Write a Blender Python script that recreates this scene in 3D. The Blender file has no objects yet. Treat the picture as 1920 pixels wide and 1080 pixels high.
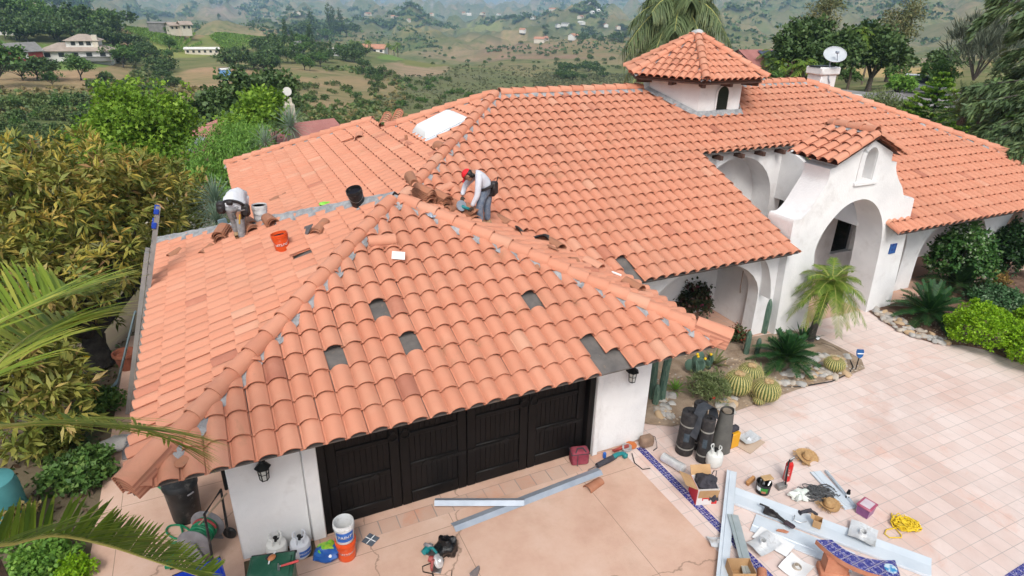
import bpy, bmesh, math, random
import numpy as np
from mathutils import Vector, Matrix, noise as mnoise
R=math.radians; PI=math.pi
random.seed(7)
SC=bpy.context.scene; COL=SC.collection
# ------------------------------------------------------------------ camera
CAM=Vector((-0.64907,-7.97504,7.77379)); YAW,PITCH,ROLL,F=0.44554,0.42577,0.02237,1183.31
import json as _j
def _axes():
    f=Vector((math.sin(YAW)*math.cos(PITCH),math.cos(YAW)*math.cos(PITCH),-math.sin(PITCH)))
    r=Vector((math.cos(YAW),-math.sin(YAW),0)); u=r.cross(f)
    c,s=math.cos(ROLL),math.sin(ROLL)
    return c*r+s*u,-s*r+c*u,f
AX,AY,AZ=_axes()
def ray(u,v): return AX*((u-960)/F)-AY*((v-540)/F)+AZ
def at(u,v,z=0.0):
    d=ray(u,v); return CAM+d*((z-CAM.z)/d.z)
def on(u,v,n,c):
    n=Vector(n); d=ray(u,v); return CAM+d*((c-n.dot(CAM))/n.dot(d))
def dep(u,v,r):
    d=ray(u,v); return CAM+d*(r/math.hypot(d.x,d.y))
def proj(p):
    q=Vector(p)-CAM; z=q.dot(AZ); return 960+F*q.dot(AX)/z,540-F*q.dot(AY)/z
cam=bpy.data.cameras.new('camera'); co=bpy.data.objects.new('camera',cam); COL.objects.link(co)
mw=Matrix((AX,AY,-AZ)).transposed().to_4x4(); mw.translation=CAM; co.matrix_world=mw
cam.sensor_fit='HORIZONTAL'; cam.sensor_width=36; cam.lens=36*F/1920; cam.clip_start=.05; cam.clip_end=30000
SC.camera=co
# ------------------------------------------------------------------ mesh builder
class B:
    def __init__(s,T=None): s.v=[];s.f=[];s.t=[];s.T=T;s.tint=.5
    def add(s,vs,fs,tint=None):
        o=len(s.v)
        if s.T is not None: vs=[s.T@Vector(p) for p in vs]
        s.v.extend(tuple(p) for p in vs); s.f.extend([tuple(i+o for i in f) for f in fs]); s.t.extend([s.tint if tint is None else tint]*len(fs)); return s
    def box(s,c,d,rz=0,bev=0,M=None):
        hx,hy,hz=d[0]/2,d[1]/2,d[2]/2
        if bev:
            b=min(bev,hx*.9,hy*.9,hz*.9); pts=[]
            for i in(-1,1):
                for j in(-1,1):
                    for k in(-1,1):
                        pts+=[(i*hx,j*(hy-b),k*(hz-b)),(i*(hx-b),j*hy,k*(hz-b)),(i*(hx-b),j*(hy-b),k*hz)]
            vs,fs=hull(pts)
        else:
            vs=[(i*hx,j*hy,k*hz) for i in(-1,1) for j in(-1,1) for k in(-1,1)]
            fs=[(0,1,3,2),(4,6,7,5),(0,4,5,1),(2,3,7,6),(0,2,6,4),(1,5,7,3)]
        m=Matrix.Translation(c)@(M if M is not None else Matrix.Rotation(rz,4,'Z'))
        return s.add([m@Vector(p) for p in vs],fs)
    def tube(s,P,r,n=8,cap=True,flat=None):
        P=[Vector(p) for p in P]; k=len(P)
        rs=r if isinstance(r,(list,tuple)) else [r]*k
        vs=[];fs=[];ref=None
        for i,p in enumerate(P):
            d=(P[min(i+1,k-1)]-P[max(i-1,0)]); d=d.normalized() if d.length>1e-9 else Vector((0,0,1))
            if ref is None: ref=Vector((0,0,1)) if abs(d.z)<.9 else Vector((1,0,0))
            a=ref-d*ref.dot(d)
            if a.length<1e-6: a=d.orthogonal()
            a.normalize(); b=d.cross(a); ref=a
            for q in range(n):
                t=2*PI*q/n; vs.append(p+a*(math.cos(t)*rs[i]*(flat or 1))+b*(math.sin(t)*rs[i]))
        for i in range(k-1):
            for q in range(n):
                q2=(q+1)%n; fs.append((i*n+q,i*n+q2,(i+1)*n+q2,(i+1)*n+q))
        if cap: fs.append(tuple(range(n))[::-1]); fs.append(tuple(range((k-1)*n,k*n)))
        return s.add(vs,fs)
    def lathe(s,prof,n=20,c=(0,0,0),M=None):
        vs=[];fs=[];k=len(prof)
        for r,z in prof:
            for q in range(n): vs.append((r*math.cos(2*PI*q/n),r*math.sin(2*PI*q/n),z))
        for i in range(k-1):
            for q in range(n):
                q2=(q+1)%n; fs.append((i*n+q,i*n+q2,(i+1)*n+q2,(i+1)*n+q))
        if prof[0][0]>1e-4: fs.append(tuple(range(n))[::-1])
        if prof[-1][0]>1e-4: fs.append(tuple(range((k-1)*n,k*n)))
        m=Matrix.Translation(c)@(M if M is not None else Matrix())
        return s.add([m@Vector(p) for p in vs],fs)
    def prism(s,poly,z0,z1,M=None):
        n=len(poly); vs=[(p[0],p[1],z0) for p in poly]+[(p[0],p[1],z1) for p in poly]
        fs=[tuple(range(n))[::-1],tuple(range(n,2*n))]+[(i,(i+1)%n,n+(i+1)%n,n+i) for i in range(n)]
        if M is not None: vs=[M@Vector(p) for p in vs]
        return s.add(vs,fs)
    def grid(s,fn,nu,nv):
        vs=[fn(i/nu,j/nv) for j in range(nv+1) for i in range(nu+1)]
        fs=[(j*(nu+1)+i,j*(nu+1)+i+1,(j+1)*(nu+1)+i+1,(j+1)*(nu+1)+i) for j in range(nv) for i in range(nu)]
        return s.add(vs,fs)
    def ell(s,c,r,n=12,m=8,M=None,noise=0,seed=0):
        vs=[];fs=[]
        for j in range(m+1):
            for i in range(n):
                a=2*PI*i/n;b=PI*j/m; p=Vector((math.sin(b)*math.cos(a),math.sin(b)*math.sin(a),math.cos(b)))
                k=1+noise*mnoise.noise(p*1.7+Vector((seed,seed*2.3,0))); vs.append(Vector((p.x*r[0]*k,p.y*r[1]*k,p.z*r[2]*k)))
        for j in range(m):
            for i in range(n):
                i2=(i+1)%n; fs.append((j*n+i,(j+1)*n+i,(j+1)*n+i2,j*n+i2))
        mm=Matrix.Translation(c)@(M if M is not None else Matrix())
        return s.add([mm@p for p in vs],fs)
    def build(s,name,mat,parent=None,smooth=True,ang=38,loc=None,rz=None):
        me=bpy.data.meshes.new(name); me.from_pydata(s.v,[],s.f)
        return finish(me,name,mat,parent,smooth,ang,s.t,loc,rz)
def finish(me,name,mat,parent=None,smooth=True,ang=38,tint=None,loc=None,rz=None,fix=True):
    if fix:
        bm=bmesh.new(); bm.from_mesh(me); bmesh.ops.remove_doubles(bm,verts=bm.verts,dist=1e-6) if len(me.vertices)<3000 else None
        bmesh.ops.recalc_face_normals(bm,faces=bm.faces)
        if tint is not None and len(bm.faces)!=len(tint): tint=None
        bm.to_mesh(me); bm.free()
    if tint is not None:
        a=me.attributes.new('tint','FLOAT','FACE'); a.data.foreach_set('value',np.asarray(tint,dtype=np.float32))
    if smooth:
        me.polygons.foreach_set('use_smooth',np.ones(len(me.polygons),dtype=bool))
        if ang<179: me.set_sharp_from_angle(angle=R(ang))
    me.materials.append(mat); me.update()
    o=bpy.data.objects.new(name,me); COL.objects.link(o)
    if parent is not None: o.parent=parent
    if loc is not None: o.location=loc
    if rz is not None: o.rotation_euler=(0,0,rz)
    return o
def npmesh(name,V,Fq,tint,mat,parent=None,smooth=True):
    V=np.asarray(V,dtype=np.float32); Fq=np.asarray(Fq,dtype=np.int32); m,k=Fq.shape
    me=bpy.data.meshes.new(name); me.vertices.add(len(V)); me.vertices.foreach_set('co',V.ravel())
    me.loops.add(m*k); me.loops.foreach_set('vertex_index',Fq.ravel()); me.polygons.add(m)
    me.polygons.foreach_set('loop_start',np.arange(0,m*k,k,dtype=np.int32)); me.polygons.foreach_set('loop_total',np.full(m,k,dtype=np.int32))
    me.update(calc_edges=True); me.validate()
    return finish(me,name,mat,parent,smooth,180,tint if len(me.polygons)==m else None,fix=False)
def hull(pts):
    bm=bmesh.new(); vv=[bm.verts.new(p) for p in pts]
    r=bmesh.ops.convex_hull(bm,input=vv); bmesh.ops.dissolve_limit(bm,angle_limit=.02,verts=bm.verts,edges=bm.edges)
    bm.verts.index_update(); vs=[v.co.copy() for v in bm.verts]; fs=[tuple(v.index for v in f.verts) for f in bm.faces]; bm.free(); return vs,fs
def plate(outer,holes,t,T,mat,name,parent):
    """vertical wall: outline in (x,z), front at local y=0, thickness t; holes=[(pts,depth or None)] cut the front face"""
    bm=bmesh.new()
    def loop(pts,y): 
        vs=[bm.verts.new(T@Vector((p[0],y,p[1]))) for p in pts]; n=len(vs)
        return vs,[bm.edges.new((vs[i],vs[(i+1)%n])) for i in range(n)]
    of,oe=loop(outer,0); ob,obe=loop(outer,t); E0=list(oe);E1=list(obe); nn=len(outer)
    for i in range(nn): bm.faces.new((of[i],of[(i+1)%nn],ob[(i+1)%nn],ob[i]))
    for pts,dp in holes:
        hf,he=loop(pts,0); E0+=he; n=len(pts)
        hb,hbe=loop(pts,dp if dp else t)
        for i in range(n): bm.faces.new((hf[i],hf[(i+1)%n],hb[(i+1)%n],hb[i]))
        if dp: bm.faces.new(hb)
        else: E1+=hbe
    bmesh.ops.triangle_fill(bm,use_beauty=True,edges=E0); bmesh.ops.triangle_fill(bm,use_beauty=True,edges=E1)
    bmesh.ops.recalc_face_normals(bm,faces=bm.faces)
    me=bpy.data.meshes.new(name); bm.to_mesh(me); bm.free()
    return finish(me,name,mat,parent,True,30)
def archpts(xc,hw,z0,zs,n=12,rise=None):
    rise=hw if rise is None else rise
    return [(xc+hw,z0),(xc+hw,zs)]+[(xc+hw*math.cos(PI*i/n),zs+rise*math.sin(PI*i/n)) for i in range(1,n)]+[(xc-hw,zs),(xc-hw,z0)]
def tag(o,label=None,cat=None,group=None,kind=None):
    if label: o['label']=label
    if cat: o['category']=cat
    if group: o['group']=group
    if kind: o['kind']=kind
    return o
def thing(name,label,cat,loc=(0,0,0),rz=0,group=None,M=None):
    o=bpy.data.objects.new(name,None); o.empty_display_size=.2; COL.objects.link(o)
    if M is not None: o.matrix_world=M
    else: o.location=loc; o.rotation_euler=(0,0,rz)
    return tag(o,label,cat,group)
def dup(root,loc,rz=0,sc=1,label=None,group=None,M=None):
    r=root.copy(); COL.objects.link(r)
    if M is not None: r.matrix_world=M
    else:
        r.location=loc; r.rotation_euler=(0,0,rz); r.scale=(sc,)*3 if isinstance(sc,(int,float)) else sc
    if label: r['label']=label
    if group: r['group']=group
    for ch in list(root.children):
        c=ch.copy(); COL.objects.link(c); c.parent=r
        for g in ch.children:
            d=g.copy(); COL.objects.link(d); d.parent=c
    return r
# ------------------------------------------------------------------ materials
MATS={}
def _nt(name):
    m=bpy.data.materials.new(name); m.use_nodes=True; nt=m.node_tree; nt.nodes.clear()
    out=nt.nodes.new('ShaderNodeOutputMaterial'); return m,nt,out
def N(nt,typ,**kw):
    n=nt.nodes.new(typ)
    for k,v in kw.items():
        if k[0]=='i' and k[1:].isdigit(): n.inputs[int(k[1:])].default_value=v
        elif k in n.inputs.keys(): n.inputs[k].default_value=v
        else: setattr(n,k,v)
    return n
def c4(c): return (c[0],c[1],c[2],1)
def mixc(nt,fac,a,b,typ='MIX'):
    n=nt.nodes.new('ShaderNodeMix'); n.data_type='RGBA'; n.blend_type=typ
    for i,x in ((0,fac),(6,a),(7,b)):
        if hasattr(x,'is_linked'): nt.links.new(x,n.inputs[i])
        elif i==0: n.inputs[0].default_value=x
        else: n.inputs[i].default_value=c4(x)
    return n.outputs[2]
def ramp(nt,src,stops):
    r=nt.nodes.new('ShaderNodeValToRGB'); e=r.color_ramp.elements
    while len(e)<len(stops): e.new(.5)
    for el,(p,c) in zip(e,stops): el.position=p; el.color=c4(c) if hasattr(c,'__len__') else (c,c,c,1)
    nt.links.new(src,r.inputs[0]); return r.outputs[0]
def noise(nt,scale,vec=None,detail=4,rough=.55,dist=0):
    n=N(nt,'ShaderNodeTexNoise',Scale=scale,Detail=detail,Roughness=rough,Distortion=dist)
    if vec is not None: nt.links.new(vec,n.inputs['Vector'])
    return n.outputs[0]
def coord(nt,kind='Object'): return nt.nodes.new('ShaderNodeTexCoord').outputs[kind]
def pos(nt): return nt.nodes.new('ShaderNodeNewGeometry').outputs['Position']
def attr(nt,name='tint'): n=nt.nodes.new('ShaderNodeAttribute'); n.attribute_name=name; return n
def princ(nt,out,col,rough=.7,metal=0,bump=None,bstr=.3,bdist=.01,spec=.4):
    p=nt.nodes.new('ShaderNodeBsdfPrincipled')
    if hasattr(col,'is_linked'): nt.links.new(col,p.inputs['Base Color'])
    else: p.inputs['Base Color'].default_value=c4(col)
    if hasattr(rough,'is_linked'): nt.links.new(rough,p.inputs['Roughness'])
    else: p.inputs['Roughness'].default_value=rough
    p.inputs['Metallic'].default_value=metal; p.inputs['Specular IOR Level'].default_value=spec
    if bump is not None:
        b=N(nt,'ShaderNodeBump',Strength=bstr,Distance=bdist); nt.links.new(bump,b.inputs['Height']); nt.links.new(b.outputs[0],p.inputs['Normal'])
    nt.links.new(p.outputs[0],out.inputs[0]); return p
def mat(name,c1,c2=None,s=4,rough=.7,metal=0,bump=0,bs=None,bd=.01,tint=None,spec=.4,lo=.35,hi=.65,dirt=None,ds=2,dlo=.55,dhi=.75,emit=0):
    """noise-mixed two colour material; tint=(colour) mixes by the face attribute; dirt adds worn patches"""
    if name in MATS: return MATS[name]
    m,nt,out=_nt(name); v=coord(nt)
    col=c1
    if c2 is not None: col=ramp(nt,noise(nt,s,v),[(lo,c1),(hi,c2)])
    if tint is not None: col=mixc(nt,attr(nt).outputs['Fac'],col,tint)
    if dirt is not None: col=mixc(nt,ramp(nt,noise(nt,ds,v,6,.65),[(dlo,0.),(dhi,1.)]),col,dirt)
    b=noise(nt,bs or s*6,v,5,.6) if bump else None
    p=princ(nt,out,col,rough,metal,b,bump,bd,spec)
    MATS[name]=m; return m
def leafmat(name,stops,trans=.25,rough=.55,spec=.35):
    if name in MATS: return MATS[name]
    m,nt,out=_nt(name); n=len(stops)
    col=ramp(nt,attr(nt).outputs['Fac'],[(i/(n-1),c) for i,c in enumerate(stops)])
    p=princ(nt,out,col,rough,0,spec=spec); t=nt.nodes.new('ShaderNodeBsdfTranslucent'); nt.links.new(col,t.inputs[0])
    mx=nt.nodes.new('ShaderNodeMixShader'); mx.inputs[0].default_value=trans
    nt.links.new(p.outputs[0],mx.inputs[1]); nt.links.new(t.outputs[0],mx.inputs[2]); nt.links.new(mx.outputs[0],out.inputs[0])
    MATS[name]=m; return m
# ------------------------------------------------------------------ light
SUN_EL,SUN_AZ=R(48),R(205)   # azimuth from +y clockwise: the sun stands behind the camera, a little left
w=bpy.data.worlds.new('World'); SC.world=w; w.use_nodes=True; nt=w.node_tree; nt.nodes.clear()
sky=N(nt,'ShaderNodeTexSky',sky_type='NISHITA',sun_disc=False,sun_elevation=SUN_EL,sun_rotation=SUN_AZ,air_density=1.0,dust_density=4.0,ozone_density=1.0)
hs=N(nt,'ShaderNodeHueSaturation',Saturation=.22,Value=1.0); nt.links.new(sky.outputs[0],hs.inputs['Color'])
bg=N(nt,'ShaderNodeBackground',Strength=.15); nt.links.new(hs.outputs[0],bg.inputs[0])
wo=nt.nodes.new('ShaderNodeOutputWorld'); nt.links.new(bg.outputs[0],wo.inputs[0])
sl=bpy.data.lights.new('sun','SUN'); sl.energy=1.9; sl.angle=R(18); sl.color=(1,.96,.9)
so=bpy.data.objects.new('sun',sl); COL.objects.link(so)
sd=Vector((math.sin(SUN_AZ)*math.cos(SUN_EL),math.cos(SUN_AZ)*math.cos(SUN_EL),math.sin(SUN_EL)))
so.rotation_euler=sd.to_track_quat('Z','Y').to_euler(); so.location=(0,-10,40)
SC.view_settings.view_transform='Standard'; SC.view_settings.look='None'; SC.view_settings.gamma=1; SC.view_settings.exposure=.38
SC.cycles.max_bounces=6; SC.cycles.diffuse_bounces=3; SC.cycles.transparent_max_bounces=6; SC.cycles.volume_bounces=1
SC.cycles.use_denoising=True
# ------------------------------------------------------------------ terrain
def _col(u,pts):
    d=ray(u,90); az=math.atan2(d.x,d.y); L=[]
    for p in pts:
        if p[0]=='z': L.append((math.log(p[1]),p[2]))
        else:
            v,r=p; e=ray(u,v); L.append((math.log(r),CAM.z+e.z/math.hypot(e.x,e.y)*r))
    return az,L
Z='z'
COLS=[_col(-900,[(Z,1,-.03),(Z,14,-.05),(Z,30,-6),(Z,120,-16),(Z,400,-5),(Z,800,-40),(Z,3000,150),(Z,9000,700)]),
_col(-250,[(Z,1,-.03),(Z,14,-.05),(Z,28,-5),(Z,110,-16),(60,260),(20,340),(Z,650,-40),(20,1800),(-60,5000),(-110,9000)]),
_col(0,[(Z,1,-.03),(Z,15,-.05),(Z,25,-3.5),(270,90),(200,130),(150,175),(122,220),(95,260),(75,290),(27,345),(Z,620,-40),(22,1700),(-40,4500),(-90,9000)]),
_col(130,[(Z,1,-.03),(Z,17,-.05),(Z,27,-3.5),(265,92),(190,140),(145,180),(118,225),(92,270),(62,310),(33,350),(Z,650,-45),(28,1600),(-40,4500),(-80,9000)]),
_col(290,[(Z,1,-.03),(Z,19,-.05),(Z,30,-4),(250,95),(200,140),(160,190),(115,260),(85,310),(52,370),(Z,700,-50),(45,1500),(15,2600),(-30,4500),(-60,9000)]),
_col(420,[(Z,1,-.03),(Z,21,-.05),(Z,34,-5),(235,95),(195,130),(150,185),(112,260),(90,330),(62,400),(Z,650,-45),(60,1100),(38,2000),(-5,4000),(-50,9000)]),
_col(540,[(Z,1,-.03),(Z,23,-.05),(Z,38,-6),(232,95),(180,150),(150,200),(112,280),(80,380),(75,430),(Z,700,-50),(62,1050),(42,1800),(20,2800),(-5,4500),(-35,9000)]),
_col(700,[(Z,1,-.03),(Z,25,-.05),(Z,42,-7),(232,110),(195,150),(150,230),(112,330),(95,430),(Z,700,-52),(68,1000),(45,1600),(22,2900),(5,4600),(-12,9000)]),
_col(820,[(Z,1,-.03),(Z,27,-.05),(Z,46,-8),(230,125),(180,180),(140,290),(118,370),(Z,520,-45),(100,680),(62,1150),(45,1700),(26,2700),(12,3600),(7,5500),(4,9000)]),
_col(960,[(Z,1,-.03),(Z,29,-.05),(Z,50,-9),(195,170),(160,230),(125,380),(100,600),(85,800),(58,1200),(42,1700),(26,2700),(12,4000),(3,6000),(0,9000)]),
_col(1150,[(Z,1,-.03),(Z,32,-.05),(Z,55,-9),(165,250),(130,400),(95,600),(72,800),(55,1100),(38,1600),(25,2300),(8,3500),(-15,6000),(-20,9000)]),
_col(1320,[(Z,1,-.03),(Z,34,-.05),(Z,55,-4),(150,140),(130,200),(118,420),(95,650),(70,900),(40,1500),(10,2300),(-30,4000),(-40,9000)]),
_col(1480,[(Z,1,-.03),(Z,36,-.05),(Z,52,-1.6),(150,95),(126,140),(Z,200,-12),(118,480),(70,850),(30,1400),(-20,2100),(-70,3500),(-80,9000)]),
_col(1700,[(Z,1,-.03),(Z,36,-.05),(205,48),(172,66),(152,90),(124,135),(Z,190,-9),(118,420),(85,700),(30,1150),(-40,1900),(-110,3500),(-110,9000)]),
_col(1920,[(Z,1,-.03),(Z,38,-.05),(220,52),(150,90),(108,150),(Z,220,-8),(105,420),(50,800),(-20,1300),(-110,2200),(-150,3500),(-150,9000)]),
_col(2400,[(Z,1,-.03),(Z,40,-.05),(Z,70,1),(Z,200,5),(Z,700,40),(Z,2000,250),(Z,9000,400)]),
_col(4200,[(Z,1,-.03),(Z,40,-.05),(Z,70,1),(Z,200,5),(Z,700,40),(Z,2000,250),(Z,9000,400)])]
_AZ=[c[0] for c in COLS]
_LR=np.linspace(math.log(1.2),math.log(9000),400)
_PROF=np.array([np.interp(_LR,[p[0] for p in L],[p[1] for p in L]) for a,L in COLS])
_k=np.ones(5)/5
for _i in range(len(_PROF)): _PROF[_i]=np.convolve(np.pad(_PROF[_i],2,'edge'),_k,'valid')
def H(x,y,fine=True):
    dx,dy=x-CAM.x,y-CAM.y; r=max(1.3,math.hypot(dx,dy)); az=math.atan2(dx,dy)
    az=min(max(az,_AZ[0]),_AZ[-1]); i=0
    while i<len(_AZ)-2 and az>_AZ[i+1]: i+=1
    t=(az-_AZ[i])/(_AZ[i+1]-_AZ[i]); t=t*t*(3-2*t)*.5+t*.5
    q=(math.log(r)-_LR[0])/(_LR[1]-_LR[0]); q=min(max(q,0),398.99); j=int(q); f=q-j
    z=(_PROF[i,j]*(1-f)+_PROF[i,j+1]*f)*(1-t)+(_PROF[i+1,j]*(1-f)+_PROF[i+1,j+1]*f)*t
    if r>45:
        p=Vector((x,y,0)); a=min(1,(r-45)/60)
        z+=a*.7*mnoise.noise(p*.035)
        if r>450:
            b=min(1,(r-450)/900); q=p*.0016
            z+=b*r*.020*(mnoise.fractal(q,.9,2.1,5)) - b*r*.020*abs(mnoise.noise(p*.0031+Vector((5,2,0))))
            z+=min(1,(r-450)/700)*(r**.55)*.85*(mnoise.fractal(p*.006,.85,2.2,6)-1.3*abs(mnoise.noise(p*.0105)))
            if r>1700: z+=min(1,(r-1700)/1500)*r*.022*mnoise.fractal(p*.0011+Vector((3,7,0)),.8,2.2,5)
    return z
def ground(u,v,r): # a point of the terrain seen near pixel column u at distance r
    p=dep(u,v,r); p.z=H(p.x,p.y); return p
# painted ground zones: (u,v,ru,rv,rmin,rmax,colour,strength)
DRY=(.42,.265,.155); LAWN=(.14,.27,.04); STRAW=(.52,.36,.16); SOIL=(.36,.25,.165); GRN=(.07,.10,.03); VINE=(.24,.27,.07)
ZONES=[(870,175,190,42,105,420,(.13,.14,.065),.95),(640,48,560,12,1250,2400,(.055,.085,.045),.8),(1080,50,120,10,1000,2200,(.05,.08,.04),.8),(880,66,240,7,900,1700,(.07,.10,.05),.8),(980,100,200,20,480,1150,(.36,.23,.15),.7),(1500,70,160,40,400,2500,(.20,.19,.11),.5),(1640,60,190,45,400,2500,(.17,.165,.10),.6),(60,150,130,20,120,240,DRY,.95),(190,140,70,22,130,240,DRY,.85),(90,118,120,13,170,300,LAWN,1),(45,88,90,10,200,330,LAWN,.7),(410,148,85,22,120,330,DRY,1),(520,165,120,22,100,300,DRY,.85),
(590,180,110,30,90,250,DRY,.6),(330,85,110,25,220,450,VINE,1),(470,75,90,16,220,480,VINE,1),(235,65,25,22,200,400,DRY,.9),(345,66,40,9,250,450,DRY,.9),(770,130,75,14,230,460,SOIL,1),(735,108,30,6,250,480,LAWN,1),
(800,118,50,9,300,480,(.2,.2,.05),.8),(690,165,60,20,150,300,DRY,.6),(1000,105,110,22,480,1000,(.30,.17,.12),.8),(1130,90,80,18,480,1200,(.30,.19,.11),.8),(1200,80,70,14,500,1300,(.30,.19,.11),.7),(900,50,60,7,900,2200,(.25,.27,.08),1),(790,55,60,6,900,2200,(.3,.24,.1),.9),
(1650,132,150,14,75,170,STRAW,1),(1900,110,60,20,90,190,STRAW,.8),(800,16,28,9,2600,5200,(.5,.45,.42),.9),(430,20,60,14,1500,6000,(.36,.26,.22),.7),(540,30,50,10,1000,4000,(.36,.28,.2),.8),(1500,60,60,12,500,1800,(.33,.24,.15),.5),(1700,115,90,6,250,700,(.38,.28,.2),.9),
(640,155,60,12,120,260,DRY,.6),(260,200,60,14,100,200,(.2,.2,.09),.6)]
PADC=(.13,.095,.07)
def _terrain():
    az=list(np.linspace(YAW-R(56),YAW+R(56),420))+list(np.linspace(YAW+R(62),YAW+R(298),40))
    rr=[1.3]+list(np.exp(np.linspace(math.log(8),math.log(9000),300))); V=[];n=len(az);C=[]
    for r in rr:
        for a in az:
            x=CAM.x+r*math.sin(a);y=CAM.y+r*math.cos(a); z=H(x,y); V.append((x,y,z)); c=[.2,.15,.1,0.]
            if r<40:
                k=1 if r<26 else (40-r)/14; c=[*PADC,k]
            q=Vector((x,y,z))-CAM; dz=q.dot(AZ)
            if r>40 and dz>0:
                u,v=960+F*q.dot(AX)/dz,540-F*q.dot(AY)/dz
                if -100<u<2020 and -60<v<400:
                    wob=8*mnoise.noise(Vector((x,y,0))*(6/r)); wob2=14*mnoise.noise(Vector((y,x,4))*(5/r))
                    for (uc,vc,ru,rv,r0,r1,cc,st) in ZONES:
                        if r0<r<r1:
                            d=((u-uc+wob2)/ru)**2+((v-vc+wob*.4)/rv)**2
                            if d<1.3:
                                k=st*min(1,max(0,(1.15-d)/.3))
                                if k>c[3]*.5: c=[cc[0],cc[1],cc[2],max(k,0)]
            C.append(c)
    Fq=[(j*n+i,j*n+(i+1)%n,(j+1)*n+(i+1)%n,(j+1)*n+i) for j in range(len(rr)-1) for i in range(n)]
    m,nt,out=_nt('terrain'); P=pos(nt)
    sc=nt.nodes.new('ShaderNodeMapping'); nt.links.new(P,sc.inputs[0])
    g1=ramp(nt,noise(nt,.012,P,8,.68),[(.36,(.07,.125,.03)),(.48,(.15,.185,.055)),(.56,(.30,.23,.12)),(.72,(.42,.26,.155))])
    g2=ramp(nt,noise(nt,.11,P,6,.6),[(.38,(.09,.12,.042)),(.6,(.34,.245,.145))])
    base=mixc(nt,.45,g1,g2); g3=ramp(nt,noise(nt,.0035,P,7,.62,.8),[(.42,(.05,.09,.028)),(.52,(.17,.16,.07)),(.62,(.40,.26,.16))]); base=mixc(nt,.4,base,g3)
    a=attr(nt,'zone'); zc=mixc(nt,ramp(nt,noise(nt,.5,P,5,.6),[(.35,.0),(.7,.45)]),a.outputs['Color'],(.2,.16,.1)); zc=mixc(nt,ramp(nt,noise(nt,.02,P,8,.7,.5),[(.42,0.),(.62,.6)]),zc,(.12,.15,.05))
    base=mixc(nt,a.outputs['Alpha'],base,zc)
    vo=N(nt,'ShaderNodeTexVoronoi',Scale=.16); nt.links.new(P,vo.inputs['Vector'])
    vo2=N(nt,'ShaderNodeTexVoronoi',Scale=.05); nt.links.new(P,vo2.inputs['Vector'])
    gate=ramp(nt,noise(nt,.018,P,4,.6),[(.46,.0),(.62,.75)])
    inv=N(nt,'ShaderNodeMath',operation='MULTIPLY_ADD',i1=-.55,i2=1.); nt.links.new(a.outputs['Alpha'],inv.inputs[0])
    d1=ramp(nt,vo.outputs[0],[(.22,1.),(.38,0.)]); d2=ramp(nt,vo2.outputs[0],[(.25,1.),(.4,0.)])
    mx=N(nt,'ShaderNodeMath',operation='MAXIMUM'); nt.links.new(d1,mx.inputs[0]); nt.links.new(d2,mx.inputs[1])
    ml=N(nt,'ShaderNodeMath',operation='MULTIPLY'); nt.links.new(mx.outputs[0],ml.inputs[0]); nt.links.new(gate,ml.inputs[1])
    ml2=N(nt,'ShaderNodeMath',operation='MULTIPLY'); nt.links.new(ml.outputs[0],ml2.inputs[0]); nt.links.new(inv.outputs[0],ml2.inputs[1])
    base=mixc(nt,ml2.outputs[0],base,(.06,.09,.032))
    princ(nt,out,base,.95,0,noise(nt,3,P,6,.6),.6,.05,.1)
    o=npmesh('terrain',V,Fq,np.zeros(len(Fq)),m); tag(o,'rolling brown and green hills falling away around the hilltop house','terrain',kind='structure')
    at_=o.data.color_attributes.new('zone','FLOAT_COLOR','POINT'); at_.data.foreach_set('color',np.array(C,dtype=np.float32).ravel())
_terrain()
# ------------------------------------------------------------------ paved ground
def sheet(name,poly,z,m,label,cat,t=.0):
    b=B()
    if t: b.prism(poly,z-t,z)
    else: b.add([(x,y,z) for x,y in poly],[tuple(range(len(poly)))])
    o=b.build(name,m,smooth=False); tag(o,label,cat,kind='structure'); return o
def paver_mat(name,c1,c2,pale,grout,w,off=(0,0),stain=(.62,.30,.20),gm=.012):
    m,nt,out=_nt(name); P=pos(nt); mp=nt.nodes.new('ShaderNodeMapping'); mp.inputs['Location'].default_value=(off[0],off[1],0); nt.links.new(P,mp.inputs[0])
    br=N(nt,'ShaderNodeTexBrick',offset=0,squash=1,Scale=1); br.inputs['Brick Width'].default_value=w; br.inputs['Row Height'].default_value=w
    br.inputs['Mortar Size'].default_value=gm*.5; br.inputs['Mortar Smooth'].default_value=.3; br.inputs['Color1'].default_value=c4(c1); br.inputs['Color2'].default_value=c4(c2); br.inputs['Mortar'].default_value=c4(grout)
    nt.links.new(mp.outputs[0],br.inputs['Vector'])
    wh=mixc(nt,ramp(nt,noise(nt,.35,P,6,.62),[(.36,.15),(.66,.80)]),br.outputs[0],pale)
    st=mixc(nt,ramp(nt,noise(nt,1.1,P,7,.7,.6),[(.54,0.),(.76,.6)]),wh,stain); st=mixc(nt,ramp(nt,noise(nt,.22,P,6,.7,1.5),[(.52,0.),(.72,.4)]),st,(.42,.30,.26))
    gr=N(nt,'ShaderNodeMath',operation='MULTIPLY'); nt.links.new(br.outputs['Fac'],gr.inputs[0]); nt.links.new(ramp(nt,noise(nt,.6,P,4,.6),[(.35,.7),(.68,.10)]),gr.inputs[1])
    c=mixc(nt,gr.outputs[0],st,grout)
    c=mixc(nt,ramp(nt,noise(nt,4,P,6,.7),[(.6,0.),(.85,.35)]),c,(.4,.33,.28))
    iv=N(nt,'ShaderNodeMath',operation='SUBTRACT',i0=1.); nt.links.new(br.outputs['Fac'],iv.inputs[1])
    princ(nt,out,c,.8,0,iv.outputs[0],.35,.004,.25); return m
M_PAV=paver_mat('pavers',(.57,.39,.33),(.68,.53,.475),(.725,.63,.59),(.36,.31,.29),.303,(.06,.10))
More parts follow.
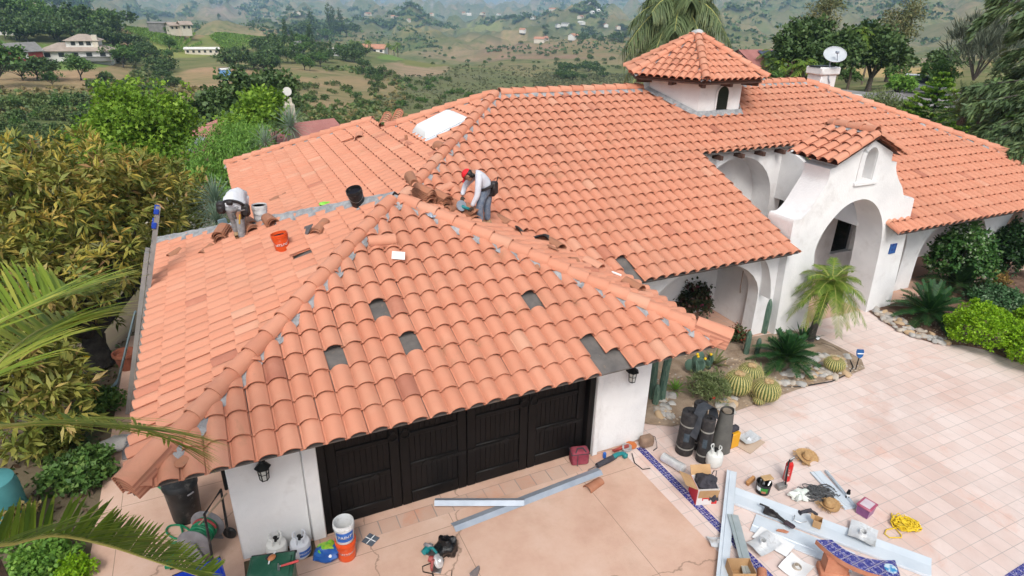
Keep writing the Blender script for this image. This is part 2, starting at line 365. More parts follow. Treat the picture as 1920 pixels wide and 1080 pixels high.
M_PORCH=paver_mat('porch_tiles',(.46,.25,.17),(.55,.33,.24),(.56,.38,.30),(.3,.27,.25),.303,(.05,.02))
M_BAND=paver_mat('border_pavers',(.46,.24,.16),(.54,.35,.27),(.56,.40,.32),(.22,.2,.19),.309,(.12,.015),(.6,.22,.11),.02)
sheet('driveway',[(5.5,-16),(45,-16),(45,4),(16.2,4),(6.1,4),(5.5,4)],-.008,M_PAV,'pale pink square paver driveway in front of the entry','driveway')
sheet('porch_floor',[(6.15,2.35),(24,2.35),(24,9),(6.15,9)],-.004,M_PORCH,'terracotta tiled porch floor behind the arches','floor')
# concrete slab
m,nt,out=_nt('slab'); P=pos(nt)
c=ramp(nt,noise(nt,.8,P,8,.65),[(.3,(.50,.305,.225)),(.5,(.58,.38,.29)),(.72,(.64,.455,.365))])
c=mixc(nt,ramp(nt,noise(nt,6,P,6,.7),[(.55,0.),(.8,.4)]),c,(.45,.30,.21))
br=N(nt,'ShaderNodeTexBrick',offset=0,squash=1,Scale=1); br.inputs['Brick Width'].default_value=2.46; br.inputs['Row Height'].default_value=2.6; br.inputs['Mortar Size'].default_value=.005; br.inputs['Mortar Smooth'].default_value=.2
mp=nt.nodes.new('ShaderNodeMapping'); mp.inputs['Location'].default_value=(.53,.6,0); nt.links.new(P,mp.inputs[0]); nt.links.new(mp.outputs[0],br.inputs['Vector'])
vk=N(nt,'ShaderNodeTexVoronoi',Scale=.26,feature='DISTANCE_TO_EDGE'); dv=nt.nodes.new('ShaderNodeVectorMath'); dv.operation='ADD'; nz=N(nt,'ShaderNodeTexNoise',Scale=2.2,Detail=5); nt.links.new(P,nz.inputs['Vector']); sc_=nt.nodes.new('ShaderNodeVectorMath'); sc_.operation='SCALE'; sc_.inputs['Scale'].default_value=.5; nt.links.new(nz.outputs['Color'],sc_.inputs[0]); nt.links.new(P,dv.inputs[0]); nt.links.new(sc_.outputs[0],dv.inputs[1]); nt.links.new(dv.outputs[0],vk.inputs['Vector']); c=mixc(nt,ramp(nt,vk.outputs[0],[(.0008,.75),(.0022,0.)]),c,(.2,.13,.09))
c=mixc(nt,ramp(nt,noise(nt,.5,P,7,.7,1.),[(.55,0.),(.75,.35)]),c,(.40,.25,.17))
c=mixc(nt,br.outputs['Fac'],c,(.26,.18,.13)); princ(nt,out,c,.85,0,noise(nt,60,P,4,.6),.25,.003,.25); M_SLAB=m
sheet('garage_apron',[(-3.33,-16),(5.5,-16),(5.5,-.32),(-1.23,-.32),(-1.23,8.5),(-3.33,8.5)],-.004,M_SLAB,'peach coloured concrete apron in front of the garage door','concrete slab')
sheet('garage_threshold',[(-1.23,-.02),(6.1,-.02),(6.1,.6),(-1.23,.6)],-.003,M_SLAB,'narrow peach concrete strip at the foot of the garage door','concrete strip')
sheet('paver_border',[(-.2,-.32),(5.5,-.32),(5.5,-.02),(-.2,-.02)],-.006,M_BAND,'row of terracotta pavers edging the garage door','paver border')
# blue tile strip
def tile_mat(name,cell):
    m,nt,out=_nt(name); v=coord(nt); 
    ch=N(nt,'ShaderNodeTexVoronoi',Scale=1/cell,Randomness=0.); nt.links.new(v,ch.inputs['Vector'])
    vo=N(nt,'ShaderNodeTexVoronoi',Scale=2.2/cell,Randomness=.35,feature='DISTANCE_TO_EDGE'); nt.links.new(v,vo.inputs['Vector'])
    vr=N(nt,'ShaderNodeTexVoronoi',Scale=2.2/cell,Randomness=.35); nt.links.new(v,vr.inputs['Vector'])
    base=ramp(nt,vr.outputs[0],[(0.,(.012,.012,.16)),(.26,(.012,.015,.18)),(.30,(.26,.26,.42)),(.35,(.015,.018,.18)),(.52,(.03,.035,.26)),(.62,(.32,.30,.42))])
    star=ramp(nt,ch.outputs[0],[(.0,(.45,.45,.6)),(.07,(.4,.4,.6)),(.10,(.012,.012,.17)),(.30,(.012,.012,.17)),(.34,(.30,.27,.42)),(.38,(.02,.02,.2))])
    c=mixc(nt,ramp(nt,ch.outputs[0],[(.34,1.),(.42,0.)]),base,star)
    br=N(nt,'ShaderNodeTexBrick',offset=0,squash=1,Scale=1); br.inputs['Brick Width'].default_value=cell;br.inputs['Row Height'].default_value=cell;br.inputs['Mortar Size'].default_value=.003; nt.links.new(v,br.inputs['Vector'])
    c=mixc(nt,br.outputs['Fac'],c,(.5,.45,.42)); princ(nt,out,c,.22,0,spec=.5); return m
M_BLUE=tile_mat('blue_tile',.14)
sheet('blue_tile_strip',[(5.80,-16),(5.95,-16),(5.95,-.18),(5.80,-.18)],-.002,M_BLUE,'strip of patterned blue tiles running down the driveway from the garage corner','tile strip')
_a,_b=at(1883,1079),at(1925,1052)
sheet('blue_tile_strip',[(_a.x,_a.y),(_b.x,_b.y),(_b.x+.2,_b.y-.35),(_a.x+.2,_a.y-.35)],-.002,M_BLUE,'corner of patterned blue tiles at the right end of the driveway','tile strip')
# planting beds
M_BED=mat('bed_soil',(.24,.17,.115),(.34,.26,.19),s=3,rough=.95,bump=.9,bs=30,bd=.02,dirt=(.16,.11,.08),ds=5)
M_MULCH=mat('bark_mulch',(.11,.06,.04),(.2,.12,.08),s=8,rough=.95,bump=1,bs=40,bd=.03)
def bed(name,poly,m,label,cat,z=.012,amp=.035):
    bm=bmesh.new(); f=bm.faces.new([bm.verts.new((x,y,z)) for x,y in poly]); bmesh.ops.triangulate(bm,faces=[f])
    for _ in range(5): bmesh.ops.subdivide_edges(bm,edges=[e for e in bm.edges if e.calc_length()>.28],cuts=1,use_grid_fill=False); bmesh.ops.triangulate(bm,faces=bm.faces)
    for v in bm.verts:
        if not v.is_boundary: v.co.z+=amp*(1+mnoise.noise(v.co*2.2))
    for v in list(bm.verts):
        pass
    me=bpy.data.meshes.new(name); bm.to_mesh(me); bm.free(); o=finish(me,name,m,None,True,180); return tag(o,label,cat,kind='structure')
BED1=[(6.13,.62),(6.45,.35),(6.88,.08),(7.6,.0),(8.29,-.03),(9.5,.02),(10.42,.06),(12.1,.03),(12.53,.07),(12.83,.4),(12.86,.9),(12.8,1.56),(12.45,2.2),(11.0,2.35),(6.13,2.35)]
BED2=[(15.4,2.2),(15.15,1.4),(15.08,.8),(15.35,.15),(15.9,-.15),(16.2,-.5),(16.3,-1.2),(16.8,-2.0),(18.5,-3.6),(21,-6),(30,-9),(45,-9),(45,14),(26,14),(25,2.3),(17,2.3)]
bed('cactus_bed',BED1,M_BED,'sandy soil of the cactus bed beside the garage','soil')
bed('garden_bed',BED2,M_MULCH,'bark mulch of the shrub bed right of the entry','soil')
b=B(); _pl=[at(1430,728,.03)+Vector((0,0,.02)),at(1500,725,.03),at(1560,715,.04),at(1592,700,.04),at(1600,688,.04),at(1590,668,.04),at(1562,650,.04),at(1540,643,.04)]
b.tube(_pl,.014,6); tag(b.build('drip_line',mat('black_rubber',(.015,.015,.016),rough=.5)),'black drip hose curving around the edge of the cactus bed','hose')
# ------------------------------------------------------------------ house materials
def tile_material(name):
    m,nt,out=_nt(name); v=pos(nt); a=attr(nt)
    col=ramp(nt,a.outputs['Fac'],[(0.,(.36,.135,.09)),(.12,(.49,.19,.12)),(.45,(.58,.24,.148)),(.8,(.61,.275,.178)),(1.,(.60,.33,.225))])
    col=mixc(nt,ramp(nt,noise(nt,2.3,v,6,.65),[(.50,0.),(.75,.40)]),col,(.62,.33,.22))
    col=mixc(nt,ramp(nt,noise(nt,9,v,6,.7,.4),[(.62,0.),(.82,.55)]),col,(.36,.16,.10))
    col=mixc(nt,ramp(nt,noise(nt,1.0,v,7,.7,.5),[(.60,0.),(.78,.6)]),col,(.24,.17,.09))
    col=mixc(nt,ramp(nt,noise(nt,.45,v,7,.68,.6),[(.44,0.),(.70,.42)]),col,(.44,.22,.145))
    princ(nt,out,col,.72,0,noise(nt,45,v,5,.6),.25,.004,.3); MATS[name]=m; return m
M_TILE=tile_material('roof_tile')
M_CAP=tile_material('ridge_tile')
M_OLDTILE=mat('old_tile',(.44,.175,.095),(.36,.165,.10),s=6,rough=.8,bump=.4,dirt=(.24,.14,.09),ds=9,dlo=.6,dhi=.85,tint=(.33,.155,.09))
M_MORTAR=mat('mortar',(.24,.245,.255),(.37,.375,.385),s=7,rough=.95,bump=1,bs=22,bd=.03)
M_FELT=mat('underlayment',(.10,.092,.088),(.15,.135,.125),s=5,rough=.9,dirt=(.30,.2,.13),ds=6,dlo=.6,dhi=.8)
M_STUCCO=mat('white_stucco',(.70,.69,.69),(.78,.77,.765),s=1.6,rough=.9,bump=.5,bs=20,bd=.015,dirt=(.54,.51,.49),ds=1.7,dlo=.55,dhi=.85,spec=.2)
M_DARKWOOD=mat('dark_stained_wood',(.07,.035,.025),(.11,.055,.04),s=6,rough=.7)
M_DOOR=mat('black_brown_paint',(.004,.0035,.0035),(.007,.006,.006),s=3,rough=.5,bump=.12,bs=9,spec=.22)
M_IRON=mat('black_iron',(.012,.012,.012),rough=.5,metal=.4)
M_DARKGLASS=mat('dark_glass',(.01,.012,.012),rough=.08)
M_LAMPGLASS=mat('frosted_lamp_glass',(.55,.55,.52),rough=.3)
M_METAL=mat('galvanised_metal',(.27,.31,.37),(.34,.38,.44),s=3,rough=.5,metal=.2)
M_WHITEMETAL=mat('pale_grey_painted_metal',(.55,.61,.67),(.63,.68,.73),s=2,rough=.45,metal=.1)
house=thing('house','white stucco house with salmon clay tile roofs, hexagonal tower and arched entry','house')
HE=2.5; SG=.4031; SM=.4055; TW,TE,TL=.2815,.385,.43
def inpoly(u,v,poly):
    c=False;n=len(poly)
    for i in range(n):
        x1,y1=poly[i];x2,y2=poly[(i+1)%n]
        if (y1>v)!=(y2>v) and u<(x2-x1)*(v-y1)/(y2-y1)+x1: c=not c
    return c
PROF=[(0,.004),(.022,.0),(.032,.012),(.052,.052),(.09,.084),(.14,.098),(.185,.092),(.220,.073),(.246,.055),(.267,.040),(.250,.0),(.2815,.001)]
class Plane:
    """roof plane: eave line through o with horizontal direction d, rising along the horizontal inward normal q with slope s"""
    def __init__(s,o,d,q,sl):
        s.o=Vector(o); s.u=Vector(d).normalized(); q=Vector(q).normalized(); s.v=(q+Vector((0,0,sl))).normalized(); s.n=s.u.cross(s.v)
        if s.n.z<0: s.n=-s.n
    def p(s,u,v,h=0): return s.o+s.u*u+s.v*v+s.n*h
    def uv(s,P): P=Vector(P)-s.o; return P.dot(s.u),P.dot(s.v)
    def px(s,U,V): return on(U,V,s.n,s.n.dot(s.o))
def tiles(name,pl,polys,skip=(),tw=TW,te=TE,parent=None,rng=None,deck=True,u0=0,felt=M_FELT,half=()):
    rng=rng or random.Random(3); m=bmesh.new(); tl=m.faces.layers.float.new('tint'); fl=TW/tw
    for poly in polys:
        us=[p[0] for p in poly]; vs=[p[1] for p in poly]; bm=bmesh.new(); ly=bm.faces.layers.float.new('tint')
        i0,i1=int(math.floor((min(us)-u0)/tw))-1,int((max(us)-u0)/tw)+1; j0,j1=int(math.floor(min(vs)/te))-1,int(max(vs)/te)+1
        for j in range(max(j0,0),j1+1):
            for i in range(i0,i1+1):
                cu,cv=u0+(i+.5)*tw,(j+.5)*te
                if not any(inpoly(cu+a*tw*.55,cv+b*te*.6,poly) for a in(-1,0,1) for b in(-1,0,1)): continue
                if (i,j) in skip: continue
                t=min(1,max(0,rng.gauss(.54,.085)));
                if rng.random()<.022: t=rng.uniform(0,.18)
                if rng.random()<.025: t=rng.uniform(.75,.95)
                dx,rz,lift=rng.gauss(0,.004),rng.gauss(0,.007),rng.gauss(0,.003)
                ends=[]
                for k,(vv,hh) in enumerate(((0,.052),(TL*.55,.022),(TL,-.004))):
                    ends.append([bm.verts.new(pl.p(u0+i*tw+x/fl+dx-rz*vv,j*te+vv+.004*math.sin(i*2.1+j),z/fl+hh+lift)) for x,z in PROF])
                low=[bm.verts.new(pl.p(u0+i*tw+x/fl+dx,j*te+.003+.004*math.sin(i*2.1+j),z/fl+.052+lift-.020)) for x,z in PROF]
                in_=[bm.verts.new(pl.p(u0+i*tw+x/fl+dx,j*te+.12,z/fl+.052+lift-.030)) for x,z in PROF]
                for k in range(len(PROF)-1):
                    for A,C in ((ends[0],ends[1]),(ends[1],ends[2])):
                        f=bm.faces.new((A[k],A[k+1],C[k+1],C[k])); f[ly]=t; f.smooth=True
                    f=bm.faces.new((low[k],low[k+1],ends[0][k+1],ends[0][k])); f[ly]=max(0,t-.3)  # lip tinted darker, painting in the shadow line below each course
                    f=bm.faces.new((low[k],in_[k],in_[k+1],low[k+1])); f[ly]=0  # underside in the darkest tint, part of the same painted shade
        n=len(poly); ar=sum(poly[k][0]*poly[(k+1)%n][1]-poly[(k+1)%n][0]*poly[k][1] for k in range(n))
        for k in range(n):
            a,b_=poly[k],poly[(k+1)%n]; 
            if abs(a[1])<1e-6 and abs(b_[1])<1e-6: continue   # the eave keeps its whole tile ends
            e=pl.u*(b_[0]-a[0])+pl.v*(b_[1]-a[1]); no=e.cross(pl.n)*(1 if ar>0 else -1)
            bmesh.ops.bisect_plane(bm,geom=bm.verts[:]+bm.edges[:]+bm.faces[:],plane_co=pl.p(a[0],a[1]),plane_no=no,clear_outer=True)
        me=bpy.data.meshes.new('t'); bm.to_mesh(me); bm.free(); m.from_mesh(me); bpy.data.meshes.remove(me)
    me=bpy.data.meshes.new(name); 
    ns=[f.normal for f in m.faces]
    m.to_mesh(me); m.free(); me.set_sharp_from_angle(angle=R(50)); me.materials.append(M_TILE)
    o=bpy.data.objects.new(name,me); COL.objects.link(o); o.parent=parent or house
    if deck:
        b=B()
        for poly in polys:
            n=len(poly); vs=[pl.p(u,max(v,-.0)+(.05 if v<.01 else 0),-.012) for u,v in poly]+[pl.p(u,max(v,0)+(.05 if v<.01 else 0),-.045) for u,v in poly]
            b.add(vs,[tuple(range(n)),tuple(range(n,2*n))[::-1]]+[(i,(i+1)%n,n+(i+1)%n,n+i) for i in range(n)])
        b.build('roof_deck',felt,o,smooth=False)
    return o
def caps(b,p0,p1,up,r=.115,L=.40,step=.385,start=0,rng=random.Random(5),th=.016,lift=.035,n=9,gap=(),wr=(1.12,-.19)):
    """row of barrel ridge tiles from the low end p0 to the high end p1"""
    p0,p1=Vector(p0),Vector(p1); d=(p1-p0); tot=d.length; d/=tot; up=Vector(up); up=(up-d*up.dot(d)).normalized(); sd=d.cross(up); k=0; s=start
    while s<tot-.1:
        if k not in gap:
            t=min(1,max(0,rng.gauss(.6,.14))); e=min(s+L+.02,tot); 
            rows=[]
            for q,(ss,rr,hh) in enumerate(((s,r*1.06,lift+.02),(e,r*.94,lift-.006))):
                for ro in (rr,rr-th):
                    rows.append([p0+d*ss+sd*(ro*math.cos(PI*(a/n)*wr[0]+wr[1]))+up*(ro*.92*math.sin(PI*(a/n)*wr[0]+wr[1])+hh) for a in range(n+1)])
            vs=sum(rows,[]); w=n+1; fs=[]
            for a in range(n):
                fs+=[(a,a+1,2*w+a+1,2*w+a),(w+a,3*w+a,3*w+a+1,w+a+1),(a,w+a,w+a+1,a+1),(2*w+a,2*w+a+1,3*w+a+1,3*w+a)]
            b.add(vs,fs,t)
        s+=step; k+=1
    return b
def capsx(*a,**k):
    caps(B(),*a,**k).build('ridge_tiles',M_CAP,house)
def mortarx(*a,**k):
    mortar(B(),*a,**k).build('ridge_mortar',M_MORTAR,house)
def mortar(b,p0,p1,up,w=.2,h=.05,side=0,jit=.02,seed=1):
    p0,p1=Vector(p0),Vector(p1); d=p1-p0; n=max(2,int(d.length/.12)); up=Vector(up).normalized(); s=d.normalized().cross(up); rg=random.Random(seed); vs=[];fs=[]
    for i in range(n+1):
        c=p0+d*(i/n)
        for a,hh in ((-1.2,-.14),(-1.0,.25),(-.5,.9),(0,1.25),(.5,.9),(1.0,.25),(1.2,-.14)):
            vs.append(c+s*((a+side)*w*(1+rg.uniform(-.18,.18)))+up*(h*hh+rg.uniform(-jit,jit)*.5))
    for i in range(n):
        for a in range(6): fs.append((i*7+a,i*7+a+1,(i+1)*7+a+1,(i+1)*7+a))
    return b.add(vs,fs)
B0=HE-.055
# ------------------------------------------------------------------ garage roof
XL,XR,YF,YB=-2.1975,6.8525,-.9774,8.0726; CX,CY=2.3275,3.5476; zA=B0+4.525*SG; CS=math.sqrt(1+SG*SG)
gF=Plane((XL,YF,B0),(1,0,0),(0,1,0),SG); gL=Plane((XL,YB,B0),(0,-1,0),(1,0,0),SG); gR=Plane((XR,YF,B0),(0,1,0),(-1,0,0),SG); gB=Plane((XR,YB,B0),(-1,0,0),(0,-1,0),SG)
vA=4.525*CS
def skips(pl,pxs,u0=0,tw=TW,te=TE):
    r=set()
    for U,V in pxs:
        u,v=pl.uv(pl.px(U,V)); r.add((int(math.floor((u-u0)/tw)),int(math.floor(v/te))))
    return r
skF=skips(gF,[(713,585),(772,645),(630,672),(997,566),(1112,645),(1128,663),(1150,676),(1165,672),(1140,690)])
skL=skips(gL,[(560,486),(585,474)])
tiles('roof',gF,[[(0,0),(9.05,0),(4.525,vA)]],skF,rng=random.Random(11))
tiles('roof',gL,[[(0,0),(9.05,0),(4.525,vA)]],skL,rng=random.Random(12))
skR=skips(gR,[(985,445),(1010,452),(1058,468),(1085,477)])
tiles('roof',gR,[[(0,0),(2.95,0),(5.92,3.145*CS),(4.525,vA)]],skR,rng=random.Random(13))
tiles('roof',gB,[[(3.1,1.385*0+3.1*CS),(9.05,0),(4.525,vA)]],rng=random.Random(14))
up=Vector((0,0,1)); AP=Vector((CX,CY,zA)); cFL,cFR,cBL,cBR=Vector((XL,YF,B0)),Vector((XR,YF,B0)),Vector((XL,YB,B0)),Vector((XR,YB,B0))
mortarx(cFL*.93+AP*.07,AP,up,.19,.085,seed=2); mortarx(cFR*.95+AP*.05,AP,up,.19,.085,seed=3); mortarx(cBL,AP,up,.21,.135,seed=4)
hl=lambda a,b,t: a+(b-a)*t
capsx(hl(cFL,AP,.055),hl(cFL,AP,.985),up,r=.135,lift=.075); capsx(hl(cFR,AP,.055),hl(cFR,AP,.995),up,r=.135,lift=.075)
# ornamental stacks of hip tiles at the two front corners
def corner_stack(b,c,a,n=8):
    d=(AP-c).normalized(); o=c+d*.02
    for k in range(n):
        off=Vector((0,0,-.036*k+.16)); q=d.copy(); q.z-=.012*k
        m0_=len(b.t); caps(b,o+off+d*(.008*k)-d*.03,o+off+q.normalized()*.62,up,r=.150-.002*k,L=.6,step=5,lift=.0,th=.014,wr=(.84,.25),rng=random.Random(40+k)); b.t[m0_:]=[.62 if k%2==0 else .08]*(len(b.t)-m0_)  # every other layer tinted dark to stand in for the shaded gaps
for c_ in (cFL,cFR):
    bs=B(); corner_stack(bs,c_,AP); bs.build('corner_tiles',M_CAP,house)
# ------------------------------------------------------------------ main roof
XW=-.334; YE=1.80; MX,MY=6.774,8.909; zM=B0+(MY-YE)*SM; CM=math.sqrt(1+SM*SM); XR2=18.75
mF=Plane((XW,YE,B0),(1,0,0),(0,1,0),SM); mL=Plane((XW,16,B0),(0,-1,0),(1,0,0),SM)
V=lambda y:(y-YE)*CM
XE=XR2+(MY-YE)
vR=V(MY)
nx0,nx1,ny=11.62,15.2,5.64
skM=skips(mF,[(1163,497),(1170,505),(1180,512)],u0=.1)
fr=lambda x:x-XW
def mp(x,y): return (fr(x),V(y))
pl_=[[mp(4.0,5.2)if 0 else mp(3.2,YE+3.534),mp(6.3,YE),mp(nx0,YE),mp(nx0,ny),mp(9,ny),mp(3.506,ny)],
     [mp(3.506,ny),mp(nx1,ny),mp(nx1,MY),mp(MX,MY)],
     [mp(nx1,YE),mp(XE,YE),mp(XR2,MY),mp(nx1,MY)]]
tiles('roof',mF,[pl_[0],pl_[1],pl_[2]],skM,rng=random.Random(21),u0=.1)
yA,xA=12.2,4.05
uA=lambda x,y:(16-y,(x-XW)*CM)
tiles('roof',mL,[[uA(XW,15.45),uA(XW,4.5),uA(2.37,4.5),uA(4.09,6.22),uA(4.09,10.7),uA(xA,yA)],[uA(4.09,10.7),uA(4.09,6.22),uA(MX,MY)]],skips(mL,[(664,262)]),rng=random.Random(22))
M0=Vector((MX,MY,zM)); M1=Vector((XR2,MY,zM)); cE=Vector((XE,YE,B0)); cW=Vector((XW,15.45,B0)); nA=Vector((xA,yA,B0+(xA-XW)*SM)); nB=Vector((4.09,10.7,B0+(4.09-XW)*SM))
m0=Vector((2.6,4.74,B0+(2.6-XW)*SM))
for k,(a,b_) in enumerate(((m0,M0),(cE,M1),(M0,Vector((11.7,MY,zM))),(Vector((15.3,MY,zM)),M1),(nB,M0),(cW,nA))): mortarx(a,b_,up,.19,.10,seed=10+k)
mortarx(cFL*0+Vector((nx1,YE,B0)),Vector((nx1,ny,B0+(ny-YE)*SM)),up,.06,.05,seed=20)
capsx(m0,M0,up,r=.135,lift=.095); capsx(cE,M1,up,r=.135,lift=.095); capsx(M0+Vector((.1,0,0)),Vector((11.75,MY,zM)),up,r=.135,lift=.095); capsx(Vector((15.2,MY,zM)),M1,up,r=.135,lift=.095)
capsx(nB,M0,up,r=.135,lift=.095); capsx(cW,nA,up,r=.135,lift=.095); capsx(nB+Vector((-.12,.1,.0)),nA+Vector((.6,.6,0)),up,r=.135,lift=.095); capsx(nB+Vector((.25,.2,.02)),nA+Vector((1.1,1.0,0)),up,r=.135,lift=.095)
capsx(Vector((nx1,YE,B0)),Vector((nx1,ny+.2,B0+(ny+.2-YE)*SM)),up,r=.10)  # rake tiles of the right wing
# back slopes, seen only from elsewhere
bb=B(); yb=MY+(MY-YE); bb.add([M0-up*.03,M1-up*.03,(XE,yb,B0),(XW,yb,B0)],[(0,1,2,3)]); bb.add([M1-up*.03,cE-up*.03,(XE,yb,B0)],[(0,1,2)]); bb.build('back_roof',mat('plain_clay',(.5,.2,.12),rough=.8),house,False)
# fascias and rafter tails
bf=B()
bf.box(((XL+XR)/2,YF+.16,B0-.035),(XR-XL-.34,.04,.09)); bf.box((XL+.16,(YF+YB)/2,B0-.035),(.04,YB-YF-.36,.09)); bf.box((XR-.18,.4,B0-.035),(.04,2.5,.09))
bf.box(((6.4+nx0)/2,YE+.16,B0-.035),(nx0-6.6,.04,.09)); bf.box(((nx1+XE)/2,YE+.16,B0-.035),(XE-nx1-.3,.04,.09))
bf.box(((nx0+nx1)/2,ny+.14,B0+(ny-YE)*SM-.02),(nx1-nx0-.1,.04,.09)); bf.box((XW+.16,10.5,B0-.035),(.04,9.6,.09))
for x in (12.3,13.1,13.9,14.7): bf.box((x,ny+.1,B0+(ny-YE)*SM-.14),(.1,.35,.12))
bf.build('fascia',M_DARKWOOD,house,False)
# ------------------------------------------------------------------ walls
T0=lambda x,y: Matrix.Translation((x,y,0))
def wall(outer,holes,t,x,y,rz=0,name='wall'): return plate(outer,holes,t,T0(x,y)@Matrix.Rotation(rz,4,'Z'),M_STUCCO,name,house)
wb=B(); wb.box((-.72,.15,1.32),(1.02,.30,2.64),bev=.02); wb.box((-.105,.12,1.32),(.21,.34,2.64),bev=.015); wb.box((5.485,.15,1.32),(1.21,.30,2.64),bev=.02); wb.box((4.94,.118,1.32),(.12,.34,2.64),bev=.015)
wb.box((2.44,.22,2.42),(4.86,.2,.44)); wb.box((-1.08,4.1,1.3),(.3,7.6,2.6)); wb.box((5.94,4.0,1.3),(.3,7.4,2.6)); wb.build('wall',M_STUCCO,house,True)
wall([(6.1,0),(11.7,0),(11.7,3.2),(6.1,3.2)],[],.2,0,4.05)                      # porch back wall
wall([(6.1,0),(7.7,0)]+[(7.7,1.1)]+[(9.45-1.75*math.cos(PI*i/16),1.1+1.15*math.sin(PI*i/16)) for i in range(1,16)]+[(11.2,1.1),(11.2,0),(11.95,0),(11.95,2.62),(6.1,2.62)],[],.34,0,2.42) # left arcade
sp=B(); sp.grid(lambda a,b:(11.2-.55*(1-math.cos(a*PI/2)),2.40-.02-.35*b*(1-a*.6),1.2+1.2*math.sin(a*PI/2)),10,4); sp.build('wall',M_STUCCO,house)
# courtyard
zN=B0+(ny-YE)*SM
ar=archpts(13.35,1.5,.02,2.25,18)
wall([(10.9,0),(15.3,0),(15.3,zN+.1),(10.9,zN+.1)],[(ar,.75)],1.0,0,5.92)
wall([(0,2.35),(3.0,2.35),(3.0,3.98),(0,2.78)],[],.25,15.28,2.93,R(90))
wall([(0,0),(3.3,0),(3.3,3.85),(0,2.6)],[],.25,11.6,2.6,R(90))
# right wing: back wall with the dark window, arcade pillars
wall([(15.55,0),(24.4,0),(24.4,3.3),(15.55,3.3)],[([(16.30,.80),(17.12,.80),(17.12,2.45),(16.30,2.45)],.12)],.25,0,4.48)
wn=B(); wn.box((16.71,4.58,1.62),(.80,.02,1.62)); wo_=wn.build('window',M_DARKGLASS,house,False)
fb=B(); fb.box((16.71,4.46,.77),(.98,.10,.06),bev=.01); fb.box((16.27,4.50,1.62),(.05,.06,1.66)); fb.box((17.15,4.50,1.62),(.05,.06,1.66)); fb.build('window_frame',M_STUCCO,wo_)
def arc(x0,x1,zs,zt,n=14):
    c,h=(x0+x1)/2,(x1-x0)/2; return [(x0,0),(x0,zs)]+[(c-h*math.cos(PI*i/n),zs+(zt-zs)*math.sin(PI*i/n)) for i in range(1,n)]+[(x1,zs),(x1,0)]
wall([(16.2,0)]+arc(16.25,17.35,1.3,2.2)+arc(18.05,21.35,.9,2.25)+arc(22.15,24.0,.9,2.25)+[(24.4,0),(24.4,2.62),(16.2,2.62)],[],.42,0,2.86)
bw=B(); bw.box((24.3,6.5,1.3),(.25,4.4,2.6)); bw.build('wall',M_STUCCO,house,False)
# ------------------------------------------------------------------ entry arch
arch_out=[(12.93,-.02),(12.80,1.4),(12.68,1.93),(12.63,2.25),(12.74,2.64),(12.99,3.0),(13.40,3.33),(13.95,3.43),(14.40,3.28),(14.75,2.98),(14.99,2.6),(15.12,2.1),(15.2,1.39),(15.29,-.02),
 (16.32,-.02),(16.16,1.64),(16.02,3.05),(16.0,3.22),(15.90,3.27),(15.61,3.28),(15.50,3.38),(15.36,3.60),(15.17,3.78),(15.02,3.95),(14.90,4.14),(14.87,4.30),(14.65,4.33),(14.62,4.56),(13.66,4.99),(12.72,4.57),(12.72,4.36),(12.50,4.31),(12.52,4.05),(12.42,3.85),(12.30,3.66),(12.14,3.40),(11.98,3.22),(11.85,3.15),(11.66,3.15),(11.64,3.02),(11.72,1.6),(11.82,-.02)]
def _cr(P,n=4):
    o=[]
    for k in range(len(P)-1):
        a,b_,c,d=P[max(k-1,0)],P[k],P[k+1],P[min(k+2,len(P)-1)]
        for q in range(n): t=q/n; o.append(tuple(.5*(2*b_[i]+(c[i]-a[i])*t+(2*a[i]-5*b_[i]+4*c[i]-d[i])*t*t+(3*b_[i]-a[i]-3*c[i]+d[i])*t**3) for i in(0,1)))
    return o+[P[-1]]
arch_out=_cr(arch_out[:14])+arch_out[14:18]+_cr(arch_out[18:26],3)+arch_out[26:31]+_cr(arch_out[31:40],3)+arch_out[40:]
nich=archpts(13.83,.20,3.93,4.50,10,.24)
ea=plate(arch_out,[(nich,.4)],.78,T0(0,2.20),M_STUCCO,'entry_arch',house)
fr_=B(); o_=archpts(13.83,.38,3.84,4.50,12,.40); i_=nich
pts=[]
n1=archpts(13.83,.36,3.86,4.50,12,.37); n2=archpts(13.83,.21,3.86,4.50,12,.25)
for k in range(len(n1)-1):
    a,b_,c_,d_=n1[k],n1[k+1],n2[k+1],n2[k]
    fr_.add([(p[0],y,p[1]) for y in(2.165,2.205) for p in(a,b_,c_,d_)],[(0,1,2,3),(0,4,5,1),(3,2,6,7),(0,3,7,4),(1,5,6,2)])
fr_.box((13.83,2.175,3.86),(.80,.07,.11),bev=.02); fr_.build('niche_frame',M_STUCCO,ea)
aL=Plane((12.36,3.42,4.46),(0,-1,0),(1,0,0),.45); aR=Plane((14.98,2.06,4.46),(0,1,0),(-1,0,0),.45)
ca=math.sqrt(1+.45**2)
tiles('entry_arch_roof',aL,[[(0,0),(1.36,0),(1.36,1.31*ca),(0,1.31*ca)]],rng=random.Random(31),tw=.312,te=.37,deck=False,u0=0)
tiles('entry_arch_roof',aR,[[(0,0),(1.56,0),(1.56,1.31*ca),(0,1.31*ca)]],rng=random.Random(32),tw=.312,te=.37,deck=False)
bu=B(); bu.add([aL.p(0.05,.05,-.02),aL.p(1.45,.05,-.02),aL.p(1.45,1.31*ca,-.02),aL.p(.05,1.31*ca,-.02),aR.p(0.1,.05,-.02),aR.p(1.5,.05,-.02),aR.p(1.5,1.31*ca,-.02),aR.p(.1,1.31*ca,-.02)],[(0,1,2,3),(4,5,6,7)]); bu.build('entry_roof_deck',M_DARKWOOD,house,False)
ba=B(); rg=random.Random(9); pk=4.46+1.31*.45+.06
caps(ba,(13.67,2.08,pk),(13.67,3.42,pk),up,r=.12,rng=rg)
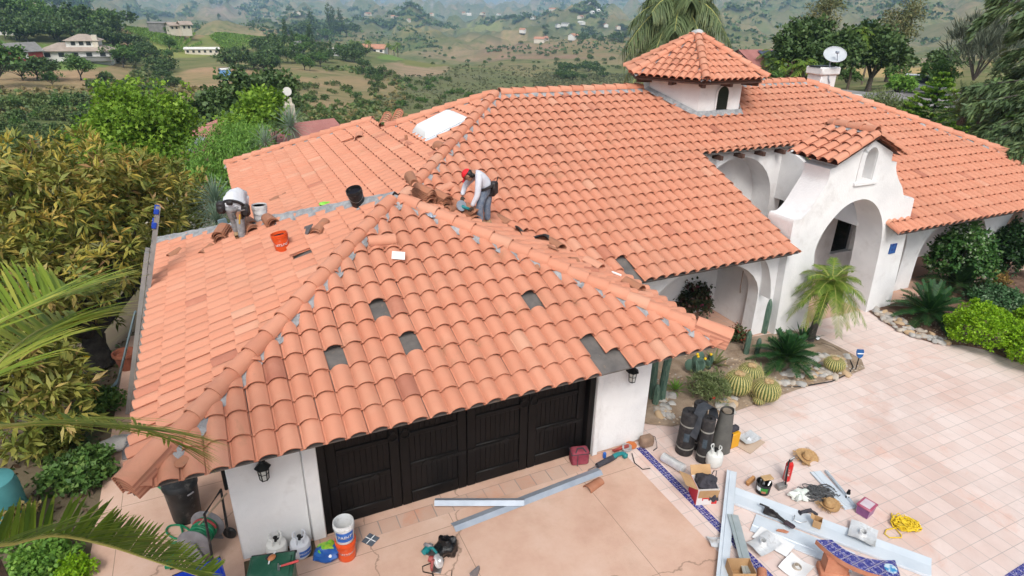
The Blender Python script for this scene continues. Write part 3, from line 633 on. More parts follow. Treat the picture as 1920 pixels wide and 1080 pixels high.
for s_,xe in((-1,12.40),(1,14.94)): caps(ba,(xe,2.07,4.49),(13.67,2.07,pk-.02),up,r=.11,lift=.02,rng=rg)
ba.build('entry_ridge_tiles',M_CAP,house)
mm=B(); mortar(mm,(13.67,2.2,pk-.03),(13.67,3.36,pk-.03),up,.13,.05,seed=30); mm.build('entry_ridge_mortar',M_MORTAR,house)
ub=B(); ub.box((13.67,2.55,4.72),(1.86,.7,.1)); 
# ------------------------------------------------------------------ tower
TC=Vector((13.52,8.73,0)); HR=1.62; zt=5.79
hx=lambda r,k:(TC.x+r*math.cos(R(60*k)),TC.y+r*math.sin(R(60*k)))
tower=B(); tower.prism([hx(HR,k) for k in range(6)],4.0,5.88); tw_=tower.build('tower',M_STUCCO,house,True,30)
RR=2.28; za=6.90; ap=HR*.866; rr=RR*.866
for k in range(6):
    a,c_=hx(RR,k),hx(RR,k+1); A=Vector((a[0],a[1],zt)); C_=Vector((c_[0],c_[1],zt)); d_=C_-A; q=Vector((TC.x,TC.y,zt))-(A+C_)/2
    pt=Plane(A,d_,q,(za-zt)/q.length); L_=d_.length; h_=math.sqrt(q.length**2+(za-zt)**2)
    tiles('tower_roof',pt,[[(0,0),(L_,0),(L_/2,h_)]],rng=random.Random(50+k),tw=.232,te=.30,deck=True,u0=.0,felt=M_DARKWOOD)
bt2=B()
for k in range(6):
    a=hx(RR,k); A=Vector((a[0],a[1],zt)); Zp=Vector((TC.x,TC.y,za)); mortar(bt2,A,Zp,up,.13,.055,seed=60+k); caps(B(),A-(Zp-A).normalized()*.03,A+(Zp-A)*.97,up,r=.115,rng=random.Random(70+k),lift=.095,L=.36,step=.34).build('tower_ridge_tiles',M_CAP,house)
bt2.build('tower_mortar',M_MORTAR,house); fb=B(); fb.ell((TC.x,TC.y,za+.10),(.19,.19,.12),14,8,noise=.25); fb.build('finial',mat('pale_mortar',(.40,.40,.40),(.52,.52,.51),s=6,rough=.9,bump=.6),house)
bt=B(); bt.prism([hx(RR-.10,k) for k in range(6)],zt-.09,zt-.03)
for k in range(12):
    a=R(30*k+0); r_=(RR-.16) if k%2==0 else (RR-.16)*.866
    bt.box((TC.x+math.cos(a)*(r_-.28),TC.y+math.sin(a)*(r_-.28),zt-.14),(.5,.11,.10),rz=a)
bt.build('tower_eave',M_DARKWOOD,house,False)
tw=B(); tw.prism([(p[0],p[1]) for p in archpts(0,.225,.0,.47,10)],-.02,.02,M=Matrix.Translation((13.60,TC.y-ap-.012,4.90))@Matrix.Rotation(R(90),4,'X')); tw.build('window',M_DARKGLASS,house,False)
tr=B(); P_=[Vector((13.60+p[0],TC.y-ap-.03,4.90+p[1])) for p in archpts(0,.24,.0,.47,10)]; tr.tube(P_,.028,6); tr.build('window_frame',M_STUCCO,house)
# small flat on the roof around the tower and the chimney
fl=B()
f_=[hx(HR+.05,k) for k in (3,4,5,6)]
for (x0,y0),(x1,y1) in zip(f_[:-1],f_[1:]):
    p=[]
    for (x,y),e in(((x0,y0),0),((x1,y1),0),((x1,y1),.13),((x0,y0),.13)):
        dv=Vector((x-TC.x,y-TC.y,0)).normalized()*e; p.append(Vector((x,y,0))+dv)
    for v in p: v.z=B0+(v.y-YE)*SM+.115
    for v in p[:2]: v.z+=.10
    fl.add(p,[(0,1,2,3)])
fl.build('flashing',M_MORTAR,house,False)
ch=B(); ch.box((20.6,9.75,4.9),(.80,.66,1.6),bev=.03); ch.box((20.6,9.75,5.66),(.95,.80,.28),bev=.04); chim=ch.build('chimney',M_STUCCO,house)
b=B(); b.box((20.5,9.75,5.81),(.8,.5,.03)); b.build('flue',M_IRON,chim,False)
# skylight on the left slope
su=[mL.uv(p) for p in (mL.px(772,258),mL.px(806,271),mL.px(882,226),mL.px(849,214))]
u0=sum(a[0] for a in su)/4; v0=sum(a[1] for a in su)/4
MS=Matrix((mL.u,mL.v,mL.n)).transposed().to_4x4(); MS.translation=mL.p(u0-.0,v0,.0)
sk=B(MS); sk.box((0,0,.06),(1.36,1.36,.12),bev=.02); so_=sk.build('skylight',M_WHITEMETAL,house)
sk=B(MS); sk.grid(lambda a,b:((a-.5)*1.24,(b-.5)*1.24,.13+.15*min(1,(1-(2*a-1)**2)*2.2)**.6*min(1,(1-(2*b-1)**2)*2.2)**.6),16,16); sk.build('dome',mat('milky_acrylic',(.80,.80,.78),rough=.3),so_)
# ------------------------------------------------------------------ garage door
gd=B(); gd.box((2.44,.19,1.08),(4.88,.04,2.16)); door=gd.build('garage_door',M_DOOR,house,False)
fj=B()
for x in(.06,4.82): fj.box((x,.09,1.1),(.12,.16,2.2),bev=.01)
fj.box((2.44,.09,2.18),(4.66,.16,.12)); fj.build('door_frame',M_DOOR,door)
for k in range(4):
    x0=.13+k*1.157; pw=1.147; pb=B(); y=.155
    pb.box((x0+.08,y,1.06),(.155,.05,2.1),bev=.008); pb.box((x0+pw-.08,y,1.06),(.155,.05,2.1),bev=.008)
    for z,h in((.13,.24),(.80,.10),(1.42,.09),(2.0,.22)): pb.box((x0+pw/2,y,z),(pw-.32,.05,h),bev=.012)
    nb=9
    for q in range(nb): pb.box((x0+.165+(pw-.33)*(q+.5)/nb,y+.015,1.06),((pw-.33)/nb-.010,.03,2.0))
    for q in range(4): pb.ell((x0+.13+.21*q+.12,.126,.13),(.013,.01,.013),6,4)
    pb.build('door_panel',M_DOOR,door)
for k in (0,2):
    for s_ in(-1,1):
        hx_=.13+(k+1)*1.157+s_*.10; h=B(); h.tube([(hx_+.075*math.cos(2*PI*i/14),.118,1.46+.075*math.sin(2*PI*i/14)) for i in range(15)],.011,6,cap=False); h.box((hx_,.122,1.54),(.06,.02,.06),bev=.005); h.build('ring_handle',M_IRON,door)
for xs,dr in ((.13+2*1.157,-1),(.13+2*1.157,1),(4.74,-1),(.15,1)):
    for z in(.78,):
        h=B(); h.prism([(0,-.03),(.62*dr,-.025),(.70*dr,-.055),(.78*dr,0),(.70*dr,.055),(.62*dr,.025),(0,.03)],0,.012,M=Matrix.Translation((xs+dr*.02,.128,z))@Matrix.Rotation(R(90),4,'X'))
        for q in range(5): h.ell((xs+dr*(.1+.13*q),.113,z),(.014,.01,.014),6,4)
        h.build('strap_hinge',M_IRON,door)
# ------------------------------------------------------------------ fixtures
def lantern(x,z,label):
    t=thing('wall_lantern',label,'lantern',(x,-.02,z))
    b=B(); b.box((0,.0,.06),(.09,.05,.16),bev=.01); b.tube([(0,0,.1),(0,-.08,.14),(0,-.13,.10)],.012,6); b.build('bracket',M_IRON,t)
    b=B(); b.lathe([(.015,.16),(.03,.13),(.115,.06),(.11,.045),(.02,.05)],6,(0,-.13,0)); b.build('lantern_roof',M_IRON,t,ang=10)
    b=B(); b.lathe([(.072,.045),(.055,-.15)],6,(0,-.13,0)); b.build('glass',M_LAMPGLASS,t,ang=10)
    b=B()
    for k in range(6):
        a=R(60*k); b.tube([(.078*math.cos(a),-.13+.078*math.sin(a),.05),(.06*math.cos(a),-.13+.06*math.sin(a),-.16)],.007,4)
    for z_,r_ in((-.155,.062),(-.05,.071),(.04,.079)): b.tube([(r_*math.cos(R(60*k)),-.13+r_*math.sin(R(60*k)),z_) for k in range(7)],.006,4)
    b.lathe([(.0,-.19),(.03,-.165),(.06,-.155)],6,(0,-.13,0)); b.build('cage',M_IRON,t,ang=10)
p=on(493,880,(0,1,0),-.13); lantern(p.x,p.z,'black iron lantern on the white wall left of the garage door')
p=on(1185,700,(0,1,0),-.13); lantern(p.x,p.z,'black iron lantern on the white pillar right of the garage door')
m,nt,out=_nt('plaque'); v=coord(nt); vo=N(nt,'ShaderNodeTexVoronoi',Scale=7.1,Randomness=0.); nt.links.new(v,vo.inputs['Vector'])
princ(nt,out,ramp(nt,vo.outputs[0],[(.0,(.6,.5,.2)),(.12,(.5,.18,.1)),(.25,(.6,.55,.5)),(.33,(.35,.1,.1)),(.42,(.02,.05,.22)),(.6,(.03,.10,.3))]),.2); MPQ=m
b=B(); b.box((15.67,2.185,1.86),(.25,.03,.28)); tag(b.build('tile_plaque',MPQ,smooth=False),'dark blue patterned tile plaque on the white entry arch','plaque')
cb=Vector((20.5,9.36,5.85))
t=thing('satellite_dish','pale grey satellite dish mounted on the white chimney','satellite dish',tuple(cb))
dd=(CAM-cb); dd.z=0; dd.normalize(); dn=(dd+Vector((.25,-.15,.75))).normalized(); Md=dn.to_track_quat('Z','Y').to_matrix().to_4x4()
b=B(Matrix.Translation((.05,0,.36))@Md); b.grid(lambda a,c:(a*.40*math.cos(2*PI*c),a*.32*math.sin(2*PI*c),.08*a*a),8,28); b.tube([(.40*math.cos(2*PI*k/28),.32*math.sin(2*PI*k/28),.08) for k in range(29)],.014,6,cap=False); b.build('dish',mat('dish_grey',(.46,.49,.52),rough=.5),t)
b=B(); b.tube([(.05,.03,.34),(0,.08,.15),(.05,.04,-.45),(.15,.02,-.62)],.025,8); b.build('mast',M_METAL,t)
b=B(); pe=Vector((.05,0,.36))+dn*.34+Vector((0,0,-.08)); b.tube([Vector((0,.06,.22)),Vector((.05,-.2,.15)),pe],.016,6); b.box(pe,(.10,.12,.09),bev=.02); b.build('feed_arm',M_METAL,t)
# ------------------------------------------------------------------ things on the roof
M_BUCKW=mat('white_plastic',(.66,.67,.68),(.72,.72,.72),s=5,rough=.4,dirt=(.4,.38,.36),ds=7,dlo=.5,dhi=.75)
M_BUCKO=mat('orange_plastic',(.66,.075,.015),(.72,.10,.02),s=5,rough=.4,dirt=(.5,.3,.22),ds=8,dlo=.6,dhi=.8)
M_BUCKB=mat('black_plastic',(.012,.012,.013),(.025,.025,.026),s=5,rough=.45,dirt=(.12,.11,.10),ds=7)
M_GREY=mat('bucket_cement',(.14,.13,.12),(.3,.29,.28),s=9,rough=.9,bump=.5)
M_WIRE=mat('steel_wire',(.4,.4,.4),rough=.35,metal=.9)
M_LBLUE=mat('label_blue',(.02,.10,.40),(.03,.14,.5),s=9,rough=.5); M_LWHITE=mat('label_white',(.75,.75,.75),rough=.6)
M_INK=mat('dark_ink',(.02,.02,.03),rough=.6); M_RED=mat('red_paint',(.55,.02,.02),(.6,.03,.03),s=4,rough=.35)
def frame(pl,U,V,h=0,rot=0):
    p=pl.px(U,V); m=Matrix((pl.u,pl.v,pl.n)).transposed().to_4x4(); m.translation=p+pl.n*h; return m@Matrix.Rotation(rot,4,'Z')
def upright(p,rz=0,tilt=None):
    m=Matrix.Translation(p)@Matrix.Rotation(rz,4,'Z')
    return m if tilt is None else m@Matrix.Rotation(tilt[0],4,'X')@Matrix.Rotation(tilt[1],4,'Y')
def text(t,s,body,size,M,m,parent,name='lettering'):
    cu=bpy.data.curves.new('t','FONT'); cu.body=body; cu.size=size; cu.align_x='CENTER'; cu.align_y='CENTER'; cu.extrude=.001
    o=bpy.data.objects.new('t',cu); COL.objects.link(o); dg=bpy.context.evaluated_depsgraph_get(); me=bpy.data.meshes.new_from_object(o.evaluated_get(dg)); bpy.data.objects.remove(o); bpy.data.curves.remove(cu)
    me.transform(M); me.name=name; return finish(me,name,m,parent,False)
def wrap_text(body,size,r,z,a0,m,parent,name='lettering',cone=0):
    cu=bpy.data.curves.new('t','FONT'); cu.body=body; cu.size=size; cu.align_x='CENTER'; cu.align_y='CENTER'
    o=bpy.data.objects.new('t',cu); COL.objects.link(o); dg=bpy.context.evaluated_depsgraph_get(); me=bpy.data.meshes.new_from_object(o.evaluated_get(dg)); bpy.data.objects.remove(o); bpy.data.curves.remove(cu)
    for v in me.vertices:
        a=a0+v.co.x/r; rr=r+.0035+cone*v.co.y; v.co=Vector((rr*math.cos(a),rr*math.sin(a),z+v.co.y))
    me.name=name; return finish(me,name,m,parent,False,fix=False)
def band(b,r0,r1,z0,z1,a0,a1,n=14):
    b.grid(lambda s,t:((r0+(r1-r0)*t)*math.cos(a0+(a1-a0)*s),(r0+(r1-r0)*t)*math.sin(a0+(a1-a0)*s),z0+(z1-z0)*t),n,2); return b
def camang(p): return math.atan2(CAM.y-p[1],CAM.x-p[0])
def bucket(label,M,m,fill=M_GREY,fz=.30,lab=None,words=None,cat='bucket',group=None,h=.37,parts=True):
    t=thing('bucket',label,cat,M=M,group=group)
    b=B(); r0,r1=.130,.150
    b.lathe([(0,0),(r0,.0),(r0+.004,.01),(r1-.004,h*.80),(r1+.006,h*.81),(r1+.006,h*.84),(r1-.002,h*.845),(r1,h*.9),(r1+.007,h*.905),(r1+.007,h*.93),(r1,h*.935),(r1+.003,h),(r1-.006,h),(r1-.010,h*.8),(r0-.006,.012),(0,.012)],26); b.build('body',m,t)
    if fz: b=B(); b.lathe([(0,fz),(r1-.014,fz)],20); b.build('contents',fill,t)
    ca=camang(M.translation)-M.to_euler().z
    b=B(); b.tube([((r1+.006)*math.cos(ca+s*1.6),(r1+.006)*math.sin(ca+s*1.6),h*.86-.16*math.cos(s*PI/2)*1.0) for s in np.linspace(-1,1,15)],.0035,5); b.build('handle',M_WIRE,t)
    if lab:
        o=band(B(),r0+.010,r0+.020,h*.22,h*.70,ca-.95,ca+.95).build('label',lab,t)
        if words: wrap_text(words[0],words[1],r0+.018,h*.48,ca+PI/2-PI/2,words[2],o)
    return t
pB=gL.px(491,420); bucket('white paint bucket with small dark lettering, standing on the left roof slope',upright(pB+Vector((0,0,.06))),M_BUCKW,M_INK,.345,M_LWHITE,('ROOF COATING',.036,M_INK))
pB=gL.px(533,474); bucket('dirty orange bucket standing alone on the left garage roof slope',upright(pB+Vector((0,0,.02)),0,(R(-4),R(-8))),M_BUCKO,M_INK,.32,M_BUCKO,("LET'S DO",.055,M_LWHITE))
pB=gL.px(674,391); bucket('black bucket lying tilted by the apex of the garage roof',upright(pB+Vector((0,0,.07)),0,(R(14),R(-16))),M_BUCKB,M_INK,.30)
def stile(b,L=.42,n=1,rng=random,gap=.021,splay=.05,tint=None):
    for k in range(n):
        Mk=Matrix.Translation((rng.uniform(-1,1)*splay*.3,rng.uniform(-1,1)*splay,.012+k*gap))@Matrix.Rotation(rng.uniform(-1,1)*.05,4,'Z'); rows=[]
        for y in(-L/2,L/2):
            for d in(0,-.015): rows.append([Mk@Vector((x*1.06-.15,y,z+d)) for x,z in PROF])
        w=len(PROF); fs=[]
        for a in range(w-1): fs+=[(a,a+1,2*w+a+1,2*w+a),(w+a,3*w+a,3*w+a+1,w+a+1),(a,w+a,w+a+1,a+1),(2*w+a,2*w+a+1,3*w+a+1,3*w+a)]
        fs+=[(0,2*w,3*w,w),(w-1,2*w-1,4*w-1,3*w-1)]
        b.add(sum(rows,[]),fs,rng.random())
    return b
def barrel(b,L=.40,n=1,rng=random,r=.125,gap=.022,splay=.03,r2=None):
    for k in range(n):
        Mk=Matrix.Translation((rng.uniform(-1,1)*splay*.3,rng.uniform(-1,1)*splay,k*gap-.02))@Matrix.Rotation(rng.uniform(-1,1)*.04,4,'Z'); rows=[]; n_=11; r2=r2 or r*.85
        for y,q in((-L/2,r),(L/2,r2)):
            for d in(0,.016): rows.append([Mk@Vector(((q-d)*math.cos(PI*a/n_),y,(q-d)*math.sin(PI*a/n_)*.85)) for a in range(n_+1)])
        w=n_+1; fs=[]
        for a in range(n_): fs+=[(a,a+1,2*w+a+1,2*w+a),(w+a,3*w+a,3*w+a+1,w+a+1),(a,w+a,w+a+1,a+1),(2*w+a,2*w+a+1,3*w+a+1,3*w+a)]
        fs+=[(0,2*w,3*w,w),(w-1,2*w-1,4*w-1,3*w-1)]
        b.add(sum(rows,[]),fs,rng.random())
    return b
_n=[100]
def pile(kind,n,M,label,cat,name,m=M_OLDTILE,**k):
    """every tile of a pile is a thing of its own"""
    _n[0]+=1; rg=random.Random(_n[0]); gap=k.pop('gap',.021)
    for q in range(n):
        b=B(); (stile if kind=='s' else barrel)(b,n=1,rng=rg,**k); b.t=[rg.uniform(0,.9)]*len(b.f)
        o=b.build(name,m,None,ang=50); o.matrix_world=M@Matrix.Translation((0,0,q*gap))
        tag(o,label if n==1 else label,cat,label.split(',')[0] if n>1 else None)
def fr_(pl,U,V,deg,h=.09): return frame(pl,U,V,h,R(deg))
# left slope, near the bent man
pile('s',5,fr_(gL,424,449,70),'old S shaped tiles in the small stack at the left man\'s feet','roof tile','loose_tile',gap=.030)
pile('s',3,fr_(gL,472,440,110),'old S shaped tiles lying under the paint bucket beside the left man','roof tile','loose_tile')
pile('b',4,fr_(gL,512,424,100,.11),'old barrel tiles nested beside the white paint bucket','roof tile','loose_tile',L=.5,r=.13)
pile('b',2,fr_(gL,474,425,100,.10),'old barrel tiles lying flat behind the left man','roof tile','loose_tile',L=.5,r=.11)
pile('b',1,fr_(gL,392,474,45,.08),'single barrel tile lying right of the left roof corner, beside the small stack','roof tile','loose_tile',L=.32,r=.11)
pile('b',1,fr_(gL,331,482,30,.08),'single barrel tile nearest the ladder on the left garage slope','roof tile','loose_tile',L=.30,r=.12)
pile('b',3,fr_(gL,606,436,48,.09),'barrel tiles stacked on the left garage slope beside the lifted flashing','roof tile','loose_tile',L=.40,r=.115)
b=B(); b.add([(-.28,-.06,0),(.30,-.02,.02),(.34,.22,.20),(-.1,.06,.05),(-.28,-.06,-.006),(.30,-.02,.0),(.34,.22,.19),(-.1,.06,.04)],[(0,1,2,3),(7,6,5,4),(0,4,5,1),(1,5,6,2),(2,6,7,3),(3,7,4,0)])
o=b.build('lifted_flashing',mat('lead_grey',(.13,.135,.14),(.2,.2,.21),s=5,rough=.5,metal=.5),smooth=False); o.matrix_world=fr_(gL,580,441,-8,.10); tag(o,'dark metal flashing lifted out of the left garage slope','flashing')
b=B(); b.ell((0,0,.03),(.14,.09,.045),10,6,noise=.9,seed=3); b.ell((.1,.05,.03),(.06,.04,.03),8,5,noise=.9,seed=5)
o=b.build('glove',mat('lime_fabric',(.22,.62,.06),(.3,.7,.12),s=20,rough=.7)); o.matrix_world=upright(mL.px(609,391)+Vector((0,0,.09))); tag(o,'lime green crumpled glove on the mortar between two roof slopes','glove')
def shard(label,pl,U,V,sc=1,rot=0,seed=0,h=.1,m=M_OLDTILE):
    rg=random.Random(seed); b=B(); pts=[(math.cos(a)*rg.uniform(.07,.15)*sc,math.sin(a)*rg.uniform(.05,.10)*sc) for a in np.linspace(0,2*PI,8)[:-1]]
    b.prism(pts,-.008,.010); 
    b.v=[(x,y,z+.25*x*x/sc) for x,y,z in b.v]
    o=b.build('tile_shard',m,smooth=False); o.matrix_world=fr_(pl,U,V,rot,h); return tag(o,label,'tile shard')
shard('broken brown tile piece lying on the slope above the white bucket',mL,520,378,1.9,70,1); shard('small brown tile chip above the broken piece near the white bucket',mL,536,369,.8,20,2)
shard('diamond shaped tile chip near the lower left roof corner',gF,343,874,1.0,30,3); shard('small red tile chip on the right of the garage front slope',gF,1005,508,.8,60,4); shard('upright tile shard on the right garage hip',gR,1032,476,1.2,10,5,.14)
b=B(); b.box((0,0,0),(.22,.19,.008)); o=b.build('paper_sheet',M_LWHITE,smooth=False); o.matrix_world=fr_(gF,746,493,-18,.175); tag(o,'white sheet of paper on the garage front slope','paper')
b=B(); b.grid(lambda a,c:((a-.5)*.6,(c-.5)*.14,.03*math.sin(a*9)+.02*math.sin(c*7+a*20)),14,5); o=b.build('crumpled_flashing',M_METAL,smooth=False); o.matrix_world=fr_(gF,792,402,-62,.12); tag(o,'crumpled grey metal strip just below the garage apex','flashing')
pile('b',4,fr_(gF,716,463,86,.10),'new barrel tiles piled on the garage front slope below the left hip','ridge tile','spare_tile',m=M_CAP,L=.47,r=.115,gap=.026,splay=.01)
# around the right man
pile('b',3,fr_(gL,779,352,-96,.16),'barrel tiles piled on the apex behind the garage hip','ridge tile','spare_tile',L=.52,r=.10,gap=.03)
pile('s',6,fr_(gR,789,384,-62,.12),'brown S shaped tiles in the long stack left of the man in the red cap','roof tile','loose_tile',gap=.032)
pile('s',6,fr_(gR,818,391,-68,.11),'brown S shaped tiles in the front stack left of the man in the red cap','roof tile','loose_tile',gap=.030)
pile('b',1,fr_(mF,831,360,-70,.12),'single salmon barrel tile behind the brown tile stack','ridge tile','spare_tile',m=M_CAP,L=.45,r=.11)
pile('b',2,fr_(gR,846,402,35,.10),'barrel tiles lying on the garage hip left of the grinder','ridge tile','spare_tile',L=.42,r=.11)
pile('s',6,fr_(gR,878,414,-78,.09),'brown S shaped tiles in the stack being cut by the man in the red cap','roof tile','loose_tile',gap=.028)
pile('s',4,fr_(gR,846,399,-66,.10),'brown S shaped tiles in the low stack between the long stack and the grinder','roof tile','loose_tile',gap=.028)
for k_,(U_,V_,d_,l_) in enumerate(((940,425,-70,'loose tile lying behind the boots of the man in the red cap'),(965,437,-60,'loose tile lying left of the black felt scrap'),(1035,468,-75,'loose tile lying half way along the right garage slope'),(1105,505,-68,'loose tile lying near the white sealant tube'),(1180,545,-75,'loose tile nearest the lower end of the right garage slope'))): pile('s',1,fr_(gR,U_,V_,d_,.12),l_,'roof tile','loose_tile',m=M_CAP if k_%2 else M_OLDTILE)
pile('b',1,fr_(gR,1071,496,20,.10),'small brown barrel tile half way down the right garage hip','ridge tile','spare_tile',L=.22,r=.10)
b=B(); b.grid(lambda a,c:((a-.5)*.75,(c-.5)*.28,.07*math.sin(a*8+c*3)*math.sin(c*5)+.05*math.cos(a*5)),18,8); o=b.build('felt_scrap',M_BUCKB); o.matrix_world=fr_(gR,992,451,68,.14); tag(o,'black crumpled scrap of felt over missing tiles on the right garage slope','felt')
b=B(); b.lathe([(.0,-.1),(.022,-.1),(.022,.09),(.01,.11),(0,.11)],10,M=Matrix.Rotation(R(90),4,'Y')); o=b.build('caulk_tube',M_LWHITE); o.matrix_world=fr_(gR,1151,525,60,.14); tag(o,'white sealant tube lying on the lower right garage slope','tube')
pile('s',1,fr_(mL,676,262,75,.10),'single barrel tile turned over at the far end of the left slope','roof tile','loose_tile',m=M_CAP)
pile('b',2,fr_(mL,771,277,92,.08),'pair of loose tiles lying below the skylight','roof tile','loose_tile',m=M_CAP,r=.10)
pile('s',1,fr_(mL,828,283,100,.11),'loose broken tile between the skylight and the front hip','roof tile','loose_tile')
b=B(); b.box((0,0,.1),(.07,.07,.26),bev=.01); o=b.build('vent_pipe',M_OLDTILE); o.matrix_world=upright(mL.px(762,269)); tag(o,'short brown vent pipe standing below the skylight','vent')
# ------------------------------------------------------------------ people
def skin(name,V,E,Rd,m,parent,root=0,sub=2):
    me=bpy.data.meshes.new('s'); me.from_pydata([tuple(v) for v in V],E,[]); o=bpy.data.objects.new('s',me); COL.objects.link(o)
    o.modifiers.new('k','SKIN'); sm=o.modifiers.new('u','SUBSURF'); sm.levels=sub
    for i,d in enumerate(me.skin_vertices[0].data):
        r=Rd[i]; d.radius=r if isinstance(r,tuple) else (r,r); d.use_root=(i==root)
    dg=bpy.context.evaluated_depsgraph_get(); dg.update(); m2=bpy.data.meshes.new_from_object(o.evaluated_get(dg)); bpy.data.objects.remove(o); bpy.data.meshes.remove(me)
    m2.name=name; m2.materials.clear(); return finish(m2,name,m,parent,True,180,fix=False)
M_SKIN=mat('skin',(.33,.17,.11),(.38,.2,.13),s=12,rough=.55); M_HAIR=mat('black_hair',(.01,.009,.008),rough=.5)
M_SHIRT=mat('pale_lilac_shirt',(.58,.60,.68),(.66,.67,.72),s=9,rough=.85,bump=.3,bs=25); M_SHIRTW=mat('white_shirt',(.56,.57,.61),(.64,.65,.68),s=9,rough=.85,bump=.3,bs=25)
M_JEAN=mat('worn_blue_denim',(.10,.14,.21),(.20,.23,.28),s=14,rough=.9,bump=.3,dirt=(.35,.27,.2),ds=11,dlo=.6,dhi=.75); M_TROU=mat('dusty_grey_denim',(.20,.20,.21),(.33,.33,.34),s=13,rough=.9,bump=.3,dirt=(.45,.43,.42),ds=12)
M_BOOT=mat('tan_suede',(.30,.19,.10),(.38,.26,.15),s=14,rough=.9); M_LEATHER=mat('black_leather',(.014,.011,.011),(.03,.025,.025),s=9,rough=.5,bump=.3); M_GLOVE=mat('dark_brown_glove',(.035,.03,.025),(.07,.06,.05),s=20,rough=.8)
M_REDCAP=mat('red_cotton',(.62,.012,.02),(.7,.02,.03),s=10,rough=.75); M_TEAL=mat('teal_plastic',(.01,.17,.18),(.015,.2,.21),s=5,rough=.4)
def person_frame(foot):
    d=Vector((foot.x-CAM.x,foot.y-CAM.y,0)).normalized()
    def J(U,V,off=0.0):   # off: metres nearer the camera (+) or farther (-)
        q=foot-d*off; return on(U,V,d,d.dot(q))-foot
    return J,d
def hand(name,w,tip,side,m,parent,curl=.6):
    """palm, four bent fingers and a thumb, from the wrist w towards tip"""
    a=(tip-w).normalized(); s=a.cross(side).normalized(); n=side.normalized(); V=[w,w+a*.045,w+a*.09];E=[(0,1),(1,2)];Rd=[(.028,.022),(.040,.020),(.042,.018)]
    for k,(o,l) in enumerate(((-.030,.07),(-.010,.08),(.010,.076),(.030,.06))):
        i=len(V); p=w+a*.092+s*o; q=p+a*l*.5-n*l*.18*curl*2; r=q+a*l*.25-n*l*.45*curl*2; V+=[p,q,r]; E+=[(2,i),(i,i+1),(i+1,i+2)]; Rd+=[.0105,.0095,.0085]
    i=len(V); V+=[w+a*.03-s*.036,w+a*.065-s*.056-n*.02,w+a*.09-s*.055-n*.045]; E+=[(1,i),(i,i+1),(i+1,i+2)]; Rd+=[.014,.011,.010]
    return skin(name,V,E,Rd,m,parent,0,1)
def head(J,c,fwd,upv,parent,m=M_SKIN):
    """head with brow, nose, chin, ears and eyes, centred at c, looking along fwd"""
    z=upv.normalized(); y=-(fwd-z*fwd.dot(z)).normalized(); x=y.cross(z); Mh=Matrix((x,y,z)).transposed().to_4x4(); Mh.translation=c
    return Mh
# --- man in the red cap
ft=gR.px(907,424)+Vector((0,0,.12)); t=thing('person','man in a red cap bending with a grinder on the garage hip','person',tuple(ft)); J,dv=person_frame(ft)
ankL,ankR=J(901,417,.08),J(914,414,-.10); kneL,kneR=J(899,389,.13),J(913,387,-.05); hipL,hipR=J(906,360,.09),J(916,357,-.09); pel=J(913,352,0); ches=J(903,331,.0); neck=J(889,322,.0)
shL,shR=J(899,329,.20),J(893,325,-.18); elL,elR=J(895,368,.24),J(872,348,-.20); wrL,wrR=J(884,388,.22),J(866,368,-.12); hd=J(878,328,.02)
body_V=[pel,J(908,341,0),ches,neck,hd,shL,elL,wrL,shR,elR,wrR,hipL,kneL,ankL,hipR,kneR,ankR]
body_E=[(0,1),(1,2),(2,3),(3,4),(2,5),(5,6),(6,7),(2,8),(8,9),(9,10),(0,11),(11,12),(12,13),(0,14),(14,15),(15,16)]
skin('body',body_V,body_E,[(.09,.08),(.09,.08),(.12,.09),.058,(.08,.095),.055,.040,.030,.055,.040,.030,.07,.045,.040,.07,.045,.040],M_SKIN,t)
sv=[pel+(J(908,341,0)-pel)*-.25,J(908,341,0),ches,neck+(ches-neck)*.25,shL,elL,wrL+(elL-wrL)*.05,shR,elR,wrR+(elR-wrR)*.05]
skin('shirt',sv,[(0,1),(1,2),(2,3),(2,4),(4,5),(5,6),(2,7),(7,8),(8,9)],[(.165,.145),(.165,.135),(.175,.13),.085,.082,.062,.045,.082,.062,.045],M_SHIRT,t)
skin('trousers',[pel,hipL,kneL,ankL+(kneL-ankL)*.04,hipR,kneR,ankR+(kneR-ankR)*.04,pel+(J(908,341,0)-pel)*.25],[(0,1),(1,2),(2,3),(0,4),(4,5),(5,6),(0,7)],[(.150,.13),.108,.080,.070,.108,.080,.070,(.15,.12)],M_JEAN,t)
fw=J(860,332,.0)-hd; fw.z=-.12; fw.normalize()
for a_ in (ankL,ankR):
    b=B(); f2=Vector((fw.x,fw.y,0)).normalized(); b.T=Matrix.Translation(a_+Vector((0,0,-.06)))@f2.to_track_quat('Y','Z').to_matrix().to_4x4()
    b.grid(lambda s,q:((.052+.008*math.sin(s*PI))*math.cos(2*PI*q),-.09+.27*s+.0,( .055 if s>.35 else .11)*max(-.75,math.sin(2*PI*q))*(1 if 0<s<1 else .2)),8,12); b.build('boot',M_BOOT,t)
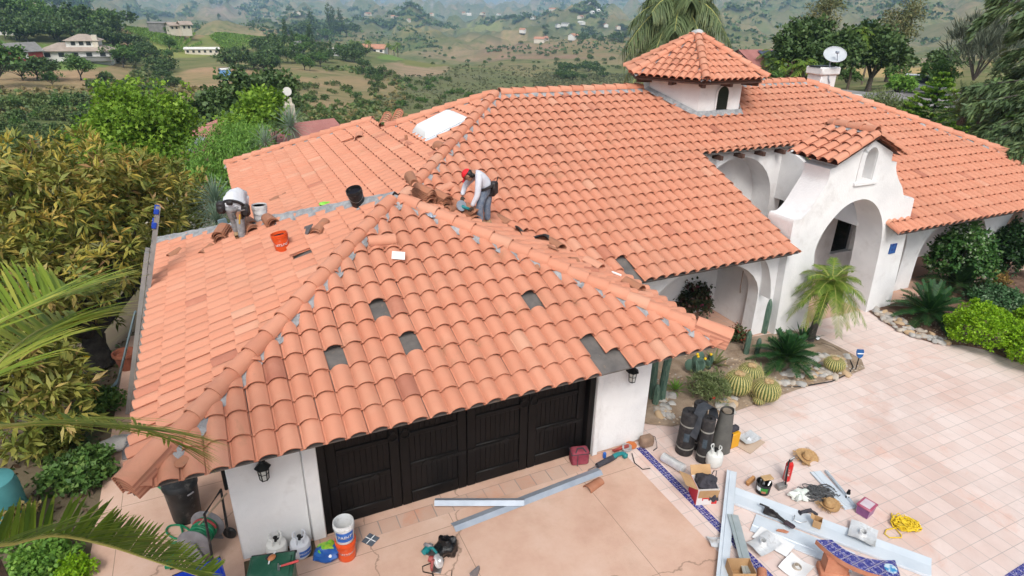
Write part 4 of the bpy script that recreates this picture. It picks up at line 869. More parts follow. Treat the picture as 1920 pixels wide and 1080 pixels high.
# face, cap, hair
z=(Vector((0,0,1))+fw*.9).normalized(); y=(fw-z*fw.dot(z)).normalized(); x=y.cross(z); Mh=Matrix((x,y,z)).transposed().to_4x4(); Mh.translation=hd
b=B(Mh); b.ell((0,.0,.0),(.078,.098,.118),14,10); b.ell((0,.045,-.07),(.048,.05,.05),10,6); b.tube([(0,.09,.02),(0,.118,-.018),(0,.10,-.026)],[.010,.015,.010],6)
for s_ in(-1,1): b.ell((s_*.078,.0,-.01),(.012,.024,.034),8,6)
ho=b.build('head',M_SKIN,t)
b=B(Mh)
for s_ in(-1,1): b.ell((s_*.032,.088,.018),(.012,.008,.008),8,5)
b.tube([(-.025,.097,-.055),(0,.102,-.056),(.025,.097,-.055)],.004,5); b.build('eyes',M_INK,ho)
b=B(Mh); b.ell((0,-.028,-.005),(.088,.088,.11),12,8); b.ell((0,-.06,-.07),(.07,.05,.06),10,6); b.build('hair',M_HAIR,t)
b=B(Mh); b.grid(lambda s,q:(.098*math.cos(2*PI*q)*math.cos(s*PI/2),.112*math.sin(2*PI*q)*math.cos(s*PI/2)+.005,.045+.092*math.sin(s*PI/2)),8,18)
b.grid(lambda s,q:((q-.5)*.17,.095+.105*s*math.cos((q-.5)*2.2),.05-.035*s-.05*(q-.5)**2*4*.5),5,8); b.grid(lambda s,q:((q-.5)*.168,.095+.103*s*math.cos((q-.5)*2.2),.044-.035*s-.05*(q-.5)**2*4*.5),5,8); b.build('cap',M_REDCAP,t)
gp=J(864,386,.02)
hand('glove',wrL,J(880,400,.17),dv*-1,M_GLOVE,t); hand('glove',wrR,J(867,382,-.03),dv*-1,M_GLOVE,t)
# tool belt
b=B(); bc_=pel+(J(908,341,0)-pel)*.2; ax=(J(908,341,0)-pel).normalized(); s1=ax.orthogonal().normalized(); s2=ax.cross(s1); b.tube([bc_+s1*(.17*math.cos(2*PI*k/18))+s2*(.17*math.sin(2*PI*k/18)) for k in range(19)],.03,6,cap=False); tb=b.build('tool_belt',M_LEATHER,t)
b=B(); c=J(926,352,.02); b.box(c,(.16,.14,.26),rz=.4,bev=.03); b.box(c+Vector((-.03,.04,-.1)),(.13,.17,.16),rz=.9,bev=.03); b.tube([c+Vector((.04,0,.05)),c+Vector((.09,0,.22))],.012,6); b.build('pouch',M_LEATHER,tb)
for (U,V_,sz) in ((890,376,.035),):
    pass
# grinder held in both hands
g=thing('angle_grinder','grey and teal angle grinder held by the man in the red cap','grinder',tuple(ft+gp))
b=B(); a0=J(880,392,.14)-gp; b.tube([(0,0,0),a0*.35,a0*.4,a0*.95,a0],[.035,.035,.030,.032,.02],12); b.build('motor_body',M_TEAL,g)
b=B(); nd=(Vector((.25,-.9,.35))).normalized(); Mq=nd.to_track_quat('Z','Y').to_matrix().to_4x4(); b.lathe([(0,.02),(.11,.02),(.115,.0),(.11,-.02),(0,-.02)],22,tuple(Vector((0,0,-.01))+nd*.05-a0*.1),Mq); b.build('disc_guard',M_METAL,g)
b=B(); b.tube([(0,0,.0),J(867,381,-.03)-gp+Vector((0,0,.03))],[.016,.018],8); b.build('side_handle',M_INK,g)
# --- man bending with his back to us
ft=gL.px(452,454)+Vector((0,0,.12)); t=thing('person','man in a white shirt and dusty trousers bending over with his back turned','person',tuple(ft)); J,dv=person_frame(ft)
ankL,ankR=J(444,436,-.15),J(455,449,.05); kneL,kneR=J(440,414,-.10),J(452,424,.08); hipL,hipR=J(431,393,.02),J(446,394,.02); pel=J(438,386,.0); sp1=J(440,377,-.08); ches=J(448,373,-.26); neck=J(449,373,-.46); hd=J(446,362,-.56)
shL,shR=J(436,370,-.36),J(458,372,-.36); elL,elR=J(437,392,-.50),J(459,397,-.45); wrL,wrR=J(441,412,-.52),J(456,418,-.5)
skin('body',[pel,sp1,ches,neck,hd,shL,elL,wrL,shR,elR,wrR,hipL,kneL,ankL,hipR,kneR,ankR],body_E,[(.08,.07),(.07,.06),(.08,.07),.05,(.085,.10),.055,.044,.030,.055,.044,.030,.07,.045,.040,.07,.045,.040],M_SKIN,t)
tp_=[J(437,391,.02),J(438,386,.0),J(440,380,-.05),J(442,375,-.12),J(446,371,-.22),J(449,370,-.33),J(451,372,-.42),J(451,376,-.50)]; tr_=[.165,.185,.195,.20,.195,.175,.13,.07]
b=B(); rows=24
def _tor(s_,q):
    x=s_*(len(tp_)-1); k=min(int(x),len(tp_)-2); f=x-k; c=tp_[k]*(1-f)+tp_[k+1]*f; r=tr_[k]*(1-f)+tr_[k+1]*f; d=(tp_[min(k+1,len(tp_)-1)]-tp_[max(k-1,0)]).normalized(); sd=d.cross(dv).normalized(); n=sd.cross(d); a=2*PI*q
    w_=1+.035*math.sin(s_*26+3*math.sin(a*2))+.03*mnoise.noise(c*9+Vector((a,0,0)))
    return c+sd*(r*1.12*w_*math.cos(a))+n*(r*.72*w_*math.sin(a))
b.grid(_tor,24,22); b.build('shirt',M_SHIRTW,t,ang=180)
for sh_,el_ in ((shL,elL),(shR,elR)): b=B(); b.tube([sh_+(ches-sh_)*.5,sh_,sh_+(el_-sh_)*.35,sh_+(el_-sh_)*.7],[.09,.10,.085,.075],12); b.build('sleeve',M_SHIRTW,t)
skin('trousers',[pel,hipL,kneL,ankL,hipR,kneR,ankR,pel+(sp1-pel)*.45],[(0,1),(1,2),(2,3),(0,4),(4,5),(5,6),(0,7)],[(.165,.15),.115,.085,.075,.115,.085,.075,(.16,.13)],M_TROU,t)
for a_ in (ankL,ankR):
    b=B(); f2=Vector((dv.x,dv.y,0)).normalized(); b.T=Matrix.Translation(a_+Vector((0,0,-.05)))@f2.to_track_quat('Y','Z').to_matrix().to_4x4()
    b.grid(lambda s,q:((.052+.008*math.sin(s*PI))*math.cos(2*PI*q),-.09+.27*s,(.055 if s>.35 else .10)*max(-.75,math.sin(2*PI*q))*(1 if 0<s<1 else .2)),8,12); b.build('boot',M_BOOT,t)
b=B(); b.ell(hd+Vector((0,0,.0)),(.095,.11,.12),12,8); b.build('hair',M_HAIR,t)
hand('hand',wrL,wrL+Vector((0,0,-.1))+dv*.03,dv,M_SKIN,t); hand('hand',wrR,wrR+Vector((0,0,-.1))+dv*.03,dv,M_SKIN,t)
b=B(); c_=pel+(sp1-pel)*.02; ax=(sp1-pel).normalized(); s1=ax.cross(Vector((0,0,1))).normalized(); s2=ax.cross(s1); b.tube([c_+s1*(.20*math.cos(2*PI*k/20))+s2*(.185*math.sin(2*PI*k/20)) for k in range(21)],.032,6,cap=False); tb=b.build('tool_belt',M_LEATHER,t)
for (U,V_,o_,sz) in ((415,389,.03,(.17,.15,.24)),(460,394,.05,(.17,.14,.25)),(430,381,.19,(.13,.05,.09))):
    b=B(); b.box(J(U,V_,o_),sz,rz=-YAW,bev=.035); 
    if U!=430: b.box(J(U,V_+4,o_+.06),(sz[0]*.7,.10,sz[2]*.6),rz=-YAW+.3,bev=.03)
    b.build('pouch',M_LEATHER,tb)
b=B(); b.tube([J(450,402,.14),J(449,420,.16)],.016,6); b.build('hammer_handle',mat('yellow_fibreglass',(.5,.3,.04),rough=.5),tb)
b=B(); q=J(452,396,.18); b.tube([q+Vector((-.07,0,0)),q+Vector((.07,0,.02))],.014,6); b.build('hammer_head',M_WIRE,tb)
# ------------------------------------------------------------------ things on the driveway
M_TANKW=mat('tank_white',(.66,.66,.63),(.74,.73,.70),s=4,rough=.4,dirt=(.42,.38,.32),ds=6,dlo=.6,dhi=.8); M_TANKG=mat('tank_pale_grey',(.60,.62,.67),(.68,.70,.74),s=4,rough=.35)
M_CARD=mat('cardboard',(.42,.25,.12),(.50,.31,.16),s=4,rough=.9); M_FELTROLL=mat('felt_roll',(.012,.012,.014),(.035,.032,.032),s=8,rough=.55,bump=.2,dirt=(.10,.08,.07),ds=5)
M_FOIL=mat('bright_sheet_metal',(.66,.67,.68),(.84,.84,.84),s=6,rough=.30,metal=.45,dirt=(.4,.38,.36),ds=7); M_STRAW=mat('straw',(.36,.21,.09),(.48,.30,.14),s=26,rough=.9,bump=.6,bs=90)
M_GREENP=mat('green_plastic',(.012,.075,.045),(.02,.10,.06),s=3,rough=.5,dirt=(.10,.15,.12),ds=3,dlo=.5,dhi=.8); M_BLUEP=mat('blue_plastic',(.005,.03,.42),(.008,.05,.52),s=3,rough=.4)
M_HOSE=mat('green_hose',(.008,.17,.075),(.015,.22,.10),s=8,rough=.4); M_GREYP=mat('grey_plastic',(.17,.16,.17),(.24,.23,.24),s=5,rough=.5); M_CORD=mat('grey_cord',(.05,.052,.055),(.09,.092,.095),s=10,rough=.5)
M_TERRA=mat('terracotta_edge',(.42,.16,.09),(.50,.22,.13),s=7,rough=.8); M_CLOTH=mat('dark_fabric',(.035,.033,.042),(.06,.055,.065),s=10,rough=.95,bump=.4); M_WOODL=mat('light_wood',(.42,.26,.12),(.5,.33,.17),s=10,rough=.7)
def th(name,label,cat,U,V,z=0,rz=0,group=None): p=at(U,V,z); return thing(name,label,cat,tuple(p),rz,group)
def rzto(U0,V0,U1,V1): a,b=at(U0,V0),at(U1,V1); return math.atan2(b.y-a.y,b.x-a.x),(b-a).length
def tank(label,U,V,m,lab=False):
    t=th('propane_tank',label,'propane tank',U,V)
    b=B(); b.lathe([(.10,.0),(.105,.03),(.13,.035),(.152,.07),(.155,.22),(.14,.275),(.09,.305),(.03,.312),(0,.312)],24); b.lathe([(.09,.0),(.1,.04)],20); b.build('body',m,t)
    b=B(); a0=camang(at(U,V))
    for s in(-1,1):
        b.tube([(.095*math.cos(a0+s*x),.095*math.sin(a0+s*x),.29+h) for x,h in ((.5,.0),(.5,.10),(.9,.125),(1.4,.13),(2.0,.13),(2.5,.125),(2.6,.10),(2.6,0))],.011,6)
    b.build('collar',m,t)
    b=B(); b.tube([(0,0,.31),(0,0,.37)],[.022,.016],8); b.tube([(0,0,.345),(.06,.0,.345)],.015,6); b.ell((0,0,.385),(.035,.035,.015),10,5); b.build('valve',M_IRON,t)
    if lab: o=band(B(),.158,.158,.10,.21,a0-.2,a0+1.1).build('label',M_LBLUE,t); wrap_text('PROPANE',.045,.158,.155,a0+.45,M_LWHITE,o)
tank('scuffed white propane tank under the lantern, left of the grey one',522,1043,M_TANKW); tank('pale grey propane tank with a blue label beside the door pilaster',566,1040,M_TANKG,True); tank('white propane tank behind the open cardboard box',1337,872,M_TANKW)
# buckets by the door
pb=at(651,1042); bucket('clean orange bucket standing under the white one by the garage door',upright(pb),M_BUCKO,M_INK,.32,M_BUCKO,("LET'S DO",.045,M_LWHITE))
bucket('white bucket with blue label, standing in the orange one by the garage door',upright(pb+Vector((0,0,.33))),M_BUCKW,M_GREY,.10,M_LBLUE,('PAINT',.075,M_LWHITE))
# colourful bag
t=th('plastic_bag','blue and green printed plastic bag beside the orange bucket','bag',618,1046); b=B(); b.ell((0,0,.13),(.21,.15,.14),16,10,noise=.45,seed=4); b.v=[(x,y,max(0,z)) for x,y,z in b.v]; b.build('bag',mat('blue_bag',(.01,.07,.30),(.02,.11,.38),s=6,rough=.35,bump=.4,bs=14,bd=.03),t)
b=B(); b.ell((-.02,.03,.185),(.15,.11,.10),14,8,noise=.4,seed=8); b.build('green_print',mat('green_print',(.12,.42,.03),(.3,.5,.05),s=9,rough=.35,lo=.45,hi=.5),t)
b=B(); b.ell((.0,-.105,.14),(.045,.05,.05),10,6); b.build('white_print',M_LWHITE,t)
# slate tile with a white cross
rz,L=rzto(676,1024,707,1001); t=th('sample_tile','square slate grey tile with a white cross lying beside the buckets','tile',695,1013,0,rz); b=B(); b.box((0,0,.012),(.20,.20,.014),rz=.2,bev=.003); b.build('slate',mat('slate',(.07,.085,.11),(.11,.13,.16),s=6,rough=.6),t)
b=B(); b.box((0,0,.021),(.20,.014,.004),rz=.2); b.box((0,0,.0225),(.014,.20,.004),rz=.2); b.build('cross',M_LWHITE,t,False)
# metal drip edges in front of the door
def channel(label,U0,V0,U1,V1,w=.13,h=.05,z=.0,m=M_METAL,name='metal_flashing',prof='L',group=None):
    a,b_=at(U0,V0,z),at(U1,V1,z); d=b_-a; t=thing(name,label,'metal flashing',tuple((a+b_)/2+Vector((0,0,.002))),math.atan2(d.y,d.x),group); L=d.length; b=B()
    P={'L':[(-w/2,h),(-w/2+.012,h+.004),(-w/2+.02,.012),(w*.15,.010),(w/2,h*.9),(w/2,h*.9-.008),(w*.15,0),(-w/2,0)],
       'V':[(-w/2,.0),(-w*.1,h),(w/2,.012),(w/2,.0),(-w*.1,h-.01),(-w/2+.01,-.0)],
       'F':[(-w/2,0),(-w/2,h),(-w/2+.006,h),(-w/2+.006,.012),(-w*.2,.012),(-w*.16,.026),(-w*.12,.012),(w/2-.006,.012),(w/2-.006,h*.6),(w/2,h*.6),(w/2,0)]}[prof]
    b.prism(P,-L/2,L/2,M=Matrix(((0,0,1,0),(1,0,0,0),(0,1,0,0),(0,0,0,1)))); b.build('strip',m,t,False); return t
channel('short pale grey metal strip lying on top of the long one by the garage door',815,942,983,942,.17,.06,.055,M_METAL,prof='V'); channel('long pale grey metal strip lying diagonally from the rubbish bag to the saw',850,990,1125,884,.20,.05,0,M_METAL,prof='V')
# rubbish bag
t=th('rubbish_bag','crumpled black rubbish bag on the concrete before the garage door','bag',838,1040); b=B(); b.ell((0,0,.16),(.16,.15,.19),26,18,noise=.5,seed=2); b.v=[(x*(1+.10*mnoise.noise(Vector((x,y,z))*14)),y*(1+.10*mnoise.noise(Vector((x,y,z))*14)),max(0,z*(1+.12*mnoise.noise(Vector((y,x,z))*11)))) for x,y,z in b.v]; b.build('bag',mat('black_film',(.006,.006,.007),rough=.22,bump=.6,bs=14,bd=.04),t,True,60)
def circ_saw(label,U,V,rz,m,guard,cord=None):
    t=th('circular_saw',label,'circular saw',U,V,0,rz); Mr=Matrix.Rotation(R(90),4,'X')@Matrix.Rotation(R(35),4,'X')
    b=B(); b.box((0,0,.008),(.26,.13,.008),bev=.002); b.build('base_plate',M_WIRE,t)
    b=B(); b.lathe([(0,-.02),(.095,-.02),(.105,-.012),(.105,.02),(.095,.03),(0,.03)],22,(0,0,.11),Matrix.Rotation(R(60),4,'X')); b.lathe([(0,.035),(.04,.035),(.03,.06),(0,.06)],14,(0,0,.11),Matrix.Rotation(R(60),4,'X')); b.build('blade_guard',guard,t)
    b=B(); b.tube([(0,.03,.12),(0,.10,.13),(0,.15,.14)],[.05,.055,.04],12); b.tube([(-.03,.05,.17),(-.10,.06,.20),(-.17,.06,.15),(-.15,.06,.08)],[.018,.022,.022,.018],8); b.build('motor_body',m,t)
    b=B(); b.tube([(-.16,.06,.09),(-.24,.02,.02),(-.28,-.12,.008),(-.18,-.24,.008),(-.05,-.22,.008)],.007,6); b.build('cord',M_IRON,t)
circ_saw('teal corded circular saw against the rubbish bag',806,1036,2.2,M_TEAL,M_GREYP); circ_saw('worn red and silver circular saw in front of the rubbish bag',822,1062,1.0,mat('worn_red',(.28,.05,.05),(.35,.1,.08),s=8,rough=.5),M_FOIL)
b=B(); _q=[at(808,1056,.012),at(792,1062,.012),at(793,1072,.012),at(812,1076,.012),at(815,1090,.012)]; b.tube(_q,.008,6); tag(b.build('power_cable',M_IRON),'black power cord trailing from the silver circular saw to the photo edge','cord')
# wedge at the lower edge, terracotta tile on the slab
t=th('steel_wedge','grey steel plate leaning up at the bottom edge of the photo','steel plate',895,1082,0,.9); b=B(); b.add([(-.2,0,0),(.15,0,0),(.12,.0,.10),(-.16,.05,.24),(-.2,.02,0),(.15,.02,0),(.12,.02,.10),(-.16,.07,.24)],[(0,1,2,3),(7,6,5,4),(0,4,5,1),(1,5,6,2),(2,6,7,3),(3,7,4,0)]); b.build('plate',M_GREYP,t,False)
b=B(); rg=random.Random(4); barrel(b,.36,1,rg,.10); b.t=[.3]*len(b.f); o=b.build('roof_tile',mat('brown_clay',(.33,.13,.07),(.38,.17,.10),s=6,rough=.75),ang=50); rz,_=rzto(1097,918,1135,893); o.matrix_world=Matrix.Translation(at(1116,908,.03))@Matrix.Rotation(rz-R(90),4,'Z'); tag(o,'single terracotta barrel tile lying on the concrete below the saw','roof tile')
# red cooler bag
rz,_=rzto(1068,866,1100,866); t=th('cooler_bag','worn red fabric cooler bag by the right end of the garage door','cooler bag',1085,866,0,rz+.15); b=B(); b.box((0,0,.15),(.33,.22,.30),bev=.03); b.build('bag',mat('faded_red_fabric',(.20,.025,.045),(.30,.06,.08),s=7,rough=.9,bump=.3),t)
b=B(); b.tube([(-.17,-.11,.255),(.17,-.11,.255),(.17,.11,.255),(-.17,.11,.255),(-.17,-.11,.255)],.008,5); b.box((-.06,-.115,.12),(.01,.012,.24)); b.build('zip',M_CLOTH,t); b=B(); b.tube([(-.1,-.1,.29),(-.05,-.03,.34),(.05,-.03,.34),(.1,-.1,.29)],.012,6); b.build('strap',M_CLOTH,t)
# power tools at the garage corner
rz,_=rzto(1115,882,1175,853); t=th('reciprocating_saw','black and teal reciprocating saw at the end of the long metal strip','saw',1142,867,0,rz); b=B(); b.tube([(-.30,0,.06),(-.1,0,.065),(.05,0,.07),(.16,0,.075)],[.05,.055,.055,.045],12); b.build('body',M_CLOTH,t); b=B(); b.tube([(.10,0,.09),(.20,-.02,.12),(.30,-.04,.11),(.33,-.05,.07)],[.05,.04,.035,.045],10); b.box((.34,-.06,.05),(.09,.09,.09),bev=.015); b.build('handle',M_TEAL,t); b=B(); b.box((-.40,0,.06),(.22,.005,.02)); b.build('blade',M_WIRE,t)
t=th('angle_grinder','red angle grinder with coiled grey cord against the right pillar','grinder',1172,846,0,.3); b=B(); b.tube([(-.22,.1,.06),(.0,.05,.07),(.12,.02,.06)],[.03,.04,.045],10); b.tube([(-.20,.1,.06),(-.28,.08,.12),(-.24,.0,.16)],.022,6); b.build('body',mat('worn_red2',(.35,.06,.04),(.25,.05,.05),s=9,rough=.5),t); b=B(); b.lathe([(0,0),(.10,0),(.11,.03),(0,.04)],16,(.18,.0,.03)); b.build('guard',mat('orange_guard',(.5,.14,.03),rough=.5),t)
b=B(); rg=random.Random(6); 
for k in range(6): b.tube([(.02+(.09+rg.uniform(-.02,.02))*math.cos(a),-.02+(.07+rg.uniform(-.02,.02))*math.sin(a),.05+.012*k+.02*math.sin(a*2+k)) for a in np.linspace(0,2*PI,18)],.009,5,cap=False)
b.build('cord',mat('silver_cord',(.35,.35,.36),rough=.5),t)
b=B(); b.tube([at(1185,850,.03),at(1190,868,.012),at(1205,880,.012),at(1219,878,.012)],.009,6); tag(b.build('power_cable',M_IRON),'black cord end curling over the blue tile strip by the red grinder','cord')
b=B(); b.lathe([(0,0),(.03,0),(.033,.01),(.033,.10),(.026,.115),(0,.115)],14); o=b.build('drink_can',M_LBLUE,loc=tuple(at(1133,858))); tag(o,'small blue drink can standing by the foot of the right pillar','can')
rz,_=rzto(1195,838,1225,830); t=th('canvas_bag','square brown canvas bag with a black strap at the garage corner','bag',1211,836,0,rz); b=B(); b.box((0,0,.12),(.28,.20,.24),bev=.05); b.build('bag',mat('brown_canvas',(.20,.13,.09),(.26,.17,.12),s=9,rough=.95,bump=.4),t); b=B(); b.tube([(.12,0,.21),(.19,.0,.16),(.20,-.06,.05),(.16,-.14,.012),(.05,-.18,.010)],.014,5,flat=.4); b.build('strap',M_CLOTH,t)
# underlayment rolls
def roll(label,U,V,h,r,lean=0,m=M_FELTROLL,name='felt_roll',dv=0,group=None):
    p=at(U,V); t=thing(name,label,'roofing roll',M=upright(p,0,(lean,dv)),group=group); b=B(); b.lathe([(0,0),(r*.97,0),(r,.01),(r,h-.01),(r*.97,h),(r*.42,h),(r*.36,h-.05),(0,h-.05)],26); b.build('roll',m,t)
    b=B(); ca=camang(p)
    for z in(.16*h,.72*h): b.lathe([(r+.003,z),(r+.004,z+.03)],26)
    b.build('tape',mat('grey_tape',(.22,.21,.19),(.3,.29,.26),s=7,rough=.5),t); b=B(); band(b,r+.006,r+.006,.38*h,.58*h,ca-.3,ca+.3); o=b.build('label',mat('dark_label',(.03,.05,.07),(.07,.09,.11),s=14,rough=.5),t); return t
roll('tall black felt roll nearest the garage wall',1282,846,.93,.165,R(2)); roll('narrower black felt roll standing in front of the grey sheet',1316,862,.95,.125,R(0),M_FELTROLL); roll('black felt roll standing behind, between the other two',1306,838,.98,.13,R(-4))
b=B(); p=at(1303,848)
vx=Vector((math.cos(-YAW),math.sin(-YAW),0)); fy=Vector((math.sin(YAW),math.cos(YAW),0)); PP=[(-.18,-.20,.52),(-.13,-.17,.75),(-.10,-.13,.95),(-.02,-.03,1.05),(.10,.04,1.07),(.19,.05,1.03),(.23,.03,.92),(.22,.0,.84)]
b.grid(lambda s,q:p+(lambda i,f:(vx*(PP[i][0]*(1-f)+PP[i+1][0]*f)+fy*(PP[i][1]*(1-f)+PP[i+1][1]*f)+Vector((0,0,PP[i][2]*(1-f)+PP[i+1][2]*f))))(min(6,int(s*6.999)),s*6.999-min(6,int(s*6.999)))+(vx*.55+fy*-.75)*((q-.5)*.22),14,3)
b.grid(lambda s,q:p+Vector((0,0,-.012))+(lambda i,f:(vx*(PP[i][0]*(1-f)+PP[i+1][0]*f)+fy*(PP[i][1]*(1-f)+PP[i+1][1]*f)+Vector((0,0,PP[i][2]*(1-f)+PP[i+1][2]*f))))(min(6,int(s*6.999)),s*6.999-min(6,int(s*6.999)))+(vx*.55+fy*-.75)*((q-.5)*.22),14,3)
tag(b.build('felt_strip',mat('slate_felt',(.035,.04,.05),(.06,.065,.075),s=9,rough=.6)),'dark felt strip draped over the tops of the black rolls','felt strip')
p=at(1350,842); t=thing('sheet_roll','dull grey sheet rolled into a cone, leaning right of the black rolls','sheet roll',tuple(p)); b=B()
b.grid(lambda s,q:((.13+.07*(1-s))*math.cos(5.6*q-.4)*(1+.1*q),(.12+.06*(1-s))*math.sin(5.6*q-.4),.0+.93*s-.06*q*s),10,22); b.grid(lambda s,q:((.12+.07*(1-s))*math.cos(5.6*q-.4)*(1+.1*q),(.11+.06*(1-s))*math.sin(5.6*q-.4),.0+.93*s-.06*q*s),10,22); b.build('roll',mat('dull_grey_sheet',(.085,.082,.075),(.12,.115,.105),s=5,rough=.7),t)
b=B(); b.lathe([(0,.85),(.09,.88),(.085,.90),(.04,.90),(0,.87)],16); b.build('core',mat('brown_core',(.2,.16,.12),rough=.8),t)
rz,_=rzto(1358,838,1382,828); t=th('tool_case','yellow and black tool case standing behind the grey roll','tool case',1371,836,0,rz); b=B(); b.box((0,0,.17),(.24,.16,.34),bev=.02); b.build('case',mat('case_yellow',(.62,.30,.01),(.68,.34,.015),s=3,rough=.4),t); b=B(); b.box((.0,.03,.39),(.25,.14,.12),bev=.04); b.box((-.125,0,.2),(.02,.17,.36)); b.build('lid',M_CLOTH,t)
rz,_=rzto(1385,830,1425,815); t=th('vent_flashing','bright metal flashing lying on a cardboard sheet beside the tool case','flashing',1402,824,.02,rz); b=B(); b.grid(lambda a,c:((a-.5)*.42,(c-.5)*.30,.03+.04*(2*a-1)**2+.05*max(0,1-((a-.5)**2+(c-.4)**2)*60)),14,12); b.build('sheet',M_FOIL,t)
rz,_=rzto(1378,838,1432,815); t=th('cardboard_sheet','flat cardboard sheet under the bright metal flashing','cardboard',1405,832,.0,rz+.2); b=B(); b.box((0,0,.008),(.55,.36,.008)); b.build('card',mat('pale_card',(.5,.38,.29),rough=.9),t,False)
# steel vent pipe
a,b_=at(1243,856,.09),at(1283,880,.09); t=thing('duct_pipe','shiny metal duct pipe lying beside the blue tile strip','duct pipe',tuple((a+b_)/2)); d=(b_-a)/2; b=B(); b.tube([-d,d*.45,d*.5,d*.95],[.085,.085,.092,.088],20); b.tube([d*.95,d*1.02],[.088,.06],20); b.build('pipe',M_FOIL,t)
# open box with jacket
p0=at(1330,945); rz,_=rzto(1310,945,1352,943); t=thing('cardboard_box','open red and white printed cardboard box with flaps folded out','box',tuple(p0+Vector((0,.18,0))),rz); W,Dp,Hh=.36,.36,.34
b=B(); 
for c,s in (((0,-Dp/2,Hh/2),(W,.008,Hh)),((0,Dp/2,Hh/2),(W,.008,Hh)),((-W/2,0,Hh/2),(.008,Dp,Hh)),((W/2,0,Hh/2),(.008,Dp,Hh)),((0,0,.01),(W,Dp,.01))): b.box(c,s)
bx=b.build('carton',mat('white_card',(.66,.62,.60),rough=.8),t,False)
b=B(); b.box((-W/2-.006,0,Hh/2),(.004,Dp,Hh)); b.box((W*.36,-Dp/2-.006,Hh*.42),(W*.26,.004,Hh*.75)); b.build('red_print',M_RED,bx,False)
b=B(); b.ell((-.02,-Dp/2-.006,Hh*.5),(.085,.004,.045),16,8); b.box((-.08,-Dp/2-.006,Hh*.36),(.02,.004,.05)); b.box((.03,-Dp/2-.006,Hh*.36),(.02,.004,.05)); b.build('compressor_picture',M_RED,bx)
b=B(); b.box((W*.37,-Dp/2-.0095,Hh*.45),(.05,.003,.07)); b.build('sticker',mat('lilac_sticker',(.45,.35,.6),rough=.6),bx,False)
for nm,c,s,ax,an in (('flap',(0,-Dp/2-.03,Hh-.085),(W*.96,.006,.19),'X',12),('flap',(-W/2-.12,0.0,Hh+.05),(.006,Dp,.26),'Y',-62),('flap',(0,Dp/2+.06,Hh+.06),(W,.006,.18),'X',-40)):
    b=B(); b.box(c,s,M=Matrix.Rotation(R(an),4,ax)); b.build(nm,M_CARD,t,False)
t=thing('jacket','dark grey jacket bundled in the open red and white box','jacket',tuple(p0+Vector((0,.18,.27))),rz); b=B(); b.ell((.02,.02,.05),(.17,.16,.13),20,12,noise=.5,seed=11); b.grid(lambda a,c:(-.02+.16*a+.05*c,-.08-.14*c+.02*math.sin(a*9),.15-.30*c*c+.02*math.sin(a*12)),8,8); b.grid(lambda a,c:(-.02+.16*a+.05*c,-.07-.14*c+.02*math.sin(a*9),.13-.30*c*c+.02*math.sin(a*12)),8,8); b.build('cloth',M_CLOTH,t); b=B(); b.tube([(.13,.1,.08),(.18,.12,.2),(.22,.1,.22),(.2,.05,.1)],.008,5); b.build('cord',M_CLOTH,t)
# pail with tools
p0=at(1429,922); t=thing('pail','black and white pail with green label full of hand tools','pail',tuple(p0)); ca=camang(p0); b=B(); b.lathe([(0,0),(.105,0),(.115,.01),(.128,.20),(.134,.205),(.134,.22),(.124,.222),(.11,.03),(0,.03)],24); b.build('body',M_BUCKB,t)
b=B(); band(b,.112,.129,.02,.17,ca-.95,ca-.25); b.build('white_label',M_LWHITE,t); b=B(); band(b,.113,.130,.02,.17,ca-.25,ca+.75); o=b.build('green_label',mat('green_label',(.03,.22,.03),(.05,.3,.04),s=9,rough=.5),t); b=B(); band(b,.122,.128,.06,.11,ca-.1,ca+.5); b.build('label_picture',M_TERRA,o)
t=thing('trowel','wooden handled float resting across the tool pail','float',tuple(p0+Vector((.02,0,.23)))); b=B(); b.box((.05,.02,.045),(.20,.12,.03),rz=-.2,bev=.006); b.build('handle',M_WOODL,t); b=B(); b.tube([(-.08,-.04,-.02),(0,.03,.01),(.03,.08,.03)],.02,6); b.tube([(.0,-.07,-.04),(.06,-.05,.02)],.018,6); b.tube([(-.06,.05,-.08),(-.09,.02,.05)],.015,6); b.build('tool_handles',M_WIRE,t)
rz,_=rzto(1398,912,1416,902); t=th('wood_block','short wooden block leaning against the tool pail','wood block',1406,907,0,rz); b=B(); b.box((0,0,.07),(.20,.06,.09),M=Matrix.Rotation(R(-18),4,'Y'),bev=.008); b.build('block',mat('orange_wood',(.40,.19,.07),(.46,.24,.1),s=9,rough=.7),t)
# extinguisher, tamper
p0=at(1474,899); t=thing('fire_extinguisher','red fire extinguisher with black hose standing on the pavers','fire extinguisher',tuple(p0)); b=B(); b.lathe([(0,0),(.062,0),(.066,.02),(.066,.34),(.05,.385),(.025,.40),(0,.40)],20); b.build('cylinder',M_RED,t); b=B(); b.tube([(0,0,.39),(0,0,.45)],.022,8); b.tube([(-.03,0,.46),(.06,-.01,.49)],.016,6); b.tube([(-.03,0,.44),(.05,.0,.43)],.012,6); b.build('valve_head',M_WIRE,t)
b=B(); b.tube([(-.03,0,.45),(-.09,-.03,.43),(-.16,-.1,.25),(-.22,-.17,.06)],.015,8); b.build('hose',M_IRON,t); b=B(); ca=camang(p0); band(b,.068,.068,.12,.28,ca-.5,ca+.5); b.build('label',mat('cream_label',(.6,.5,.45),(.45,.08,.07),s=30,rough=.5,lo=.45,hi=.5),t)
rz,_=rzto(1452,914,1478,906); t=th('hand_tamper','heavy steel block with an upright rod beside the extinguisher','hand tamper',1464,915,0,rz); b=B(); b.box((0,0,.045),(.19,.10,.09),bev=.006); b.build('block',mat('raw_steel',(.25,.24,.23),(.34,.33,.32),s=8,rough=.5,metal=.5),t); b=B(); b.tube([(.03,0,.09),(.045,.02,.46)],.009,6); b.build('rod',M_WIRE,t)
